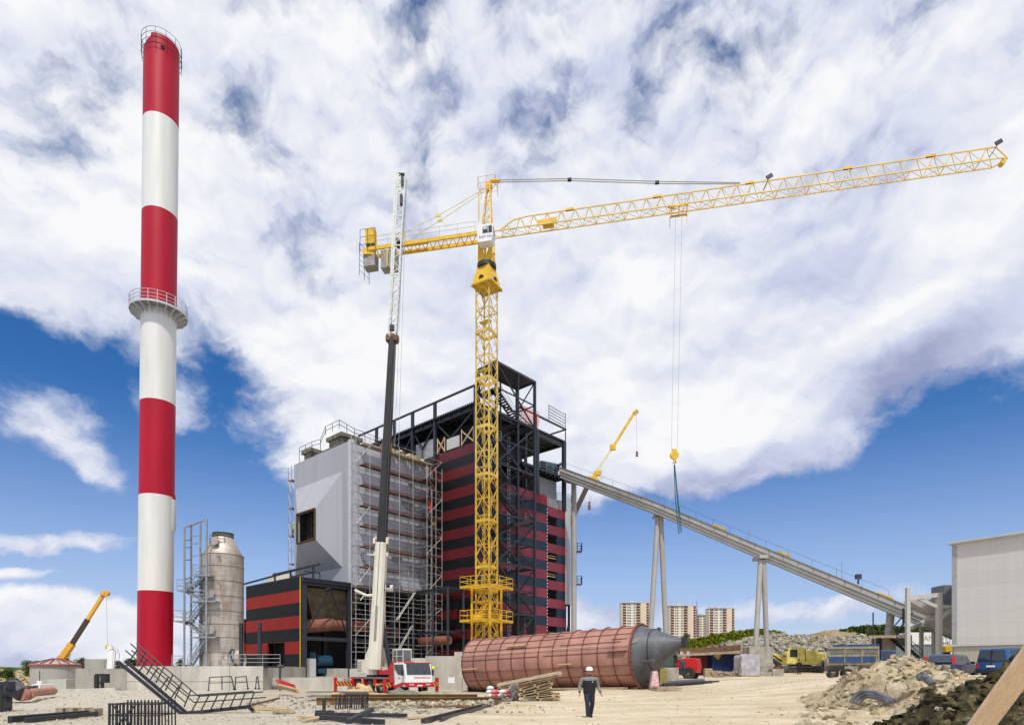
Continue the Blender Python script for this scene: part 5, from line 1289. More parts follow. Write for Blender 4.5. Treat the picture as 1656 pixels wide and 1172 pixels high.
def hall():
    R = root('grey_hall', P(1560, 1060, 60), 'large plain pale grey panel hall cut by the right edge', 'building')
    o = P(1541, 1043, 60); o.z = 0; d = V(.56, -.83, 0); e = V(.83, .56, 0)
    pm = panel('hall_panel', (.62, .605, .58), 0, 1.2, rough=.55, depth=.14, var=.03)
    def hx(m, t0, t1, s0, s1, z0, z1): return m.hexa([o+d*t+e*s_+V(0, 0, z) for z in (z0, z1) for t, s_ in ((t0, s0), (t1, s0), (t1, s1), (t0, s1))])
    hx(MB(), 0, 22, 0, 24, 4.15, 13.75).build('wall', pm, R)
    hx(MB(), .1, 22, .1, 24, -.5, 4.15).build('base_wall', panel('block_base', (.45, .42, .36), 1.6, 1.2, rough=.9, depth=.1, dirv=(d.x, d.y), var=.08), R)
    hx(MB(), -.25, 22, -.35, 24, 13.75, 14.0).build('roof_edge', lgrey, R)
    m = hx(MB(), -.06, .35, -.05, .3, 4.0, 13.6); m.build('corner_trim', mat('trim_grey', (.36, .37, .39), .5), R)
    hx(MB(), -.1, 22, -.06, -.01, 4.02, 4.2).build('drip_flashing', lgrey, R)
    m = MB(); q = o+e*.4-d*.14; m.tube(q+V(0, 0, 2), q+V(0, 0, 13.7), .1, 8); m.build('downpipe', lgrey, R)
    m = MB(); q = o-d*.25-e*.38; m.beam(q+V(0, 0, 13.9), q+d*22+V(0, 0, 13.9), .2, .14); m.build('gutter', lgrey, R)
hall()

def vessel():
    A, B_ = V(-3.4, 62.0, 2.22), V(10.9, 52.4, 2.88); r = 2.58; ax = (B_-A).normalized(); L = (B_-A).length
    side = (Z3-ax*ax.z).normalized()
    R = root('boiler_vessel', V(3, 57.5, -.2), 'huge pink primer-coated ribbed steel vessel lying on its side with a grey cone', 'vessel')
    vm = mat('pink_primer', (.37, .185, .145), .6, var=.22, vs=.55, bump=.1, bs=1.2)
    MB().lathe([(r-.02, 0), (r, .02), (r, L)], A, 72, axis=ax, side=side, cap=True).build('shell', vm, R, smooth=True)
    rb = mat('rib_brown', (.17, .065, .045), .7, var=.2)
    n = 12
    for k in range(n+1):
        z = L*k/n; m = MB(); m.lathe([(r, -.03), (r+.09, -.03), (r+.09, .03), (r, .03)], A+ax*min(max(z, .05), L-.05), 64, axis=ax, side=side)
        for i in range(40):
            t = 2*pi*i/40; w = ax.cross(side); q = A+ax*z+(side*cos(t)+w*sin(t))*(r+.10); m.box(q, (.07, .07, .07))
        m.build('ring_rib', rb, R)
    m = MB(); w = ax.cross(side)
    for t, z0, z1 in ((-.15, 0, L), (.42, .2, L*.66), (.42, L*.7, L), (.78, 0, L), (1.08, 0, L*.58), (1.08, L*.62, L*.95), (1.42, 0, L*.5), (1.42, L*.53, L), (1.85, 0, L), (2.2, .4, L), (-.6, 0, L), (.62, L*.5, L*.62), (.98, L*.9, L*.98)):
        q = side*cos(t)+w*sin(t)
        a = A+ax*z0+q*(r+.03); b = A+ax*z1+q*(r+.03); m.beam(a, b, .035, .05, up=q)
    m.build('stiffener', rb, R)
    m = MB()
    q = w*sin(1.22)+side*cos(1.22)
    m.tube(A+q*(r+.16), B_+q*(r+.16), .03, 4); m.tube(B_+q*(r+.16), B_+ax*.7+q*(r-.2)+V(0, 0, .55), .03, 4); m.build('cable', mat('hose_pale', (.5, .42, .3), .6), R)
    for t, z0, z1 in ((1.02, L*.30, L*.42), (1.72, .1, 2.0), (1.72, L*.62, L*.70), (1.4, L*.895, L*.985)):
        q = w*sin(t)+side*cos(t); m = MB(); m.beam(A+ax*z0+q*(r+.2), A+ax*z1+q*(r+.2), .08, .24, up=q); m.build('timber_strut', wood if t != 1.4 else vm, R)
    # flange and eccentric cone
    gm = mat('cone_grey', (.085, .09, .10), .55, var=.35, vs=.9, stretch=(1, 1, .6), bump=.1, bs=1.5)
    m = MB(); m.lathe([(r+.02, 0), (r+.22, 0), (r+.22, .14), (r+.02, .14)], B_+ax*.0, 64, axis=ax, side=side)
    for i in range(48): t = 2*pi*i/48; m.box(B_+ax*.16+(side*cos(t)+w*sin(t))*(r+.12), (.1, .1, .1))
    m.build('end_flange', rb, R)
    rings = [(0, 0, 0, r+.02), (.12, 0, 0, r), (1.15, .42, 0, 1.78), (1.25, .45, 0, 1.72), (3.5, .95, .0, .32)]
    vs = []; n = 48
    for l, dz, dx, rr in rings:
        c = B_+ax*l+side*dz
        for i in range(n): t = 2*pi*i/n; vs.append(c+(side*cos(t)+w*sin(t))*rr)
    fs = [(j*n+i, j*n+(i+1) % n, (j+1)*n+(i+1) % n, (j+1)*n+i) for j in range(len(rings)-1) for i in range(n)]
    MB().add(vs, fs).build('cone', gm, R, smooth=True)
    c = B_+ax*3.5+side*.92
    m = MB(); m.box(c+ax*.12, (.42, .42, .75), atan2(ax.y, ax.x)); m.build('cone_nozzle', steel2, R)
    m = MB(); m.lathe([(1.79, 0), (1.83, 0), (1.83, .06), (1.79, .06)], B_+ax*1.15+side*.42, 48, axis=ax, side=side); m.build('cone_weld', steel, R)
    q = B_+ax*.9+w*1.75-side*.55; m = MB(); m.tube(q, q+V(.5, -1.0, .1), .15, 12); m.build('nozzle', gm, R)
    m = MB()
    for a_ in (.3, 1.2): m.box(B_+ax*a_*.6+side*(1.5-a_)+V(0, -1.2, 0), (.2, .12, .08))
    m.build('lifting_lug', steel2, R)
    # cradle
    m = MB()
    for k, dx in enumerate((0, 1.25)): q = B_-ax*.3+V(dx, -.6, 0); q.z = .2; m.beam(V(q.x, q.y, -.1), V(q.x, q.y, .75), .22, .3)
    m.beam(V(10.2, 52.3, .62), V(12.2, 51.6, .62), .22); m.build('cradle_leg', rust, R)
    m = MB(); q = A-ax*.05; m.prism([q+w*1.7-side*2.9, q-w*1.9-side*2.9, q-w*1.9-side*1.2, q+w*1.7-side*1.2], ax*.12); m.build('end_plate', steel2, R)
    m = MB(); m.tube(V(-1, 58.0, -.05), V(9.5, 51.2, .25), .09, 8); m.beam(V(1, 55.5, .05), V(9, 51.5, .22), .3, .12); m.build('ground_skid', woodd, R)
vessel()

# ------------------------------------------------------------------ people
def person(name, loc, yaw, label, jacket, trousers, helmet, sleeve=None, hgt=1.76, pose='stand', detail=True, yoke=None):
    loc = Vector(loc); R = root(name, loc, label, 'person'); R.rotation_euler = (0, 0, yaw); R.scale = (1.13, 1.08, 1); k = hgt/1.76
    ORG[R.name] = V(0, 0, 0)
    def skin(nm, pts, edges, mt, sub=2, rt=0):
        me = bpy.data.meshes.new(nm); me.from_pydata([V(*p[:3])*k for p in pts], edges, []); me.materials.append(mt)
        o = bpy.data.objects.new(nm, me); COL.objects.link(o); o.parent = R
        s = o.modifiers.new('skin', 'SKIN'); s.use_smooth_shade = True
        for i, p in enumerate(pts):
            rr = p[3]; me.skin_vertices[0].data[i].radius = (rr[0]*k, rr[1]*k) if isinstance(rr, tuple) else (rr*k, rr*k)
            me.skin_vertices[0].data[i].use_root = (i == rt)
        b = o.modifiers.new('sub', 'SUBSURF'); b.levels = sub; b.render_levels = sub
        return o
    # local frame: faces -Y (towards the camera when yaw = 0); x to the person's left = +x
    if pose == 'walk': # left leg forward
        fl = [(.10, 0, .93), (.105, .03, .50), (.10, .22, .14)]; fr = [(-.10, 0, .93), (-.10, -.15, .51), (-.09, -.19, .10)]
        hl = [(.225, .0, 1.42), (.31, .06, 1.13), (.36, -.05, .90)]; hr = [(-.225, 0, 1.42), (-.30, .04, 1.14), (-.315, .0, .90)]
    elif pose == 'busy':
        fl = [(.10, 0, .93), (.13, -.03, .50), (.15, 0, .10)]; fr = [(-.10, 0, .93), (-.12, -.03, .50), (-.13, 0, .10)]
        hl = [(.20, 0, 1.43), (.28, -.05, 1.15), (.10, -.26, 1.15)]; hr = [(-.20, 0, 1.43), (-.28, -.05, 1.15), (-.10, -.26, 1.17)]
    else:
        fl = [(.10, 0, .93), (.11, -.02, .50), (.12, 0, .10)]; fr = [(-.10, 0, .93), (-.11, -.02, .50), (-.12, 0, .10)]
        hl = [(.20, 0, 1.43), (.27, .02, 1.14), (.26, -.03, .90)]; hr = [(-.20, 0, 1.43), (-.27, .02, 1.14), (-.26, -.03, .90)]
    # body: pelvis-spine-neck-head, arms and hands, legs
    pts = [(0, 0, .95, .09), (0, 0, 1.15, .09), (0, 0, 1.36, .07), (0, .01, 1.50, .055), (0, 0, 1.57, .068), (0, 0, 1.66, .085), (0, .005, 1.735, .062)]
    ed = [(0, 1), (1, 2), (2, 3), (3, 4), (4, 5), (5, 6)]
    for h in (hl, hr):
        i = len(pts); s_ = 1 if h is hl else -1; d = (V(*h[2])-V(*h[1])).normalized()
        wr = V(*h[2])-d*.01; pa = wr+d*.08
        pts += [(*h[0], .05), (*h[1], .042), (*wr, .027), (*pa, (.020, .036))]; ed += [(2, i), (i, i+1), (i+1, i+2), (i+2, i+3)]
        if detail:
            fw = V(0, -1, 0); nrm = d.cross(fw).normalized()
            for f_, ln in ((-1.5, .062), (-.5, .075), (.5, .080), (1.5, .070)):
                b0 = pa+fw*f_*.019+d*.015; b1 = b0+d*ln*.55-nrm*s_*.006; b2 = b1+d*ln*.40-nrm*s_*.022
                j = len(pts); pts += [(*b0, .010), (*b1, .0095), (*b2, .008)]; ed += [(i+3, j), (j, j+1), (j+1, j+2)]
            j = len(pts); t0 = wr+d*.03+fw*.035; t1 = t0+d*.03+fw*.022; t2 = t1+d*.028+fw*.004; pts += [(*t0, .011), (*t1, .010), (*t2, .009)]; ed += [(i+2, j), (j, j+1), (j+1, j+2)]
    for f_ in (fl, fr):
        i = len(pts); pts += [(*f_[0], .085), (*f_[1], .058), (*f_[2], .042)]; ed += [(0, i), (i, i+1), (i+1, i+2)]
    skin('body', pts, ed, fleshm)
    # face
    fm = MB(); fm.ball((0, -.086, 1.635), .016, 8, 6, (.8, 1.5, 1.3)); fm.ball((-.086, .0, 1.635), .022, 8, 6, (.5, .8, 1.4)); fm.ball((.086, 0, 1.635), .022, 8, 6, (.5, .8, 1.4))
    def sc(m): m.v = [v*k for v in m.v]; return m
    sc(fm).build('face_detail', fleshm, R, smooth=True)
    fm = MB(); fm.ball((-.03, -.078, 1.658), .010, 8, 5); fm.ball((.03, -.078, 1.658), .010, 8, 5); fm.ball((0, -.082, 1.598), .018, 8, 5, (1.3, .4, .3)); sc(fm).build('eyes_and_mouth', mat('dark_hair', (.03, .022, .018), .7), R, smooth=True)
    fm = MB(); fm.ball((0, .02, 1.68), .092, 14, 8, (1, 1.02, .9)); fm.v = [v for v in fm.v]; sc(fm)
    for i, v in enumerate(fm.v):
        if v.y < -.03*k and v.z < 1.70*k: fm.v[i] = V(v.x*.8, v.y*.3, max(v.z, 1.70*k))
    fm.build('hair', mat('grey_hair', (.12, .10, .09), .8), R, smooth=True)
    def cloth(mb, nm, mt, vox=.014):
        o = sc(mb).build(nm, mt, R, smooth=True)
        r_ = o.modifiers.new('merge', 'REMESH'); r_.mode = 'VOXEL'; r_.voxel_size = vox; r_.use_smooth_shade = True
        s_ = o.modifiers.new('relax', 'SMOOTH'); s_.factor = .6; s_.iterations = 4; return o
    # jacket, sleeves, trousers
    m = MB(); loft(m, [(0, 0, .87), (0, 0, .93), (0, 0, 1.05), (0, 0, 1.22), (0, 0, 1.36), (0, 0, 1.44), (0, 0, 1.50)], [(.19, .125), (.20, .135), (.20, .14), (.205, .14), (.20, .125), (.145, .10), (.065, .07)], 24); cloth(m, 'jacket', jacket)
    for h in (hl, hr):
        a_, b_, c_ = V(*h[0]), V(*h[1]), V(*h[2]); s_ = 1 if h is hl else -1
        m = MB(); loft(m, [a_+V(-s_*.03, 0, .02), a_+V(0, 0, -.04), a_.lerp(b_, .5), b_, b_.lerp(c_, .5), b_.lerp(c_, .92)], [(.045, .06), (.066, .08), (.062, .072), (.056, .062), (.050, .054), (.044, .046)], 16); cloth(m, 'sleeve', sleeve or jacket, .012)
        m = MB(); q_ = b_.lerp(c_, .95); loft(m, [b_.lerp(c_, .88), q_], [(.047, .049), (.045, .047)], 14); sc(m).build('cuff', jacket, R, smooth=True)
    if yoke:
        m = MB(); loft(m, [(0, -.0, 1.33), (0, 0, 1.37), (0, 0, 1.45), (0, 0, 1.488)], [(.197, .136), (.198, .132), (.150, .110), (.085, .082)], 24); cloth(m, 'yoke', yoke)
        cl = MB(); cl.lathe([(.078, -.01), (.088, .03), (.078, .05)], (0, .0, 1.48), 18); sc(cl).build('collar', jacket, R, smooth=True)
        cl = MB(); cl.box((.07, -.146, 1.29), (.02, .012, .04)); sc(cl).build('badge', whitep, R)
        cl = MB(); cl.beam(V(0, -.139, 1.33), V(0, -.145, 1.0), .008, .006); sc(cl).build('zip', steel2, R)
    m = MB(); loft(m, [(0, 0, .80), (0, 0, .86), (0, 0, .95)], [(.15, .11), (.185, .125), (.18, .12)], 20)
    for f_ in (fl, fr):
        h_, k_, a_ = V(f_[0][0]*.85, f_[0][1], .88), V(*f_[1]), V(*f_[2]); a_ = a_-V(0, 0, .03)
        loft(m, [h_, h_.lerp(k_, .35), k_, k_.lerp(a_, .5), a_], [(.09, .11), (.094, .102), (.072, .078), (.068, .074), (.066, .072)], 18)
    cloth(m, 'trousers', trousers)
    for f_ in (fl, fr):
        sh = MB(); a = V(*f_[2]); up = .05 if (pose == 'walk' and f_ is fr) else 0
        sh.ball((a.x, a.y-.05, .045+up), .05, 12, 6, (.95, 2.7, .9)); sh.ball((a.x, a.y+.02, .08+up), .055, 10, 6, (.95, 1.2, 1.0)); sc(sh).build('shoe', blk, R, smooth=True)
    hm = MB(); hm.lathe([(.128, 0), (.13, .012), (.112, .02), (.112, .05), (.098, .095), (.06, .13), (.0, .142)], (0, -.0, 1.695), 24); 
    hm.v = [V(v.x, v.y*1.12-(.055 if (v.y < -.08 and v.z < 1.712) else 0), v.z) for v in hm.v]
    hm.tube(V(0, -.10, 1.80), V(0, .10, 1.80), .02, 6)
    sc(hm).build('helmet', helmet, R, smooth=True)
    if detail and yoke:
        e = MB(); e.ball((-.125, .03, 1.70), .045, 10, 6, (.6, .9, 1.2)); e.ball((.125, .03, 1.70), .045, 10, 6, (.6, .9, 1.2)); sc(e).build('ear_defender', blk, R, smooth=True)
    return R
navy = mat('navy_cloth', (.018, .022, .035), .9, var=.25, vs=8); blackc = mat('black_cloth', (.012, .012, .014), .9, var=.25, vs=8); greyc = mat('grey_cloth', (.20, .20, .20), .9, var=.15, vs=10)
hw = mat('helmet_white', (.85, .85, .84), .3); hy = mat('helmet_yellow', (.85, .62, .02), .35); ho = mat('helmet_orange', (.75, .18, .06), .4)
person('person', gp(953, 21.9, 0), radians(8), 'man in white helmet and black jacket with grey sleeves walking towards the camera', blackc, navy, hw, sleeve=greyc, pose='walk', yoke=greyc, hgt=1.72)
person('person', gp(1292, 76), radians(170), 'man in long dark coat standing in front of the yellow excavator', blackc, blackc, mat('dark_cap', (.03, .02, .02), .8), detail=False)
person('person', gp(1331, 77), radians(30), 'man in dark blue work clothes and yellow helmet right of the excavator', navy, navy, hy, pose='busy', detail=False)
pipe_man = person('person', gp(1104, 65, .42), radians(200), 'man in teal overalls and orange helmet standing on the black pipes', mat('teal_cloth', (.01, .06, .09), .9), mat('teal_cloth', (.01, .06, .09), .9), ho, pose='busy', detail=False)
person('person', W(6.9, -2.2, 23.4), radians(60), 'worker in orange suit standing high on the scaffold by the striped wall', mat('orange_cloth', (.7, .06, .02), .9), mat('orange_cloth', (.7, .06, .02), .9), ho, detail=False)
person('person', W(25.1, -12.4, 23.9 if False else 21.1), radians(60), 'worker in lime jacket on the thin scaffold left of the grey block', mat('lime_cloth', (.5, .75, .05), .9), greyc, hw, detail=False)
person('person', W(7.0, -1.4, 20.75), radians(60), 'worker in yellow and dark clothes on a lower scaffold deck by the striped wall', mat('ochre_cloth', (.65, .40, .03), .9), navy, hy, detail=False)

# ------------------------------------------------------------------ vehicles
def wheel(R, c, r, w, axis, rimm, name='wheel', hub=.5):
    m = MB(); m.lathe([(r*hub, -w/2), (r*.92, -w/2), (r, -w*.35), (r, w*.35), (r*.92, w/2), (r*hub, w/2)], c, 26, axis=axis); t = m.build(name, tyre, R, smooth=True)
    m = MB(); m.lathe([(0, w*.2), (r*.2, w*.3), (r*.22, w*.1), (r*hub*.9, w*.05), (r*hub, w*.4), (r*hub, -w*.4)], c, 20, axis=axis); m.build('rim', rimm, t, smooth=True)
def frame_at(c, yaw): return Matrix.Translation(c) @ Matrix.Rotation(yaw, 4, 'Z')

def telehandler():
    c = gp(1091, 69); c.z = .72; M = frame_at(c, radians(-28)); R = root('telehandler', c, 'red telescopic handler truck with big muddy tyres beside the cone of the vessel', 'telehandler')
    dm = mat('muddy_tyre', (.15, .12, .08), .95, var=.4, vs=6)
    ax = (M.to_3x3() @ V(0, 1, 0))
    m = MB(M); m.bb(-2.2, 2.0, -.55, .55, .55, 1.2); m.build('chassis', steel2, R)
    m = MB(M); m.prism([V(1.2, -1.05, .75), V(2.6, -1.05, .75), V(2.75, -1.05, 1.3), V(2.6, -1.05, 2.3), V(1.2, -1.05, 2.35)], V(0, 2.1, 0)); m.bb(-.9, 1.2, -.35, .35, 1.2, 1.75); m.build('engine_hood', redp, R, bevel=.08)
    m = MB(M); m.bb(-1.3, .4, -1.1, -.2, .7, 1.3); m.build('side_box', redp, R, bevel=.05)
    m = MB(M)
    for x in (-1.35, .25):
        for y in (-1.1, -.15): m.beam(V(x, y, 1.2), V(x*.9, y, 2.65), .1)
    m.bb(-1.4, .35, -1.15, -.1, 2.6, 2.72); m.bb(-1.4, .35, -1.15, -.1, 1.2, 1.4); cb = m.build('cab', steel2, R); m = MB(M); m.bb(-1.3, .2, -1.08, -.2, 1.4, 2.6); m.build('window', mat('green_glass', (.06, .12, .10), .1, spec=.8), cb)
    m = MB(M); m.beam(V(2.2, .45, 2.2), V(-2.8, .45, 1.7), .35, .4); m.build('boom', redp, R)
    for x in (-1.7, 1.75):
        for y in (-1.05, 1.05): wheel(R, M @ V(x, y, .68), .68, .5, ax*(-1 if y < 0 else 1), yel2 if x < 0 else dm)
    m = MB(M)
    for x in (.9, 1.6): m.box((x, -.6, 2.9), (.25, .2, .35)); m.beam(V(x, -.6, 2.3), V(x, -.6, 2.8), .04)
    m.build('work_lamp', lgrey, R)
telehandler()

def excavator():
    c = gp(1294, 81); c.z = 1.35; M = frame_at(c, radians(6)); R = root('excavator', c, 'faded yellow crawler excavator parked in front of the rock heap', 'excavator')
    m = MB(M); m.bb(-3.0, 2.8, -1.2, -.5, .1, 1.0); m.bb(-3.0, 2.8, .8, 1.4, .1, 1.0); m.bb(-1.5, 1.5, -.6, .9, .5, 1.15); m.build('undercarriage', mat('track_dust', (.10, .085, .06), .9, var=.4, vs=4), R, bevel=.3)
    m = MB(M)
    for x in (-2.45, -1.7, -1.0, -.3, .4, 1.1, 1.7, 2.3): m.tube(V(x, -1.24, .32), V(x, -1.1, .32), .15, 12)
    m.bb(-2.3, 2.1, -1.23, -1.15, .55, .75); m.build('track_roller', steel2, R)
    m = MB(M); m.bb(-2.6, 3.2, -1.25, 1.4, 1.2, 1.5); m.bb(.0, 1.2, -1.2, 1.3, 1.5, 2.3); m.bb(1.2, 1.7, -1.25, 1.4, 1.5, 3.0); m.prism([V(1.7, -1.25, 1.2), V(3.9, -1.25, 1.4), V(3.9, -1.25, 2.3), V(3.6, -1.25, 2.7), V(1.7, -1.25, 2.75)], V(0, 2.6, 0)); m.build('upper_body', pyel, R, bevel=.05)
    m = MB(M); m.bb(1.9, 3.6, -1.28, -1.25, 1.6, 2.5); m.build('engine_grille', mat('dull_yellow', (.42, .36, .10), .6), R)
    m = MB(M); m.prism([V(-2.6, -1.3, 1.25), V(-.1, -1.3, 1.25), V(-.1, -1.3, 3.25), V(-.4, -1.3, 3.35), V(-2.2, -1.3, 3.3), V(-2.5, -1.3, 2.6)], V(0, 1.2, 0)); cb = m.build('cab', pyel, R, bevel=.05)
    m = MB(M); m.bb(-2.15, -1.15, -1.33, -1.3, 2.1, 3.05); m.prism([V(-2.56, -1.2, 2.1), V(-2.56, -.3, 2.1), V(-2.3, -.3, 3.1), V(-2.3, -1.2, 3.1)], V(-.02, 0, 0)); m.build('window', glass, cb)
    m = MB(M); m.beam(V(-2.4, .5, 2.0), V(-5.2, .5, 3.0), .5, .7); m.build('boom', pyel, R)
    m = MB(M); m.beam(V(-5.2, .5, 2.9), V(-2.6, .3, 1.0), .3, .45); m.beam(V(-4.4, .3, 2.9), V(-2.2, .3, 1.5), .18); m.build('arm', steel2, R)
    m = MB(M); m.prism([V(-2.9, 0, 1.1), V(-2.2, 0, .9), V(-2.4, 0, .2), V(-3.2, 0, .1), V(-3.3, 0, .6)], V(0, .9, 0)); m.build('bucket', rust, R)
    m = MB(M); m.bb(-.1, -.02, -1.3, -1.2, 1.5, 3.2); m.beam(V(1.3, -1, 3.0), V(1.3, -1, 3.4), .05); m.build('exhaust', steel2, R)
excavator()

def dump_truck():
    c = gp(1376, 59); c.z = .92; M = frame_at(c, radians(-24)); R = root('dump_truck', c, 'dusty dump truck with blue stripe cab panels seen from its tail', 'truck')
    dust = mat('dusty_tan', (.29, .25, .18), .85, var=.3, vs=2); bl = mat('dusty_blue', (.02, .06, .17), .5, var=.3, vs=3)
    # tail faces camera-left; build the tipper body across the view
    m = MB(M); m.bb(-2.1, 2.1, -1.2, 1.2, 1.35, 1.5); m.bb(-2.1, 2.1, -1.25, -1.15, 1.5, 2.95); m.bb(-2.1, 2.1, 1.15, 1.25, 1.5, 2.95); m.bb(-2.15, -2.05, -1.25, 1.25, 1.5, 2.95); m.bb(2.05, 2.2, -1.25, 1.25, 1.5, 3.2); m.build('tipper_body', dust, R)
    m = MB(M); m.bb(-1.9, 1.9, -1.29, -1.252, 1.55, 2.05); m.bb(-1.6, 2.2, -1.30, -1.2, 3.0, 3.2); m.build('side_stripe', bl, R)
    m = MB(M); m.bb(-2.1, 2.1, -1.33, -1.2, 2.8, 3.0); m.bb(-2.1, 2.1, -1.30, -1.2, 2.1, 2.25)
    for x in (-2.05, -.6, .8, 2.1): m.bb(x-.03, x+.03, -1.31, -1.25, 1.5, 3.0)
    m.build('side_rib', dust, R)
    m = MB(M)
    for x in (-1.9, -.5, .9): m.bb(x+.05, x+1.2, -1.275, -1.252, 2.3, 2.75)
    m.build('side_panel', mat('grey_green', (.13, .14, .12), .6, var=.35, vs=2), R)
    m = MB(M); m.prism([V(2.3, -1.2, .7), V(3.6, -1.2, .7), V(3.65, -1.2, 1.7), V(3.5, -1.2, 2.6), V(2.3, -1.2, 2.65)], V(0, 2.4, 0)); cb = m.build('cab', bl, R, bevel=.06)
    m = MB(M); m.bb(2.55, 3.3, -1.23, -1.2, 1.8, 2.45); m.build('window', glass, cb)
    m = MB(M); m.bb(-2.2, -2.05, -1.25, -.95, 1.9, 3.05); m.build('tail_post', whitep, R); m = MB(M); m.bb(-2.25, -2.1, -1.3, -1.0, 2.6, 2.95); m.build('mirror', steel2, R)
    m = MB(M); m.bb(-2.2, 4.0, -.45, .45, .75, 1.3); m.bb(-2.3, -1.2, -1.2, 1.2, .55, .7); m.bb(-.6, .5, -1.2, -.7, .6, 1.2); m.beam(V(-.2, -1.1, 1.4), V(-.2, -1.1, .3), .12); m.build('chassis', dust, R)
    ax = M.to_3x3() @ V(0, 1, 0)
    for x in (-1.55, -.35, 2.9):
        for y in (-.98, .98): wheel(R, M @ V(x, y, .5), .5, .5, ax*(-1 if y < 0 else 1), dust)
dump_truck()

def car(name, c, yaw, label, paint, kind='suv', L=4.5, Wd=1.8, Hh=1.7):
    M = frame_at(c, yaw); R = root(name, c, label, 'car'); h = Wd/2
    # local x forward; rear at -L/2
    if kind == 'van': low = [(-L/2, .35), (L/2, .35), (L/2, 1.05), (L/2-.9, 1.2)]; top = [(-L/2, 1.1), (L/2-1.0, 1.1), (L/2-1.5, Hh-.05), (L/2-1.9, Hh), (-L/2+.25, Hh), (-L/2+.08, Hh-.1)]
    else: low = [(-L/2, .35), (L/2, .35), (L/2, .85), (L/2-1.1, 1.0)]; top = [(-L/2+.05, .95), (L/2-1.2, .95), (L/2-1.9, Hh-.04), (-L/2+.9, Hh), (-L/2+.45, Hh-.08)]
    zb = 1.05 if kind == 'van' else .95
    def tprism(m, prof, w0, w1, zl, zh):
        n = len(prof); f = lambda z: w0+(w1-w0)*max(0, min(1, (z-zl)/(zh-zl)))
        vs = [V(x, -f(z), z) for x, z in prof]+[V(x, f(z), z) for x, z in prof]
        return m.add(vs, [tuple(range(n))[::-1], tuple(range(n, 2*n))]+[(i, (i+1) % n, n+(i+1) % n, n+i) for i in range(n)])
    m = MB(M); tprism(m, [(-L/2, .35), (-L/2-.08, .6), (-L/2, zb+.05)]+[(L/2-1.1, zb+.05), (L/2-.1, zb-.15), (L/2, .35)], h, h, 0, 1); m.build('body', paint, R, bevel=.06)
    m = MB(M); tprism(m, top, h-.03, h-.2, zb, Hh); cb = m.build('cabin', paint, R, bevel=.05)
    m = MB(M); x0 = -L/2
    rw = [(x0+.06-.02, zb+.12), (x0+.4, Hh-.14)] if kind != 'van' else [(x0+.0, zb+.12), (x0+.08, Hh-.2)]
    (xa, za), (xb, zb2) = rw; m.hexa([V(xa-.03, -h+.18, za), V(xa-.03, h-.18, za), V(xa+.02, h-.18, za), V(xa+.02, -h+.18, za), V(xb-.05, -h+.28, zb2), V(xb-.05, h-.28, zb2), V(xb, h-.28, zb2), V(xb, -h+.28, zb2)]); m.build('rear_window', glass, cb)
    m = MB(M); m.bb(x0-.05, x0+.0, -.02, .02, .6, Hh-.15) if kind == 'van' else m.bb(x0-.03, x0+.05, -.5, .5, zb+.06, zb+.09); m.beam(V(x0-.06, .1, zb+.15), V(x0-.03, .55, zb+.3), .02); m.build('rear_trim', steel2, R)
    segs = [(x0+.5, x0+1.6), (x0+1.7, x0+2.9), (x0+3.0, L/2-1.55)] if kind == 'van' else [(x0+.75, x0+1.35), (x0+1.45, x0+2.25), (x0+2.32, L/2-1.85)]
    for a, b in segs:
        m = MB(M)
        for s_ in (-1, 1):
            f = lambda z: (h-.03+(-.17)*(z-zb)/(Hh-zb)+.012)*s_
            m.hexa([V(a, f(zb+.1), zb+.1), V(b+.1, f(zb+.1), zb+.1), V(b+.1, f(zb+.1)-.02*s_, zb+.1), V(a, f(zb+.1)-.02*s_, zb+.1), V(a+.06, f(Hh-.14), Hh-.14), V(b, f(Hh-.14), Hh-.14), V(b, f(Hh-.14)-.02*s_, Hh-.14), V(a+.06, f(Hh-.14)-.02*s_, Hh-.14)])
        m.build('side_window', glass, cb)
    for s_ in (-1, 1):
        m = MB(M)
        if kind == 'van': m.box((x0-.02, s_*(h-.12), .85), (.1, .16, .3))
        else: m.box((x0+.12, s_*(h-.1), 1.2), (.22, .14, .55))
        m.build('tail_light', mat('tail_red', (.55, .03, .04), .3), R)
    m = MB(M); m.bb(x0-.1, x0+.1, -h+.05, h-.05, .38, .6); m.build('bumper', steel2, R)
    m = MB(M); m.bb(x0-.1, x0-.085, -.26, .26, .75, .87); m.build('number_plate', whitep, R)
    ax = M.to_3x3() @ V(0, 1, 0)
    for x in (x0+.85, L/2-.85):
        for s_ in (-1, 1): wheel(R, M @ V(x, s_*(h-.1), .33), .33, .22, ax*s_, galv, hub=.62)
    for s_ in (-1, 1): MB(M).box((L/2-1.75, s_*(h+.12), 1.05), (.15, .22, .16)).build('mirror', steel2, R)
    return R
c = gp(1540, 42); c.z = 1.15; car('parked_car', c, radians(36), 'dark blue estate car parked behind the rubble, left of the van', mat('car_navy', (.02, .03, .09), .25, coat=.8), L=4.4, Wd=1.8, Hh=1.62)
c = gp(1642, 41); c.z = 1.15; car('parked_van', c, radians(-8+180-150), 'bright blue passenger van parked in front of the grey hall', mat('van_blue', (.008, .065, .19), .3, var=.2, coat=.6), kind='van', L=4.9, Wd=1.9, Hh=2.0)
c = gp(1425, 50); c.z = .82; car('parked_car', c, radians(70), 'silver car almost hidden behind the rubble in front of the dump truck', mat('car_silver', (.33, .36, .40), .3, metal=.4), L=4.3, Wd=1.75, Hh=1.42)

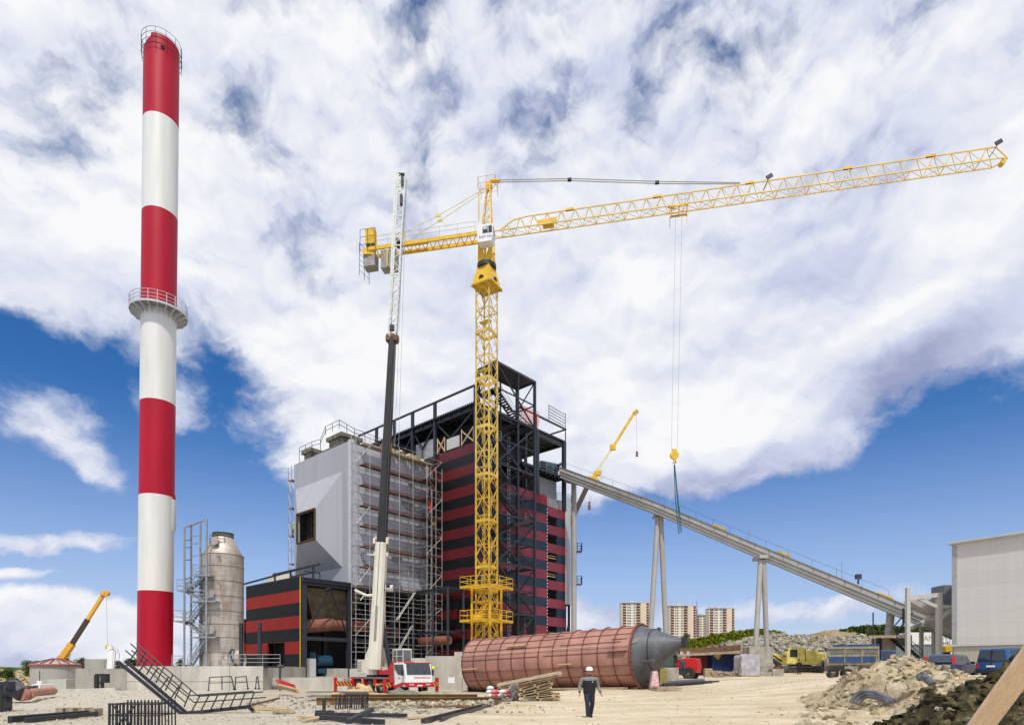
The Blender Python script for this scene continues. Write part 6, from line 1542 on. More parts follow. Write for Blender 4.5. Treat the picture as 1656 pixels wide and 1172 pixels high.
# ------------------------------------------------------------------ containers and sheds
def container(px0, px1, y0, y1, Y, colm, label, depth=2.4, ribs=18, zb=None):
    a, b = P(px0, y1, Y), P(px1, y0, Y); R = root('container', V((a.x+b.x)/2, Y, a.z), label, 'container')
    z0, z1 = a.z, b.z; m = MB(); n = ribs; w = (b.x-a.x)/n; vs = []
    poly = []
    for i in range(n): x = a.x+i*w; poly += [V(x, Y, z0+.12), V(x+w*.45, Y, z0+.12), V(x+w*.55, Y+.06, z0+.12), V(x+w*.95, Y+.06, z0+.12)]
    poly += [V(b.x, Y, z0+.12), V(b.x, Y+depth, z0+.12), V(a.x, Y+depth, z0+.12)]
    m.prism(poly, V(0, 0, z1-z0-.2)); m.build('wall', colm, R)
    m = MB(); m.bb(a.x-.04, b.x+.04, Y-.04, Y+depth, z1-.12, z1); m.bb(a.x-.04, b.x+.04, Y-.04, Y+depth, z0, z0+.14)
    for x in (a.x, b.x): m.bb(x-.06, x+.06, Y-.05, Y+.05, z0, z1)
    m.build('frame', colm, R); return R
cbrn = mat('container_brown', (.16, .045, .035), .6, var=.25, vs=1.5); cblu = mat('container_blue', (.006, .02, .09), .45, var=.2, vs=1.5); cgry = mat('container_grey', (.30, .34, .36), .55, var=.12)
container(1118, 1153, 1059, 1094, 80, cbrn, 'brown corrugated container behind the red telehandler', ribs=12)
R = container(1153, 1196, 1057, 1086, 78, cblu, 'dark blue corrugated container between the brown container and wrapped pallet', ribs=14)
m = MB(); m.box(P(1160, 1060, 77.9), (.8, .1, .3)); m.box(P(1161, 1063, 77.9), (.3, .1, .3)); m.build('label_plate', mat('plate_yellow', (.6, .45, .1), .6), R)
m = MB(); m.beam(P(1098, 1053, 79), P(1196, 1047, 79), .8, .7); tag(m.build('rusty_beam', rust), 'long rusty girder lying across the container roofs', 'beam')
m = MB(); m.beam(P(1095, 1059, 78.6), P(1216, 1053, 77), 1.2, .3); tag(m.build('roof_planks', woodd), 'weathered plank layer on top of the brown and blue containers', 'planks')
container(1333, 1352, 1050, 1083, 86, cgry, 'pale blue-grey container right of the excavator', ribs=6)
container(1265, 1330, 1052, 1083, 88, cgry, 'pale grey container behind the yellow excavator', ribs=16)
container(1448, 1520, 1041, 1082, 74, cgry, 'long grey container behind the conveyor pier and stairs', ribs=22)
R = root('white_container', P(1515, 1060, 84), 'white container with faint lettering behind the portal frame', 'container')
a, b = P(1472, 1043, 84), P(1545, 1022, 84); MB().bb(a.x, b.x, 84, 86.5, a.z-2.2, b.z).build('wall', whitep, R)
lm = mat('letter_grey', (.35, .33, .28), .7); text('PAN', 1.05, P(1499, 1032, 83.98), radians(90), 0, lm, R); text('WA', 1.05, P(1532, 1032, 83.98), radians(90), 0, lm, R); text('HEL', .7, P(1532, 1040, 83.97), radians(90), 0, mat('letter_blue', (.02, .02, .12), .6), R)
R = root('road_roller', P(1529, 1052, 76), 'orange machine body glimpsed between the portal frame and the hall', 'machine')
m = MB(); m.box(P(1530, 1049, 76), (1.5, 2, .8)); m.build('body', yel2, R, bevel=.1); m = MB(); m.tube(P(1526, 1056, 76), P(1534, 1056, 76), .35, 12); m.build('roller', tyre, R)
# steel stair and platform right of the pier
R = root('site_stair', P(1460, 1080, 66), 'grey steel stair with handrails beside the conveyor pier', 'stair')
m = MB(); p, q = P(1450, 1031, 66), P(1492, 1068, 66); m.beam(p, q, .06, .3); m.beam(p+V(0, 1, 0), q+V(0, 1, 0), .06, .3)
for k in range(11): m.box(p.lerp(q, (k+.5)/11)+V(0, .5, 0), (.28, 1, .05))
m.build('flight', steel, R)
m = MB(); rail(m, [p, q], h=1.1, r=.035, n=2); rail(m, [P(1400, 1030, 67), P(1450, 1030, 67)], h=1.2, r=.03, n=2, posts=2); m.build('handrail', steel, R)
m = MB(); m.hexa([P(1405, 1031, 66), P(1475, 1031, 66), P(1475, 1031, 70), P(1405, 1031, 70), P(1405, 1027, 66), P(1475, 1026, 66), P(1475, 1026, 70), P(1405, 1027, 70)]); m.bb(P(1452, 0, 68).x, P(1475, 0, 68).x, 68, 69.5, P(0, 1043, 68).z, P(0, 1027, 68).z); m.build('platform', woodd, R)
m = MB(); m.beam(P(1421, 1085, 68), P(1421, 1031, 68), .4); m.beam(P(1412, 1050, 68), P(1412, 990, 68), .1); m.beam(P(1458, 1000, 66), P(1470, 990, 66), .1); m.beam(P(1443, 1016, 67), P(1468, 986, 67), .1); m.beam(P(1452, 1018, 67), P(1476, 990, 67), .1); m.beam(P(1461, 1010, 67), P(1461, 983, 67), .16); m.build('post', steel, R)
# wrapped machine on pallet
R = root('wrapped_pallet', P(1211, 1092, 71), 'blue-grey machine wrapped in clear plastic on a pallet beside the pier', 'wrapped pallet')
m = MB(); a, b = P(1203, 1088, 71), P(1226, 1062, 71); m.bb(a.x, b.x, 71, 72.6, a.z, b.z); m.build('machine', mat('machine_blue', (.10, .17, .24), .5, var=.15), R, bevel=.05)
film = mat('plastic_film', (.52, .50, .53), .3, var=.25, vs=2, bump=.6, bs=4, alpha=.9)
m = MB(); random.seed(2)
q0, q1 = P(1193, 1092, 70.8), P(1229, 1057, 70.8)
def wrap(x0, x1, y0, y1, z0, z1, n=9):
    m = MB(); vs = {}
    def vv(i, j, k):
        if (i, j, k) not in vs:
            p = V(x0+(x1-x0)*i/n, y0+(y1-y0)*j/n, z0+(z1-z0)*k/n); q = noise.noise_vector(p*1.6)*.13; t = k/n
            p.x += (q.x+(.12 if i < n/2 else -.12)*max(0, t-.8)*4); p.y += q.y; p.z += q.z*(.3+t)-(abs(i/n-.5)**2)*.5*(t > .95); vs[(i, j, k)] = len(m.v); m.v.append(p)
        return vs[(i, j, k)]
    for u in range(n):
        for w_ in range(n):
            m.f += [(vv(u, 0, w_), vv(u+1, 0, w_), vv(u+1, 0, w_+1), vv(u, 0, w_+1)), (vv(u, n, w_), vv(u, n, w_+1), vv(u+1, n, w_+1), vv(u+1, n, w_)), (vv(0, u, w_), vv(0, u, w_+1), vv(0, u+1, w_+1), vv(0, u+1, w_)), (vv(n, u, w_), vv(n, u+1, w_), vv(n, u+1, w_+1), vv(n, u, w_+1)), (vv(u, w_, n), vv(u+1, w_, n), vv(u+1, w_+1, n), vv(u, w_+1, n))]
    return m
wrap(q0.x+.35, q1.x-.1, 70.6, 73, q0.z+.05, q1.z).build('plastic_wrap', mat('clear_film', (.62, .60, .64), .25, var=.25, vs=2, alpha=.62), R, smooth=True)
m = MB(); m.bb(q0.x+.6, q1.x, 70.9, 72.8, q0.z-.15, q0.z+.1); m.build('pallet', wood, R)
# ------------------------------------------------------------------ rocks, mounds, rubble
def rockmesh(seed, flat=.6, n=14):
    rnd = random.Random(seed); bm = bmesh.new()
    for i in range(n):
        v = V(rnd.gauss(0, 1), rnd.gauss(0, 1), rnd.gauss(0, 1)).normalized()*rnd.uniform(.75, 1.05); bm.verts.new((v.x, v.y*.8, v.z*flat))
    bmesh.ops.convex_hull(bm, input=bm.verts)
    for v in [v for v in bm.verts if not v.link_faces]: bm.verts.remove(v)
    bm.verts.index_update(); bm.verts.ensure_lookup_table()
    r = ([v.co.copy() for v in bm.verts], [tuple(v.index for v in f.verts) for f in bm.faces]); bm.free(); return r
ROCKS = [rockmesh(i, random.Random(i).uniform(.35, .8)) for i in range(24)]
SLABS = [rockmesh(50+i, random.Random(i).uniform(.14, .3), 12) for i in range(10)]
def put(mb, shape, c, s, rnd):
    R = Matrix.Rotation(rnd.uniform(0, 6.28), 3, 'Z') @ Matrix.Rotation(rnd.gauss(0, .5), 3, 'X') @ Matrix.Rotation(rnd.gauss(0, .5), 3, 'Y')
    mb.add([Vector(c)+R@(v*s) for v in shape[0]], shape[1])
def dirtmat(name, c1, c2, c3, sc=2.5, bump=.9):
    m = bpy.data.materials.new(name); m.use_nodes = True; N, L = nodes(m); p = N['Principled BSDF']; p.inputs['Roughness'].default_value = .95; p.inputs['Specular IOR Level'].default_value = .15
    geo = N.new('ShaderNodeNewGeometry')
    def nz(s, d):
        n = N.new('ShaderNodeTexNoise'); n.inputs['Scale'].default_value = s; n.inputs['Detail'].default_value = d; n.inputs['Roughness'].default_value = .65; L.new(geo.outputs['Position'], n.inputs['Vector']); return n.outputs['Fac']
    r = N.new('ShaderNodeValToRGB'); L.new(nz(sc, 10), r.inputs[0]); e = r.color_ramp.elements; e[0].position = .34; e[0].color = (*c1, 1); e[1].position = .66; e[1].color = (*c3, 1); x = e.new(.5); x.color = (*c2, 1)
    r2 = N.new('ShaderNodeValToRGB'); L.new(nz(sc*9, 4), r2.inputs[0]); e = r2.color_ramp.elements; e[0].position = .36; e[0].color = (.5, .48, .46, 1); e[1].position = .52; e[1].color = (1, 1, 1, 1)
    mx = N.new('ShaderNodeMix'); mx.data_type = 'RGBA'; mx.blend_type = 'MULTIPLY'; mx.inputs[0].default_value = .7; L.new(r.outputs[0], mx.inputs[6]); L.new(r2.outputs[0], mx.inputs[7]); L.new(mx.outputs[2], p.inputs['Base Color'])
    b = N.new('ShaderNodeBump'); b.inputs['Strength'].default_value = bump; b.inputs['Distance'].default_value = .08; L.new(nz(sc*4, 8), b.inputs['Height']); L.new(b.outputs[0], p.inputs['Normal']); return m
sandm = dirtmat('rubble_sand', (.34, .25, .14), (.50, .41, .26), (.60, .52, .38))
darkm = dirtmat('wet_dark_soil', (.022, .024, .018), (.075, .065, .032), (.22, .17, .085), 3.2)
gravm = dirtmat('pale_gravel', (.42, .38, .30), (.51, .465, .375), (.58, .54, .45), 5, .35)
rockm = dirtmat('broken_limestone', (.27, .22, .14), (.44, .38, .27), (.58, .52, .40), .9, .5)
rockm2 = dirtmat('tan_limestone', (.32, .24, .13), (.47, .38, .23), (.60, .51, .36), .8, .5)
rockg = dirtmat('grey_rubble', (.15, .14, .11), (.33, .305, .25), (.52, .48, .39), .8, .3)

def interp(tab, x):
    if x <= tab[0][0]: return tab[0][1]
    for (a, u), (b, v) in zip(tab, tab[1:]):
        if x <= b: t = (x-a)/(b-a); t = t*t*(3-2*t); return u+(v-u)*t
    return tab[-1][1]
def mound(name, label, crest, Yc, yf, yb, mt, rough, step=.16, xr=None, nsc=1.3, back=None):
    """heightfield: crest = [(px, py)] at depth Yc, front falls towards yf, back towards yb"""
    tab = [(P(px, py, Yc).x, P(px, py, Yc).z) for px, py in crest]
    x0, x1 = tab[0][0], tab[-1][0]; nx = int((x1-x0)/step); ny = int((yb-yf)/step); vs = []; fs = []
    def hgt(x, y):
        xe = x*(Yc/y)*.45+x*.55                  # the toe splays a little
        top = interp(tab, xe); gr = g(x, y)-.12
        t = (y-yf)/(Yc-yf) if y < Yc else (yb-y)/(yb-Yc); t = max(0, min(1, t)); s = t**1.05 if y < Yc else t*t*(3-2*t)
        ex = min(1, (x-x0)/1.2, (x1-x)/1.2); s *= max(0, min(1, ex))
        h = gr+max(0, top-gr)*s
        return h+(fb(x, y, nsc, 5)*rough)*min(1, s*2.5)
    for j in range(ny+1):
        for i in range(nx+1): x = x0+i*step; y = yf+j*step; vs.append((x, y, hgt(x, y)))
    for j in range(ny):
        for i in range(nx): a = j*(nx+1)+i; fs.append((a, a+1, a+nx+2, a+nx+1))
    mb = MB(); mb.v = [Vector(v) for v in vs]; mb.f = fs; o = mb.build(name, mt, smooth=True, fix=False); tag(o, label, kind='structure'); return hgt
hA = mound('rubble_mound', 'sandy rubble mound at the right in front of the cars', [(1325, 1112), (1350, 1108), (1375, 1096), (1400, 1082), (1430, 1074), (1455, 1066), (1480, 1064), (1500, 1074), (1520, 1082), (1550, 1092), (1580, 1100), (1630, 1104), (1680, 1106)], 29, 17, 35, sandm, .30)
hB = mound('dark_soil_mound', 'wet dark clay heap in the right foreground', [(1370, 1190), (1400, 1185), (1440, 1176), (1480, 1158), (1530, 1136), (1575, 1118), (1610, 1102), (1656, 1078), (1720, 1060), (1800, 1055)], 11.5, 4.6, 15, darkm, .34, .09, nsc=2.2)
hC = mound('gravel_heap', 'low pale gravel heap at the left', [(0, 1142), (45, 1130), (80, 1120), (150, 1118), (220, 1116), (280, 1114), (340, 1117), (400, 1124), (430, 1130)], 40, 25, 46, gravm, .07, .22)

def boulders():
    rnd = random.Random(11)
    spots = [  # px, py (centre), size in m, depth, shape, label
     (1450, 1092, .85, 24.5, 0, 'largest tan block in the middle of the rubble mound'), (1405, 1088, .5, 28, 1, 'thin slab on the left shoulder of the rubble mound'),
     (1472, 1066, .40, 28.8, 2, 'rounded rock on the very top of the rubble mound'), (1422, 1108, .5, 23, 3, 'rock above the arch of the rubber hoses'),
     (1528, 1100, .6, 22, 5, 'broken rock on the right of the mound below the dark blue car'), (1470, 1112, .5, 21, 6, 'rough rock just right of the rubber hoses'),
     (1372, 1150, .52, 19.0, 7, 'upright pale block left of the rubber hoses'), (1392, 1158, .42, 18.0, 8, 'cream block below the rubber hoses, at the edge of the dark soil'),
     (1345, 1135, .32, 21.5, 9, 'rock at the left foot of the mound level with the hoses'), (1300, 1158, .38, 18.8, 10, 'flat brick-shaped stone alone on the sand at the left of the mound'),
     (1330, 1141, .22, 22, 11, 'small grey stone behind the brick-shaped one'), (1440, 1150, .55, 17.0, 13, 'wide pale boulder in front of the hoses beside the dark soil'),
     (1500, 1122, .5, 18.8, 15, 'greyish broken rock where the mound meets the dark soil'), (1590, 1092, .42, 23, 17, 'yellowish rock in front of the blue van'),
     (1380, 1114, .34, 26, 19, 'rock low on the left slope behind the hoses'), (1345, 1120, .26, 26.5, 20, 'small rock at the far left tip of the mound')]
    for i, (px, py, s, Y, k, lab) in enumerate(spots):
        x = P(px, 0, Y).x; z = max(hA(x, Y) if Y > 17 else -9, hB(x, Y) if Y < 15 else -9, g(x, Y))
        mb = MB(); c = V(x, Y, z+s*.14); sh = SLABS[k % 10] if k % 3 == 1 else ROCKS[k]
        put(mb, sh, c, s*.8, rnd)
        o = mb.build('boulder', rockm2 if k % 2 else rockm, org=(x, Y, z)); b = o.modifiers.new('bevel', 'BEVEL'); b.width = .02; b.segments = 1
        tag(o, lab, 'rock', 'boulders on the rubble mound')
boulders()
def scatter(name, label, n, fn, smin, smax, mt, seed, pw=2.5, slab=.35):
    rnd = random.Random(seed); mb = MB()
    for i in range(n):
        c = fn(rnd)
        if c is None: continue
        s = smin+(smax-smin)*rnd.random()**pw
        put(mb, rnd.choice(SLABS if rnd.random() < slab else ROCKS), c+V(0, 0, s*.2), s, rnd)
    o = mb.build(name, mt, org=(0, 0, 0), fix=False); tag(o, label, kind='stuff'); return o
def onA(r):
    Y = r.uniform(17.5, 33); px = r.uniform(1300, 1660); x = P(px, 0, Y).x; return V(x, Y, hA(x, Y)) if px > 1335 or Y < 27 else V(x, Y, g(x, Y))
scatter('rubble', 'loose stones on the sandy mound', 2000, onA, .03, .36, rockm, 1, 3.2)
scatter('rubble', 'tan stone chips on the sandy mound', 1800, onA, .03, .22, rockm2, 2, 3)
def onB(r): Y = r.uniform(5, 14); x = P(r.uniform(1380, 1700), 0, Y).x; return V(x, Y, hB(x, Y)-.02)
scatter('soil_clods', 'dark clods on the clay heap', 2600, onB, .02, .19, darkm, 3, 2.2, .1)
scatter('rubble', 'pale stones sticking out of the dark clay heap', 150, onB, .03, .14, rockg, 4, 2, .4)
def mid(r):
    Y = r.uniform(24, 46); px = r.gauss(640, 150); x = P(px, 0, Y).x
    return V(x, Y, g(x, Y)) if 400 < px < 880 else None
scatter('rubble', 'broken stones around the steel beams in the middle foreground', 1500, mid, .03, .17, rockg, 5, 3.2)
def midr(r):
    Y = r.uniform(29, 33.6); px = r.uniform(590, 800); x = P(px, 0, Y).x; return V(x, Y, g(x, Y)+r.uniform(0, .12))
scatter('rubble', 'band of pale stones in front of the rusty girders', 420, midr, .06, .26, rockm, 6, 1.8)
def left(r):
    Y = r.uniform(18.5, 56); px = r.uniform(-20, 560); x = P(px, 0, Y).x
    return V(x, Y, max(g(x, Y), hC(x, Y) if 25 < Y < 46 and -33 < x < -15.8 else -9))
scatter('gravel', 'scattered gravel on the left of the site', 2600, left, .02, .10, gravm, 7, 3, .2)
def right(r):
    Y = r.uniform(18.5, 60); px = r.uniform(560, 1500); x = P(px, 0, Y).x; return V(x, Y, g(x, Y)-.01)
scatter('gravel', 'small stones strewn over the sandy yard', 2600, right, .015, .085, rockm2, 8, 4, .2)
# rock heap behind the site
def heap():
    crest = [(1085, 1062), (1110, 1058), (1140, 1051), (1180, 1041), (1215, 1031), (1260, 1027), (1300, 1029), (1340, 1030), (1380, 1028), (1420, 1034), (1460, 1044), (1520, 1052), (1640, 1060)]
    hh = mound('rock_ridge', 'ridge under the rock heap behind the site', crest, 112, 92, 130, rockg, .5, .9, nsc=.3)
    def f(r): Y = r.uniform(92, 118); x = P(r.uniform(1080, 1560), 0, Y).x; return V(x, Y, hh(x, Y)-.1)
    scatter('rock_heap', 'great heap of broken grey and tan rock behind the excavator', 10500, f, .14, .75, rockg, 9, 2.2, .45)
    scatter('rock_heap', 'paler stones in the heap behind the excavator', 3000, f, .15, .75, rockm, 10, 2.2, .4)
    def f2(r):
        Y = r.uniform(94, 104); px = r.uniform(-60, 70); x = P(px, 0, Y).x; return V(x, Y, P(0, 1110-(Y-94)*1.9, Y).z+r.uniform(-.3, .3))
    scatter('rock_bank', 'pale yellow broken rock bank at the left edge', 1800, f2, .25, .95, rockm2, 12, 1.6, .4)
    mb = MB(); a = [P(-120, 1122, 93), P(72, 1122, 93), P(72, 1090, 105), P(-120, 1090, 105)]; mb.prism(a, V(0, 3, -2)); tag(mb.build('rock_bank', rockm2), 'earth bank under the yellow rocks at the left edge', kind='structure')
heap()
# hill behind with greenery
def hills():
    gm = dirtmat('green_hill', (.05, .07, .015), (.10, .12, .03), (.16, .17, .05), .08, .4)
    mound('hill', 'green hill behind the rock heap', [(1000, 1050), (1060, 1030), (1100, 1033), (1180, 1025), (1240, 1020), (1290, 1030), (1340, 1023), (1400, 1018), (1460, 1016), (1540, 1020), (1700, 1030), (1800, 1030)], 220, 150, 330, gm, 1.0, 6, nsc=.04)
    mound('hill', 'far green hill at the left horizon', [(-300, 1078), (0, 1078), (80, 1082), (150, 1080), (260, 1078), (420, 1080)], 260, 200, 380, gm, .6, 8, nsc=.03)
    mound('hill', 'brown spoil ridge behind the rock heap', [(1260, 1036), (1290, 1029), (1318, 1021), (1330, 1018), (1355, 1019), (1380, 1024), (1400, 1034)], 150, 130, 165, dirtmat('brown_spoil', (.16, .10, .05), (.30, .22, .12), (.42, .33, .2), .25, .6), 1.3, 1.0, nsc=.35)
hills()
# ------------------------------------------------------------------ vegetation
def leafmat(name, c1, c2, c3):
    m = bpy.data.materials.new(name); m.use_nodes = True; N, L = nodes(m); p = N['Principled BSDF']; p.inputs['Roughness'].default_value = .8; p.inputs['Specular IOR Level'].default_value = .2
    geo = N.new('ShaderNodeNewGeometry'); r = N.new('ShaderNodeValToRGB'); L.new(geo.outputs['Random Per Island'], r.inputs[0])
    e = r.color_ramp.elements; e[0].color = (*c1, 1); e[1].color = (*c3, 1); x = e.new(.5); x.color = (*c2, 1); L.new(r.outputs[0], p.inputs['Base Color']); return m
lf1 = leafmat('leaves_mid', (.035, .06, .012), (.07, .11, .02), (.13, .17, .035)); lf2 = leafmat('leaves_olive', (.06, .08, .03), (.10, .12, .05), (.15, .17, .08)); lf4 = leafmat('leaves_wood', (.07, .10, .02), (.12, .17, .035), (.20, .25, .06)); lf3 = leafmat('leaves_yellow_green', (.12, .17, .015), (.22, .27, .02), (.34, .36, .03))
bark = mat('bark', (.10, .075, .05), .9, var=.3, vs=6)
def leaves(mb, c, r, n, s, rnd, sq=(1, 1, .8)):
    for i in range(n):
        d = V(rnd.gauss(0, 1), rnd.gauss(0, 1), rnd.gauss(0, 1)).normalized()*(rnd.random()**.45)*r; q = c+V(d.x*sq[0], d.y*sq[1], d.z*sq[2])
        u = V(rnd.gauss(0, 1), rnd.gauss(0, 1), rnd.gauss(0, 1)).normalized(); w = u.cross(V(rnd.random(), rnd.random(), 1)).normalized(); k = s*rnd.uniform(.6, 1.4)
        mb.add([q-u*k, q+w*k*.6, q+u*k, q-w*k*.6], [(0, 1, 2, 3)])
def tree(px, ytop, ybase, Y, wpx, lf, label, seed, n=2600, group=None):
    rnd = random.Random(seed); b = P(px, ybase, Y); t = P(px, ytop, Y); hgt = t.z-b.z; wd = wpx/F*Y
    R = root('tree', b, label, 'tree', group); m = MB(); m.tube(b-V(0, 0, .5), b+V(0, 0, hgt*.55), hgt*.03, 8, r2=hgt*.015)
    cl = []
    for i in range(13):
        a = rnd.uniform(0, 6.28); rr = wd*.5*rnd.uniform(.15, .78); z = hgt*rnd.uniform(.30, .88); k = 1-max(0, (z/hgt-.6))*1.4
        cl.append((b+V(cos(a)*rr*k, sin(a)*rr*k, z), wd*rnd.uniform(.14, .25)))
    for c, r in cl: m.tube(b+V(0, 0, hgt*rnd.uniform(.2, .5)), c, hgt*.012, 5, r2=hgt*.004)
    m.build('trunk', bark, R); m = MB()
    for c, r in cl: leaves(m, c, r, n//13, max(.12, hgt*.022), rnd, (1, 1, .75))
    m.build('crown', lf, R, fix=False)
tree(52, 1066, 1106, 90, 42, lf1, 'round dark green tree at the left edge before the rock bank', 1, 3400)
tree(12, 1078, 1108, 92, 40, lf1, 'low bushy tree at the far left edge', 2, 2000)
tree(80, 1080, 1104, 98, 26, lf2, 'thin scrubby tree left of the round tank', 3, 1500)
tree(103, 1050, 1090, 120, 30, lf2, 'grey green tree peeking over the round tank roof', 4, 1600)
tree(131, 1061, 1092, 120, 22, lf2, 'small tree between the two round tanks', 5, 1500)
tree(212, 1062, 1090, 110, 26, lf1, 'dark tree beside the chimney foot behind the plinth', 6, 1500)
tree(190, 1066, 1090, 125, 22, lf2, 'olive tree behind the loader crane arm', 7, 1200)
tree(1063, 1012, 1060, 170, 34, lf2, 'grey green tree rising behind the cone of the vessel', 8, 2200)
tree(1105, 1021, 1060, 170, 40, lf2, 'olive tree in front of the middle apartment block', 9, 2000)
tree(1480, 1006, 1048, 130, 34, lf4, 'green tree seen through the conveyor frame', 10, 1800)
tree(1505, 1008, 1050, 128, 30, lf4, 'green tree right behind the portal frame', 12, 1500)
tree(292, 1064, 1085, 100, 16, lf2, 'small tree right of the chimney foot', 13, 900)
def bushes(name, label, spans, Y, lf, seed, s, dens):
    rnd = random.Random(seed); m = MB()
    for (x0, yt0, yb0), (x1, yt1, yb1) in zip(spans, spans[1:]):
        n = max(1, int((x1-x0)/4))
        for i in range(n):
            t = (i+rnd.random())/n; px = x0+(x1-x0)*t; yt = yt0+(yt1-yt0)*t; yb = yb0+(yb1-yb0)*t; k = max(1, int((yb-yt)/5))
            for j in range(k+1):
                YY = Y+rnd.uniform(-6, 6)-j*1.5; c = P(px+rnd.uniform(-2, 2), yt+4+(yb-yt-3)*(j/(k+1))+rnd.uniform(-1.5, 1.5), YY); leaves(m, c, rnd.uniform(3.0, 5.0)*YY/F, dens, s, rnd, (1.2, 1.2, .8))
    tag(m.build(name, lf, org=(0, 0, 0), fix=False), label, kind='stuff')
bushes('shrubs', 'bright yellow-green bushes on the slope above the rock heap', [(1078, 1038, 1050), (1110, 1037, 1048), (1150, 1026, 1042), (1185, 1021, 1032), (1240, 1018, 1026), (1262, 1021, 1026)], 140, lf3, 21, .42, 70)
bushes('shrubs', 'dark green wood on the hill at the right', [(1288, 1028, 1033), (1330, 1025, 1032), (1342, 1022, 1032), (1380, 1014, 1030), (1410, 1009, 1030), (1450, 1012, 1033), (1520, 1016, 1036), (1560, 1020, 1036)], 190, lf4, 22, .62, 60)
bushes('shrubs', 'low hedge line at the left horizon', [(-20, 1084, 1094), (45, 1086, 1094), (130, 1080, 1092), (215, 1074, 1088), (300, 1076, 1086), (420, 1078, 1084)], 170, lf1, 23, .5, 46)
bushes('shrubs', 'dark shrubs above the brown spoil ridge', [(1180, 1020, 1026), (1240, 1017, 1024)], 150, lf1, 24, .5, 50)
# ------------------------------------------------------------------ apartment blocks
def block(x0, x1, yt, yb, Y, label, floors=14, shade=(.50, .43, .30)):
    a, b = P(x0, yb, Y), P(x1, yt, Y); z0 = a.z-10; wd = b.x-a.x; fh = 2.75
    R = root('apartment_block', V((a.x+b.x)/2, Y, z0), label, 'apartment block'); wm = mat('block_cream', (.62, .575, .49), .8, var=.06, vs=.05); wm2 = mat('block_tan', (.60, .50, .39), .8, var=.06, vs=.05)
    MB().bb(a.x, b.x, Y, Y+14, z0, b.z).build('wall', wm, R)
    gab = MB(); g0, g1 = a.x+wd*.68, a.x+wd*.88; gab.bb(g0, g1, Y-1.0, Y, z0, b.z+.5); gab.build('gable_wall', wm2, R)
    rf = MB(); rf.bb(a.x-.3, b.x+.3, Y-1.2, Y+14, b.z+.52, b.z+1.0); rf.bb(a.x+wd*.3, a.x+wd*.45, Y+3, Y+8, b.z+1, b.z+3); rf.build('roof', lgrey, R)
    w = MB(); bal = MB(); rec = MB(); z = b.z-2.2
    while z > z0+1:
        for f0, f1 in ((.20, .25), (.27, .33), (.43, .47), (.48, .50)): w.bb(a.x+wd*f0, a.x+wd*f1, Y-.06, Y, z, z+1.3)
        for f0, f1 in ((.03, .16), (.53, .66), (.90, .985)):
            rec.bb(a.x+wd*f0, a.x+wd*f1, Y-.05, Y, z-.2, z+1.7); bal.bb(a.x+wd*f0, a.x+wd*f1, Y-1.3, Y-.05, z-1.0, z-.0)
        z -= fh
    w.build('windows', glass, R); rec.build('recess', mat('recess_brown', (.10, .06, .045), .8, var=.3, vs=.2), R); bal.build('balconies', mat('balcony_tan', (.42, .30, .23), .8, var=.35, vs=.15), R)
block(1005.5, 1050, 975, 1035, 640, 'left apartment block standing behind the pink vessel')
block(1083, 1126, 980, 1040, 660, 'middle apartment block right of the A-shaped legs')
block(1127, 1150, 995, 1040, 720, 'lower apartment block squeezed between two taller ones')
block(1147, 1188, 984, 1040, 665, 'right apartment block with white gable above the bushes')
m = MB(); m.tube(P(1127, 1030, 640), P(1127, 985, 640), .7, 6); m.tube(P(1127, 985, 640), P(1127, 972, 640), .3, 6); tag(m.build('antenna_mast', mat('mast_grey', (.15, .13, .16), .7)), 'thin dark antenna mast between the apartment blocks', 'mast')
# ------------------------------------------------------------------ tanks and sheds at the left
def tank(px, wpx, yt, Y, zb, label, roofed):
    c = P(px, 1085, Y); th = math.atan((px-CX)/F); r = wpx/2*Y*cos(th)/F; zt = P(0, yt, Y-r).z; R = root('round_tank', V(c.x, Y, zb), label, 'tank')
    MB().lathe([(r, 0), (r, zt-zb)], V(c.x, Y, zb), 64).build('wall', panel('tank_sheet_%d' % px, (.40, .385, .345), 2.3, 0, rough=.6, depth=.3, var=.06), R, smooth=True)
    if roofed:
        rm = mat('roof_red_steel', (.26, .07, .05), .6); MB().lathe([(r+.12, -.05), (r+.15, .18), (r-.1, .2), (0, .95)], V(c.x, Y, zt), 48).build('roof', mat('roof_pale_pink', (.42, .33, .29), .7, var=.3, vs=.6), R)
        m = MB()
        for i in range(16): t = 2*pi*i/16; e = V(cos(t), sin(t), 0); m.beam(V(c.x, Y, zt+1.0)+e*.4, V(c.x, Y, zt+.26)+e*r, .10)
        m.lathe([(r+.16, -.12), (r+.24, -.12), (r+.24, .12), (r+.16, .12)], V(c.x, Y, zt), 48); m.build('roof_rib', rm, R)
        m = MB(); x = P(90, 0, Y).x; m.tube(V(x, Y-r*.99-.05, zt-.8), V(x, Y-r*.99-.05, zb+1.5), .05, 5)
        for z in (zt-2.2, zt-4.2): m.beam(V(x-.5, Y-r-.05, z), V(x+.4, Y-r-.05, z), .08)
        m.build('pipe', steel, R)
tank(90.5, 84, 1075, 90, -1.6, 'wide grey round tank with a red ribbed conical roof', True)
tank(162, 50, 1065, 105, -1, 'smaller plain grey round tank behind the wall', False)
m = MB(); a, b = P(76, 1118, 74), P(107, 1098, 74); m.bb(a.x, b.x, 74, 77, a.z, b.z); o = m.build('site_cabin', panel('cabin_sheet', (.50, .49, .45), 2.9, 0, rough=.6, depth=.15)); tag(o, 'pale site cabin in front of the round tank', 'cabin')
m = MB(); a, b = P(67, 1118, 75), P(75.6, 1100, 75); m.bb(a.x, b.x, 75, 77, a.z, b.z); tag(m.build('site_cabin', panel('cabin_sheet_grey', (.44, .44, .42), 1.5, 0, rough=.6)), 'narrow grey cabin left of the pale one', 'cabin')
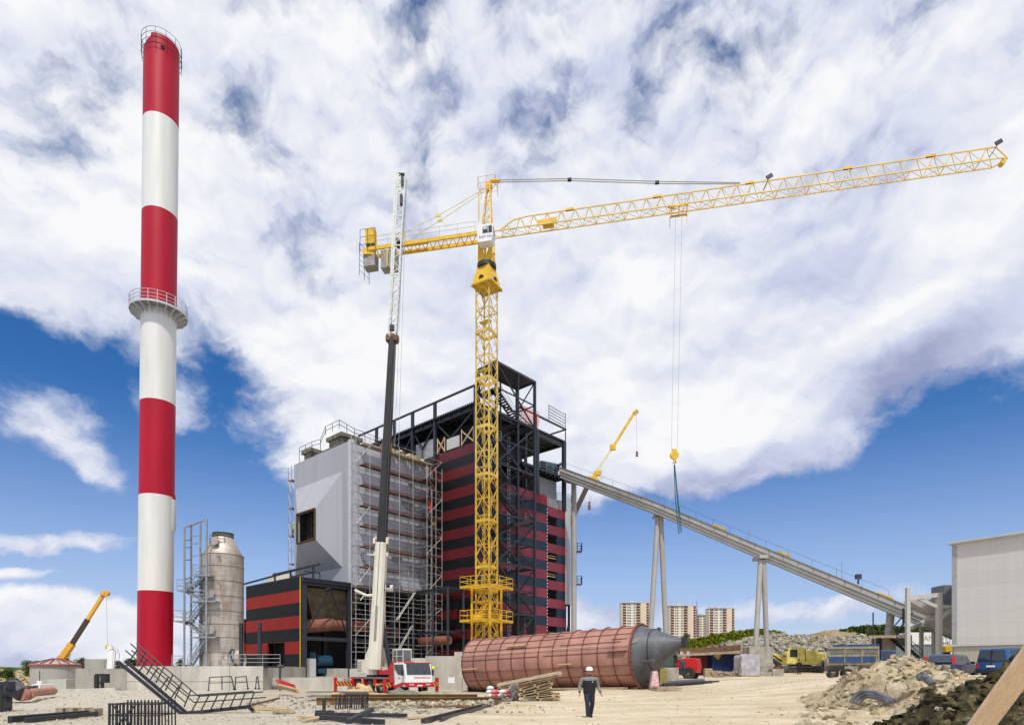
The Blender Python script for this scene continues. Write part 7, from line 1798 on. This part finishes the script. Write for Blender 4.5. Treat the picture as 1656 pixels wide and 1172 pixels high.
m = MB(); a, b = P(59, 1118, 76), P(67, 1100, 76); m.bb(a.x, b.x, 76, 78, a.z, b.z); tag(m.build('white_shed', whitep), 'small white shed wall between the van and the cabins', 'shed')
R = root('white_van', P(55, 1118, 66), 'white van cab in front of the round tank', 'van'); a, b = P(45, 1118, 66), P(64, 1106, 66)
m = MB(); m.prism([V(a.x, 66, a.z+.3), V(b.x, 66, a.z+.3), V(b.x, 66, b.z), V(a.x+.45, 66, b.z), V(a.x, 66, b.z-.7)], V(0, 2.2, 0)); m.build('body', whitep, R, bevel=.06)
m = MB(); m.bb(a.x+.55, a.x+1.1, 65.96, 66, b.z-.62, b.z-.1); m.build('window', glass, R); wheel(R, V(a.x+.4, 66, a.z+.3), .32, .2, V(0, -1, 0), galv)
# H-shaped steel frame at the wing wall
R = root('h_frame', P(166, 1117, 56), 'black H-shaped steel frame against the plinth wing wall', 'steel frame')
m = MB(); m.beam(P(156.5, 1117, 56), P(156.5, 1091, 56), .3); m.beam(P(165.5, 1116, 56), P(165.5, 1091, 56), .22); m.build('post', steel2, R)
m = MB(); m.beam(P(155, 1091, 56), P(176, 1091, 56), .25, .25); m.beam(P(157, 1103, 56), P(165, 1103, 56), .16, .2); m.build('crossbar', steel2, R); MB().box(P(170, 1097, 56), (.55, .5, .7)).build('box', steel2, R)
# ------------------------------------------------------------------ foreground steel and timber
def stairrail():
    R = root('stair_stringer', gp(300, 25, 0), 'dark steel stair side with its railing lying bent upwards on the gravel', 'stair part')
    Y = 25.0; YB = 26.6
    m = MB()
    for Yk, (x0, y0), (x1, y1) in ((Y, (192, 1070), (294, 1154)), (25.7, (203, 1068), (305, 1155))): m.beam(P(x0, y0, Yk), P(x1, y1, Yk), .06, .13)
    m.beam(P(302, 1153, 25.7), P(402, 1142, 25.9), .07, .15); m.beam(P(401, 1141, 25.9), P(410, 1149, 25.9), .07, .15); m.beam(P(292, 1152, 25), P(330, 1150, 25.0), .07, .12); m.build('stringer', steel, R)
    m = MB(); r = .028
    def ln(a, b, Yk=25.7): m.tube(P(*a, Yk), P(*b, Yk), r, 5)
    # sloping railing, near and far side
    ln((221, 1040), (321, 1125)); ln((213, 1051), (314, 1135)); ln((211, 1040), (307, 1124), 25.0); ln((203, 1051), (300, 1135), 25.0)
    for k in range(6):
        t = k/5.5; ln((236+(316-236)*t*1.0, 1053+(1121-1053)*t), (222+(305-222)*t, 1077+(1149-1077)*t)); 
    for k in range(5):
        t = k/5.0; ln((222+(307-222)*t, 1050+(1122-1050)*t), (206+(290-206)*t, 1073+(1148-1073)*t), 25.0)
    ln((321, 1125), (425, 1118)); ln((314, 1135), (430, 1127)); ln((307, 1124), (410, 1117), 25.0)
    for k in range(7): t = k/6; ln((323+(411-323)*t, 1125-6*t), (309+(401-309)*t, 1151-7*t))
    m.build('railing', steel2, R)
stairrail()
def rebar_frame():
    R = root('rebar_cage', gp(217, 17.2), 'black welded rebar cage standing upright at the bottom left', 'rebar cage')
    x0, x1 = P(177, 0, 17.2).x, P(257, 0, 17.2).x; z1 = P(0, 1135, 17.2).z; m = MB(); y0, y1 = 17.2, 18.0; random.seed(4)
    for k in range(15):
        x = x0+(x1-x0)*k/14+random.uniform(-.01, .01); w = .035 if k % 2 else .05
        MB().beam(V(x, y0, -.05), V(x+.01, y0, z1-.02), w).build('upright', steel2, R); MB().beam(V(x+.03, y1, -.05), V(x+.02, y1, z1+.03), .03).build('upright', steel2, R)
    m = MB()
    for z in (.02, .42, z1-.05):
        for y in (y0-.03, y1): m.beam(V(x0, y, z), V(x1, y, z), .03)
        for x in (x0, x1): m.beam(V(x, y0, z), V(x, y1, z), .03)
    m.beam(V(x0+.1, y0-.04, 0), V(x0+.75, y0-.04, z1-.05), .035); m.beam(V(x0+.75, y0-.05, 0), V(x0+.1, y0-.05, z1-.05), .035); m.build('tie_bar', steel2, R)
rebar_frame()
def loose(name, label, cat, parts, mt, group=None, snap=False):
    m = MB()
    for p, q, w, h in parts:
        if snap: p, q = [on(CX+v.x/v.y*F, HZ-(v.z-H)/v.y*F, h/2+.03) for v in (p, q)]
        m.beam(p, q, w, h)
    return tag(m.build(name, mt), label, cat, group)
loose('steel_channel', 'long black steel channel on timber blocks at the bottom left', 'steel beam', [(P(16, 1163, 22.5), P(155, 1151, 27), .14, .2), (P(16, 1160, 23), P(150, 1149, 27.4), .14, .12)], steel, snap=True)
loose('steel_channel', 'shorter black steel beam in front of the long channel', 'steel beam', [(P(42, 1164, 22), P(157, 1153, 25), .1, .16)], steel, snap=True)
for px, py, Y in ((103, 1150, 28), (119, 1150, 28), (139, 1150, 27), (154, 1151, 26)): tag(MB().box(on(px, py, .15), (.28, .5, .3)).build('timber_block', woodd), {103: 'leftmost', 119: 'second from the left', 139: 'second from the right', 154: 'rightmost'}[px]+' timber block under the black steel channels', 'timber block', 'blocks under the steel channels')
R = root('pipe_elbow', P(50, 1130, 33), 'short wide pipe elbow with dark grey collar and pink primer tail at the left', 'pipe')
m = MB(); m.tube(P(20, 1108, 32), P(36, 1122, 31.7), .38, 24); m.build('collar', mat('collar_grey', (.07, .07, .075), .5, var=.2), R, smooth=True)
pm_ = mat('pipe_pink', (.42, .19, .13), .6, var=.2)
m = MB(); m.tube(P(36, 1122, 31.7), P(45, 1123, 31.9), .37, 20, r2=.28); m.tube(P(44, 1123, 31.9), P(56, 1119, 33), .28, 18, r2=.22); m.tube(P(55, 1119, 33), P(86, 1116.5, 36), .22, 16); m.build('bend', pm_, R, smooth=True)
m = MB(); m.tube(P(19, 1107, 32.05), P(21, 1108.6, 32), .41, 24); m.build('rim', steel2, R)
R = root('machine_stand', P(9, 1150, 27), 'dark upright machine stand at the extreme left edge', 'machine')
m = MB(); m.beam(P(9, 1152, 27), P(10, 1105, 27), .3, .35); m.beam(P(1, 1160, 26), P(1, 1106, 26), .12); m.bb(P(1, 0, 27).x, P(12, 0, 27).x, 26.6, 27.6, P(0, 1155, 27).z, P(0, 1149, 27).z); m.build('post', steel2, R)
m = MB(); m.tube(P(8, 1120, 27), P(18, 1117, 27), .3, 14); m.box(P(10, 1108, 27), (.5, .4, .35)); m.beam(P(4, 1140, 27), P(14, 1137, 27), .2); m.tube(P(13, 1139, 26.8), P(13, 1139, 27.3), .14, 10); m.build('head', steel, R)
# guard rail frames on the gravel near the plinth
for k, (a, b, t0, t1) in enumerate((((337, 1116), (379, 1114), 339, 374), ((380, 1114), (401, 1113), 381, 398), ((413, 1113), (419, 1113), 415, 417))):
    Y = 52; R = root('guard_rail', P((a[0]+b[0])/2, 1115, Y), ['longest black guard rail frame standing against the concrete plinth', 'middle trapezoid guard rail frame by the plinth', 'narrow guard rail frame seen end-on by the plinth'][k], 'guard rail')
    m = MB(); tp, tq = P(t0, 1094.5, Y), P(t1, 1093, Y); p, q = P(*a, Y), P(*b, Y); m.path([p, tp, tq, q], .045, 6); m.tube(p.lerp(tp, .55), q.lerp(tq, .55), .03, 5)
    if k == 0: m.tube(P(359, 1094, Y), P(359, 1115, Y), .04, 5)
    m.build('frame', steel2, R); m = MB()
    for c in (p, q): m.box(c, (.16, .16, .1))
    m.build('foot', steel2, R)
# red girders and planks
R = root('red_girders', gp(462, 50), 'small stack of red steel girders lying by the striped annex', 'girders')
m = MB()
for k in range(3): m.beam(P(449+k, 1099+k*4, 54-k*.8), P(474+k*1, 1108+k*3.5, 51-k*.8), .35, .12)
m.build('girder', redp, R); m = MB()
for k in range(3): m.beam(P(446+k*2, 1105+k*3, 51), P(480+k*2, 1114+k*3, 48), .2, .08)
m.build('batten', wood, R)
random.seed(9)
for i, (a, b, Y, w, lab) in enumerate((((412, 1143), (466, 1143), 30, .2, 'yellowish plank on the gravel right of the stair rail'), ((410, 1146), (472, 1147), 28.5, .22, 'second yellowish plank beside the stair rail'), ((483, 1158), (522, 1160), 22.5, .2, 'short plank left of the crossed black beams'), ((660, 1160), (700, 1158), 23, .25, 'pale plank end behind the crossed black beams'), ((660, 1120), (722, 1123), 41, .15, 'thin batten behind the rusty girder'), ((490, 1165), (515, 1161), 21, .2, 'weathered board at the bottom edge'))):
    loose('plank', lab, 'plank', [(P(*a, Y), P(*b, Y-.5), w, .06)], wood, snap=True)
loose('pallet_scrap', 'broken grey pallet piece on the gravel by the yellowish planks', 'pallet', [(P(441, 1151, 27), P(476, 1150, 27), .6, .1), (P(444, 1149, 26.6), P(470, 1148, 26.6), .1, .12)], woodd, snap=True)
loose('steel_bar', 'thin rusty bar lying across the gravel behind the stair rail', 'bar', [(P(395, 1142, 27), P(452, 1128, 33), .09, .09)], rust, snap=True)
def ibeam(px0, px1, yb, Y0, Y1, h, label):
    p, q = P(px0, yb, Y0), P(px1, yb, Y1); q.z = p.z+(q.z-p.z)*.3; m = MB(); m.beam(p+V(0, 0, h/2), q+V(0, 0, h/2), .03, h); m.beam(p+V(0, 0, h), q+V(0, 0, h), .26, .03); m.beam(p+V(0, 0, .015), q+V(0, 0, .015), .26, .03); tag(m.build('girder', mat('brown_girder', (.20, .115, .045), .8, var=.35, vs=1.5, bump=.2, bs=8)), label, 'girder')
ibeam(512, 811, 1140, 33.5, 34.5, .42, 'long rusty I-beam lying nearest in the middle foreground'); ibeam(536, 772, 1137, 36, 36.3, .52, 'second rusty I-beam behind the first')
def cage():
    R = root('reinforcement_cage', P(545, 1132, 38), 'long flat grey rebar cage behind the rusty beams', 'rebar cage'); m = MB(); x0, x1 = P(500, 0, 38).x, P(600, 0, 38).x; z0, z1 = P(0, 1131, 38).z, P(0, 1118, 38).z
    for y in (37.6, 38.4):
        for z in (z0, (z0+z1)/2, z1): m.tube(V(x0, y, z), V(x1, y, z), .025, 5)
    m.build('long_bar', steel2, R); m = MB(); n = 24
    for k in range(n+1): x = x0+(x1-x0)*k/n; m.path([V(x, 37.55, z0), V(x, 37.55, z1), V(x, 38.4, z1)], .016, 4)
    m.build('stirrup', scaf, R)
    R = root('welded_cage', P(570, 1152, 27.5), 'black welded post frame standing among the crossed beams', 'steel frame'); m = MB(); random.seed(8)
    for k in range(15): px = 543+k*3.7; MB().tube(P(px, 1150, 28), P(px+random.uniform(0, 3), 1122, 28), .03, 5).build('upright', steel2, R)
    for k in range(6): px = 550+k*9; MB().tube(P(px, 1149, 29.3), P(px, 1120, 29.3), .025, 5).build('upright', steel2, R)
    m = MB()
    for y in (1122, 1136): m.tube(P(560 if y < 1130 else 545, y, 28), P(596, y, 28), .03, 5); m.tube(P(552, y-2, 29.3), P(594, y-2, 29.3), .025, 5)
    m.build('tie_bar', steel2, R)
    loose('steel_post', 'single short upright post left of the welded frame', 'post', [(P(524, 1149, 27), P(524, 1130, 27), .12, .12)], steel)
cage()
loose('box_beam', 'lower black box section lying flat at the bottom centre', 'steel beam', [(P(520, 1159, 24), P(619, 1167, 21.5), .18, .16)], steel, snap=True)
loose('box_beam', 'longest black box section lying flat behind the others', 'steel beam', [(P(511, 1154, 25.5), P(657, 1156, 24.5), .18, .13)], steel, snap=True)
loose('box_beam', 'black box section leaning diagonally across the others', 'steel beam', [(on(563, 1166, .25), on(602, 1146, .4), .14, .13)], steel)
loose('box_beam', 'short black section at the left end of the crossed beams', 'steel beam', [(P(515, 1150, 25.6), P(535, 1151, 25.6), .3, .12)], steel, snap=True)
loose('pipe_length', 'long dark pipe pointing from the bottom centre towards the pallets', 'pipe', [(P(684, 1165, 21), P(803, 1134, 32), .14, .14)], mat('dark_pipe', (.03, .028, .04), .4), snap=True)
loose('pipe_length', 'second dark pipe alongside the long one', 'pipe', [(P(712, 1162, 21.6), P(806, 1136, 31.5), .1, .1)], mat('dark_pipe', (.03, .028, .04), .4), snap=True)
R = root('low_trestle', P(720, 1155, 29), 'low rusty angle-iron trestle among the stones', 'trestle'); m = MB(); m.beam(P(686, 1142, 29), P(760, 1141, 29), .1); m.beam(P(680, 1155, 28), P(768, 1154, 28), .1)
for px in (688, 722, 757): m.beam(P(px, 1142, 29), P(px, 1154, 29), .3, .06)
m.build('frame', rust, R)
# sacks and tarpaulins
def lumps(name, label, cat, spots, mt, seed):
    R = root(name, spots[0][0]-V(0, 0, .3), label, cat); rnd = random.Random(seed)
    for c, r, sq in spots:
        m = MB(); m.ball(c, r, 18, 10, sq); m.v = [v+(v-c)*noise.noise(v*2.3/r*.4+V(seed, 0, 0))*.45 for v in m.v]; m.build('fold', mt, R, smooth=True)
    return R
tan = mat('sack_tan', (.55, .38, .19), .85, var=.2, vs=3, bump=.4, bs=5); grn = mat('tarp_green', (.16, .17, .12), .7, var=.3, vs=3, bump=.5, bs=5)
lumps('sand_sacks', 'pile of tan sacks in front of the crane truck wheels', 'sacks', [(P(572, 1124, 42), .50, (1.9, 1, .7)), (P(590, 1120, 43), .48, (1.3, 1, .9)), (P(583, 1110, 43), .26, (1.2, 1, 1)), (P(612, 1126, 42), .42, (1.9, 1, .6)), (P(548, 1124, 41), .35, (1.7, 1, .7)), (P(628, 1127, 42), .30, (1.8, 1, .7))], tan, 3)
lumps('tarpaulin_heap', 'grey-green crumpled tarpaulin left, in front of the crane cab', 'tarpaulin', [(P(643, 1121, 43), .52, (1.2, 1, .8)), (P(659, 1123, 42), .50, (1.5, 1, .7))], grn, 5)
lumps('tarpaulin_heap', 'flatter pale green tarpaulin heap right of the crane cab', 'tarpaulin', [(P(700, 1124, 43), .56, (1.9, 1, .6)), (P(722, 1126, 42.5), .40, (2.0, 1, .5))], mat('tarp_pale_green', (.26, .27, .17), .75, var=.3, vs=3, bump=.5, bs=5), 8)
rw = mat('red_wrap', (.50, .03, .06), .4, var=.2, vs=2.5, col2=(.66, .25, .28)); random.seed(6)
R = root('wrapped_rolls', P(808, 1126, 37), 'pile of red and white wrapped bundles beside the pallets', 'bundles')
for k in range(13):
    px = 792+(k % 6)*6.5+random.uniform(-2, 2); py = 1124-(k//6)*6; m = MB(); c = P(px, py, 37-(k % 2)*.5); m.ball(c, .17, 12, 8, (1.3, 1.1, .8)); m.build('bundle', rw if k % 3 else whitep, R, smooth=True)
m = MB(); c = P(834, 1118, 36.5); m.ball(c, .5, 16, 10, (.8, .6, 1)); m.v = [v+(v-c)*noise.noise(v*2.2)*.7 for v in m.v]; tag(m.build('plastic_sheet', mat('crumpled_film', (.5, .48, .47), .35, var=.3, vs=5, bump=.6)), 'crumpled grey plastic sheet between the bundles and the pallets', 'plastic sheet')
# pallets
def pallet(p, q, depth, label, mt=wood, group=None, name='pallet'):
    R = root(name, (p+q)/2, label, 'pallet', group); d = (q-p); L_ = d.length; u = d.normalized(); n = V(0, 1, .12).normalized(); up = u.cross(n); up = up if up.z > 0 else -up
    m = MB()
    for k in range(7): a = depth*(k+.5)/7; m.beam(p+n*a+up*.12, q+n*a+up*.12, depth/9, .025, up=up)
    m.build('deck_board', mt, R); m = MB()
    for t in (.04, .5, .96):
        c = p.lerp(q, t); m.beam(c+up*.06, c+n*depth+up*.06, .12, .09, up=up)
    for a in (.06, depth/2, depth-.06): m.beam(p+n*a, q+n*a, .1, .022, up=up)
    m.build('bearer', mt, R)
y = [((850, 1133), (898, 1133)), ((842, 1131), (896, 1127)), ((846, 1127), (895, 1120)), ((838, 1125), (893, 1113)), ((846, 1120), (895, 1106)), ((840, 1117), (890, 1102))]
for i, (a, b) in enumerate(y): pallet(P(*a, 35), P(*b, 35.4), 1.2, ['lowest pallet of the leaning stack', 'second pallet from the bottom of the leaning stack', 'third pallet from the bottom of the leaning stack', 'third pallet below the long tilted one', 'pallet two below the long tilted one', 'pallet directly under the long tilted one'][i], wood if i % 2 else woodd, 'pallets in the leaning stack')
pallet(P(804, 1113, 34.6), P(910, 1092, 35.4), 1.3, 'long tilted timber pallet panel topping the leaning stack', woodd)
pallet(P(886, 1134, 35.6), P(906, 1133, 35.6), 1.0, 'small pallet at the right foot of the leaning stack', wood); pallet(P(888, 1128, 35.8), P(906, 1127, 35.8), 1.0, 'upper small pallet at the right of the leaning stack', wood)
pallet(P(765, 1152, 29), P(818, 1150, 29.2), 1.1, 'flat pallet with boards lying in front of the dark pipe end', wood); pallet(P(815, 1149, 29.8), P(854, 1148, 30.2), 1.0, 'flat grey pallet right of the front one', woodd)
loose('board_stack', 'few long boards lying over the flat pallets', 'boards', [(P(775, 1144, 29.6), P(864, 1140, 31), .3, .08), (P(780, 1147, 29.5), P(840, 1143, 30.5), .25, .08)], wood)
loose('concrete_slab_piece', 'pale slab on the ground behind the pink bundles', 'slab', [(P(772, 1131, 36), P(830, 1129, 36), .6, .1)], conc)
# pieces right of the vessel
R = root('striped_sheet', P(1060, 1110, 50), 'red and white printed tarpaulin hanging by the cradle of the vessel', 'tarpaulin'); m = MB(); m.prism([P(1056, 1085, 50), P(1064, 1084, 50), P(1067, 1110, 50), P(1052, 1111, 50)], V(0, .8, 0)); m.build('sheet', mat('red_white_print', (.55, .12, .14), .6, var=.1, vs=5, col2=(.75, .66, .66)), R, bevel=.1)
m = MB(); a, b = P(1072, 1104, 56), P(1098, 1079, 56); m.bb(a.x, b.x, 56, 58, a.z, b.z); tag(m.build('concrete_block', conc2, bevel=.04), 'big square concrete block left of the telehandler', 'concrete block')
m = MB(); a, b = P(1066, 1104, 55.7), P(1078, 1081, 55.7); m.bb(a.x, b.x, 55.4, 55.9, a.z, b.z); tag(m.build('plywood_sheet', mat('olive_ply', (.30, .24, .08), .8)), 'olive yellow plywood sheet leaning on the concrete block', 'plywood')
R = root('black_pipes', P(1110, 1106, 56), 'bundle of black pipes lying in front of the telehandler', 'pipes')
for k in range(3): MB().tube(P(1072+k*6, 1107, 55+k*.5), P(1138+k*12, 1102.5, 56+k*.6), .16, 12).build('pipe', steel2, R, smooth=True)
m = MB(); m.beam(P(1074, 1103, 56), P(1135, 1099, 57), 1.0, .25); m.build('pipe_deck', mat('pipe_grey', (.16, .16, .18), .5), R)
loose('scrap_pallet', 'broken dark pallet on the sand right of the cradle', 'pallet', [(P(1058, 1115, 46), P(1098, 1112, 47), .8, .15), (P(1060, 1113, 46), P(1092, 1111, 46.5), .2, .25)], woodd)
m = MB(); random.seed(12)
for k in range(34): px = 1146+random.random()*44; m.tube(P(px-5, 1090-random.random()*6, 73), P(px+6, 1091-random.random()*6, 71.5), .12, 6)
tag(m.build('timber_debris', woodd), 'heap of dark timber offcuts in front of the blue container', kind='stuff')
m = MB(); m.box(P(1145, 1088, 72), (.9, .6, 1.1)); tag(m.build('crate', woodd, bevel=.05), 'small grey crate behind the telehandler wheel', 'crate')
loose('road_marker', 'white box and timber scraps on the low wall behind the crane cab', 'box', [(P(725, 1099, 60), P(736, 1099, 60), .5, .55)], whitep)
# hoses on the rubble
R = root('rubber_hose', P(1410, 1130, 19), 'thick grey rubber hoses arching over the rubble mound', 'hose'); hm_ = mat('hose_grey', (.10, .105, .12), .45, var=.15)
for k in range(3):
    o = k*4; m = MB(); pts = [P(1376+o*1.2, 1135+o*.3, 19.2), P(1384+o, 1123+o, 19.2), P(1396+o*.5, 1117+o*1.1, 19.1), P(1412, 1118+o*1.0, 19), P(1426, 1124+o*.9, 18.8), P(1441-o, 1130+o*.4, 18.6), P(1452-o*2, 1133+o*.5, 18.4)]
    sm_ = []
    for i in range(len(pts)-1):
        a0, a1, a2, a3 = pts[max(0, i-1)], pts[i], pts[i+1], pts[min(len(pts)-1, i+2)]
        for t in (0, .25, .5, .75): sm_.append(.5*((2*a1)+(a2-a0)*t+(2*a0-5*a1+4*a2-a3)*t*t+(-a0+3*a1-3*a2+a3)*t**3))
    sm_.append(pts[-1]); m.path(sm_, .065, 10); m.build('hose', hm_, R, smooth=True)
m = MB(); m.path([P(1486, 1096, 21), P(1489, 1091, 21), P(1494, 1092, 21), P(1500, 1099, 20.6), P(1508, 1106, 20.4)], .12, 10); tag(m.build('pipe_stub', hm_, smooth=True), 'short curved grey pipe sticking out of the rubble mound', 'pipe')
# plank at the lower right
m = MB(); p, q = P(1574, 1190, 5.6), P(1696, 1024, 5.0); m.beam(p-(q-p)*.3, q, .205, .04, up=(0, -1, .25))
pl = bpy.data.materials.new('pine_board'); pl.use_nodes = True; N, L = nodes(pl); pb = N['Principled BSDF']; pb.inputs['Roughness'].default_value = .6
tc = N.new('ShaderNodeTexCoord'); mp = N.new('ShaderNodeMapping'); ang_ = atan2((q-p).z, (q-p).x); mp.inputs['Rotation'].default_value = (0, ang_, 0); L.new(tc.outputs['Object'], mp.inputs[0])
m2 = N.new('ShaderNodeMapping'); m2.inputs['Scale'].default_value = (1.2, 8, 26); L.new(mp.outputs[0], m2.inputs[0]); n = N.new('ShaderNodeTexNoise'); n.inputs['Scale'].default_value = 2; n.inputs['Detail'].default_value = 6; n.inputs['Distortion'].default_value = 1.2; L.new(m2.outputs[0], n.inputs['Vector'])
r = N.new('ShaderNodeValToRGB'); L.new(n.outputs['Fac'], r.inputs[0]); e = r.color_ramp.elements; e[0].position = .3; e[0].color = (.62, .43, .27, 1); e[1].position = .65; e[1].color = (.74, .57, .40, 1)
vo = N.new('ShaderNodeTexVoronoi'); vo.inputs['Scale'].default_value = 4.5; L.new(mp.outputs[0], vo.inputs['Vector']); kr = N.new('ShaderNodeValToRGB'); L.new(vo.outputs['Distance'], kr.inputs[0]); e = kr.color_ramp.elements; e[0].position = .05; e[0].color = (.45, .28, .16, 1); e[1].position = .11; e[1].color = (1, 1, 1, 1)
mx = N.new('ShaderNodeMix'); mx.data_type = 'RGBA'; mx.blend_type = 'MULTIPLY'; mx.inputs[0].default_value = 1; L.new(r.outputs[0], mx.inputs[6]); L.new(kr.outputs[0], mx.inputs[7]); L.new(mx.outputs[2], pb.inputs['Base Color'])
tag(m.build('pine_board', pl, bevel=.004), 'fresh pine board slanting over the dark soil at the lower right', 'board')
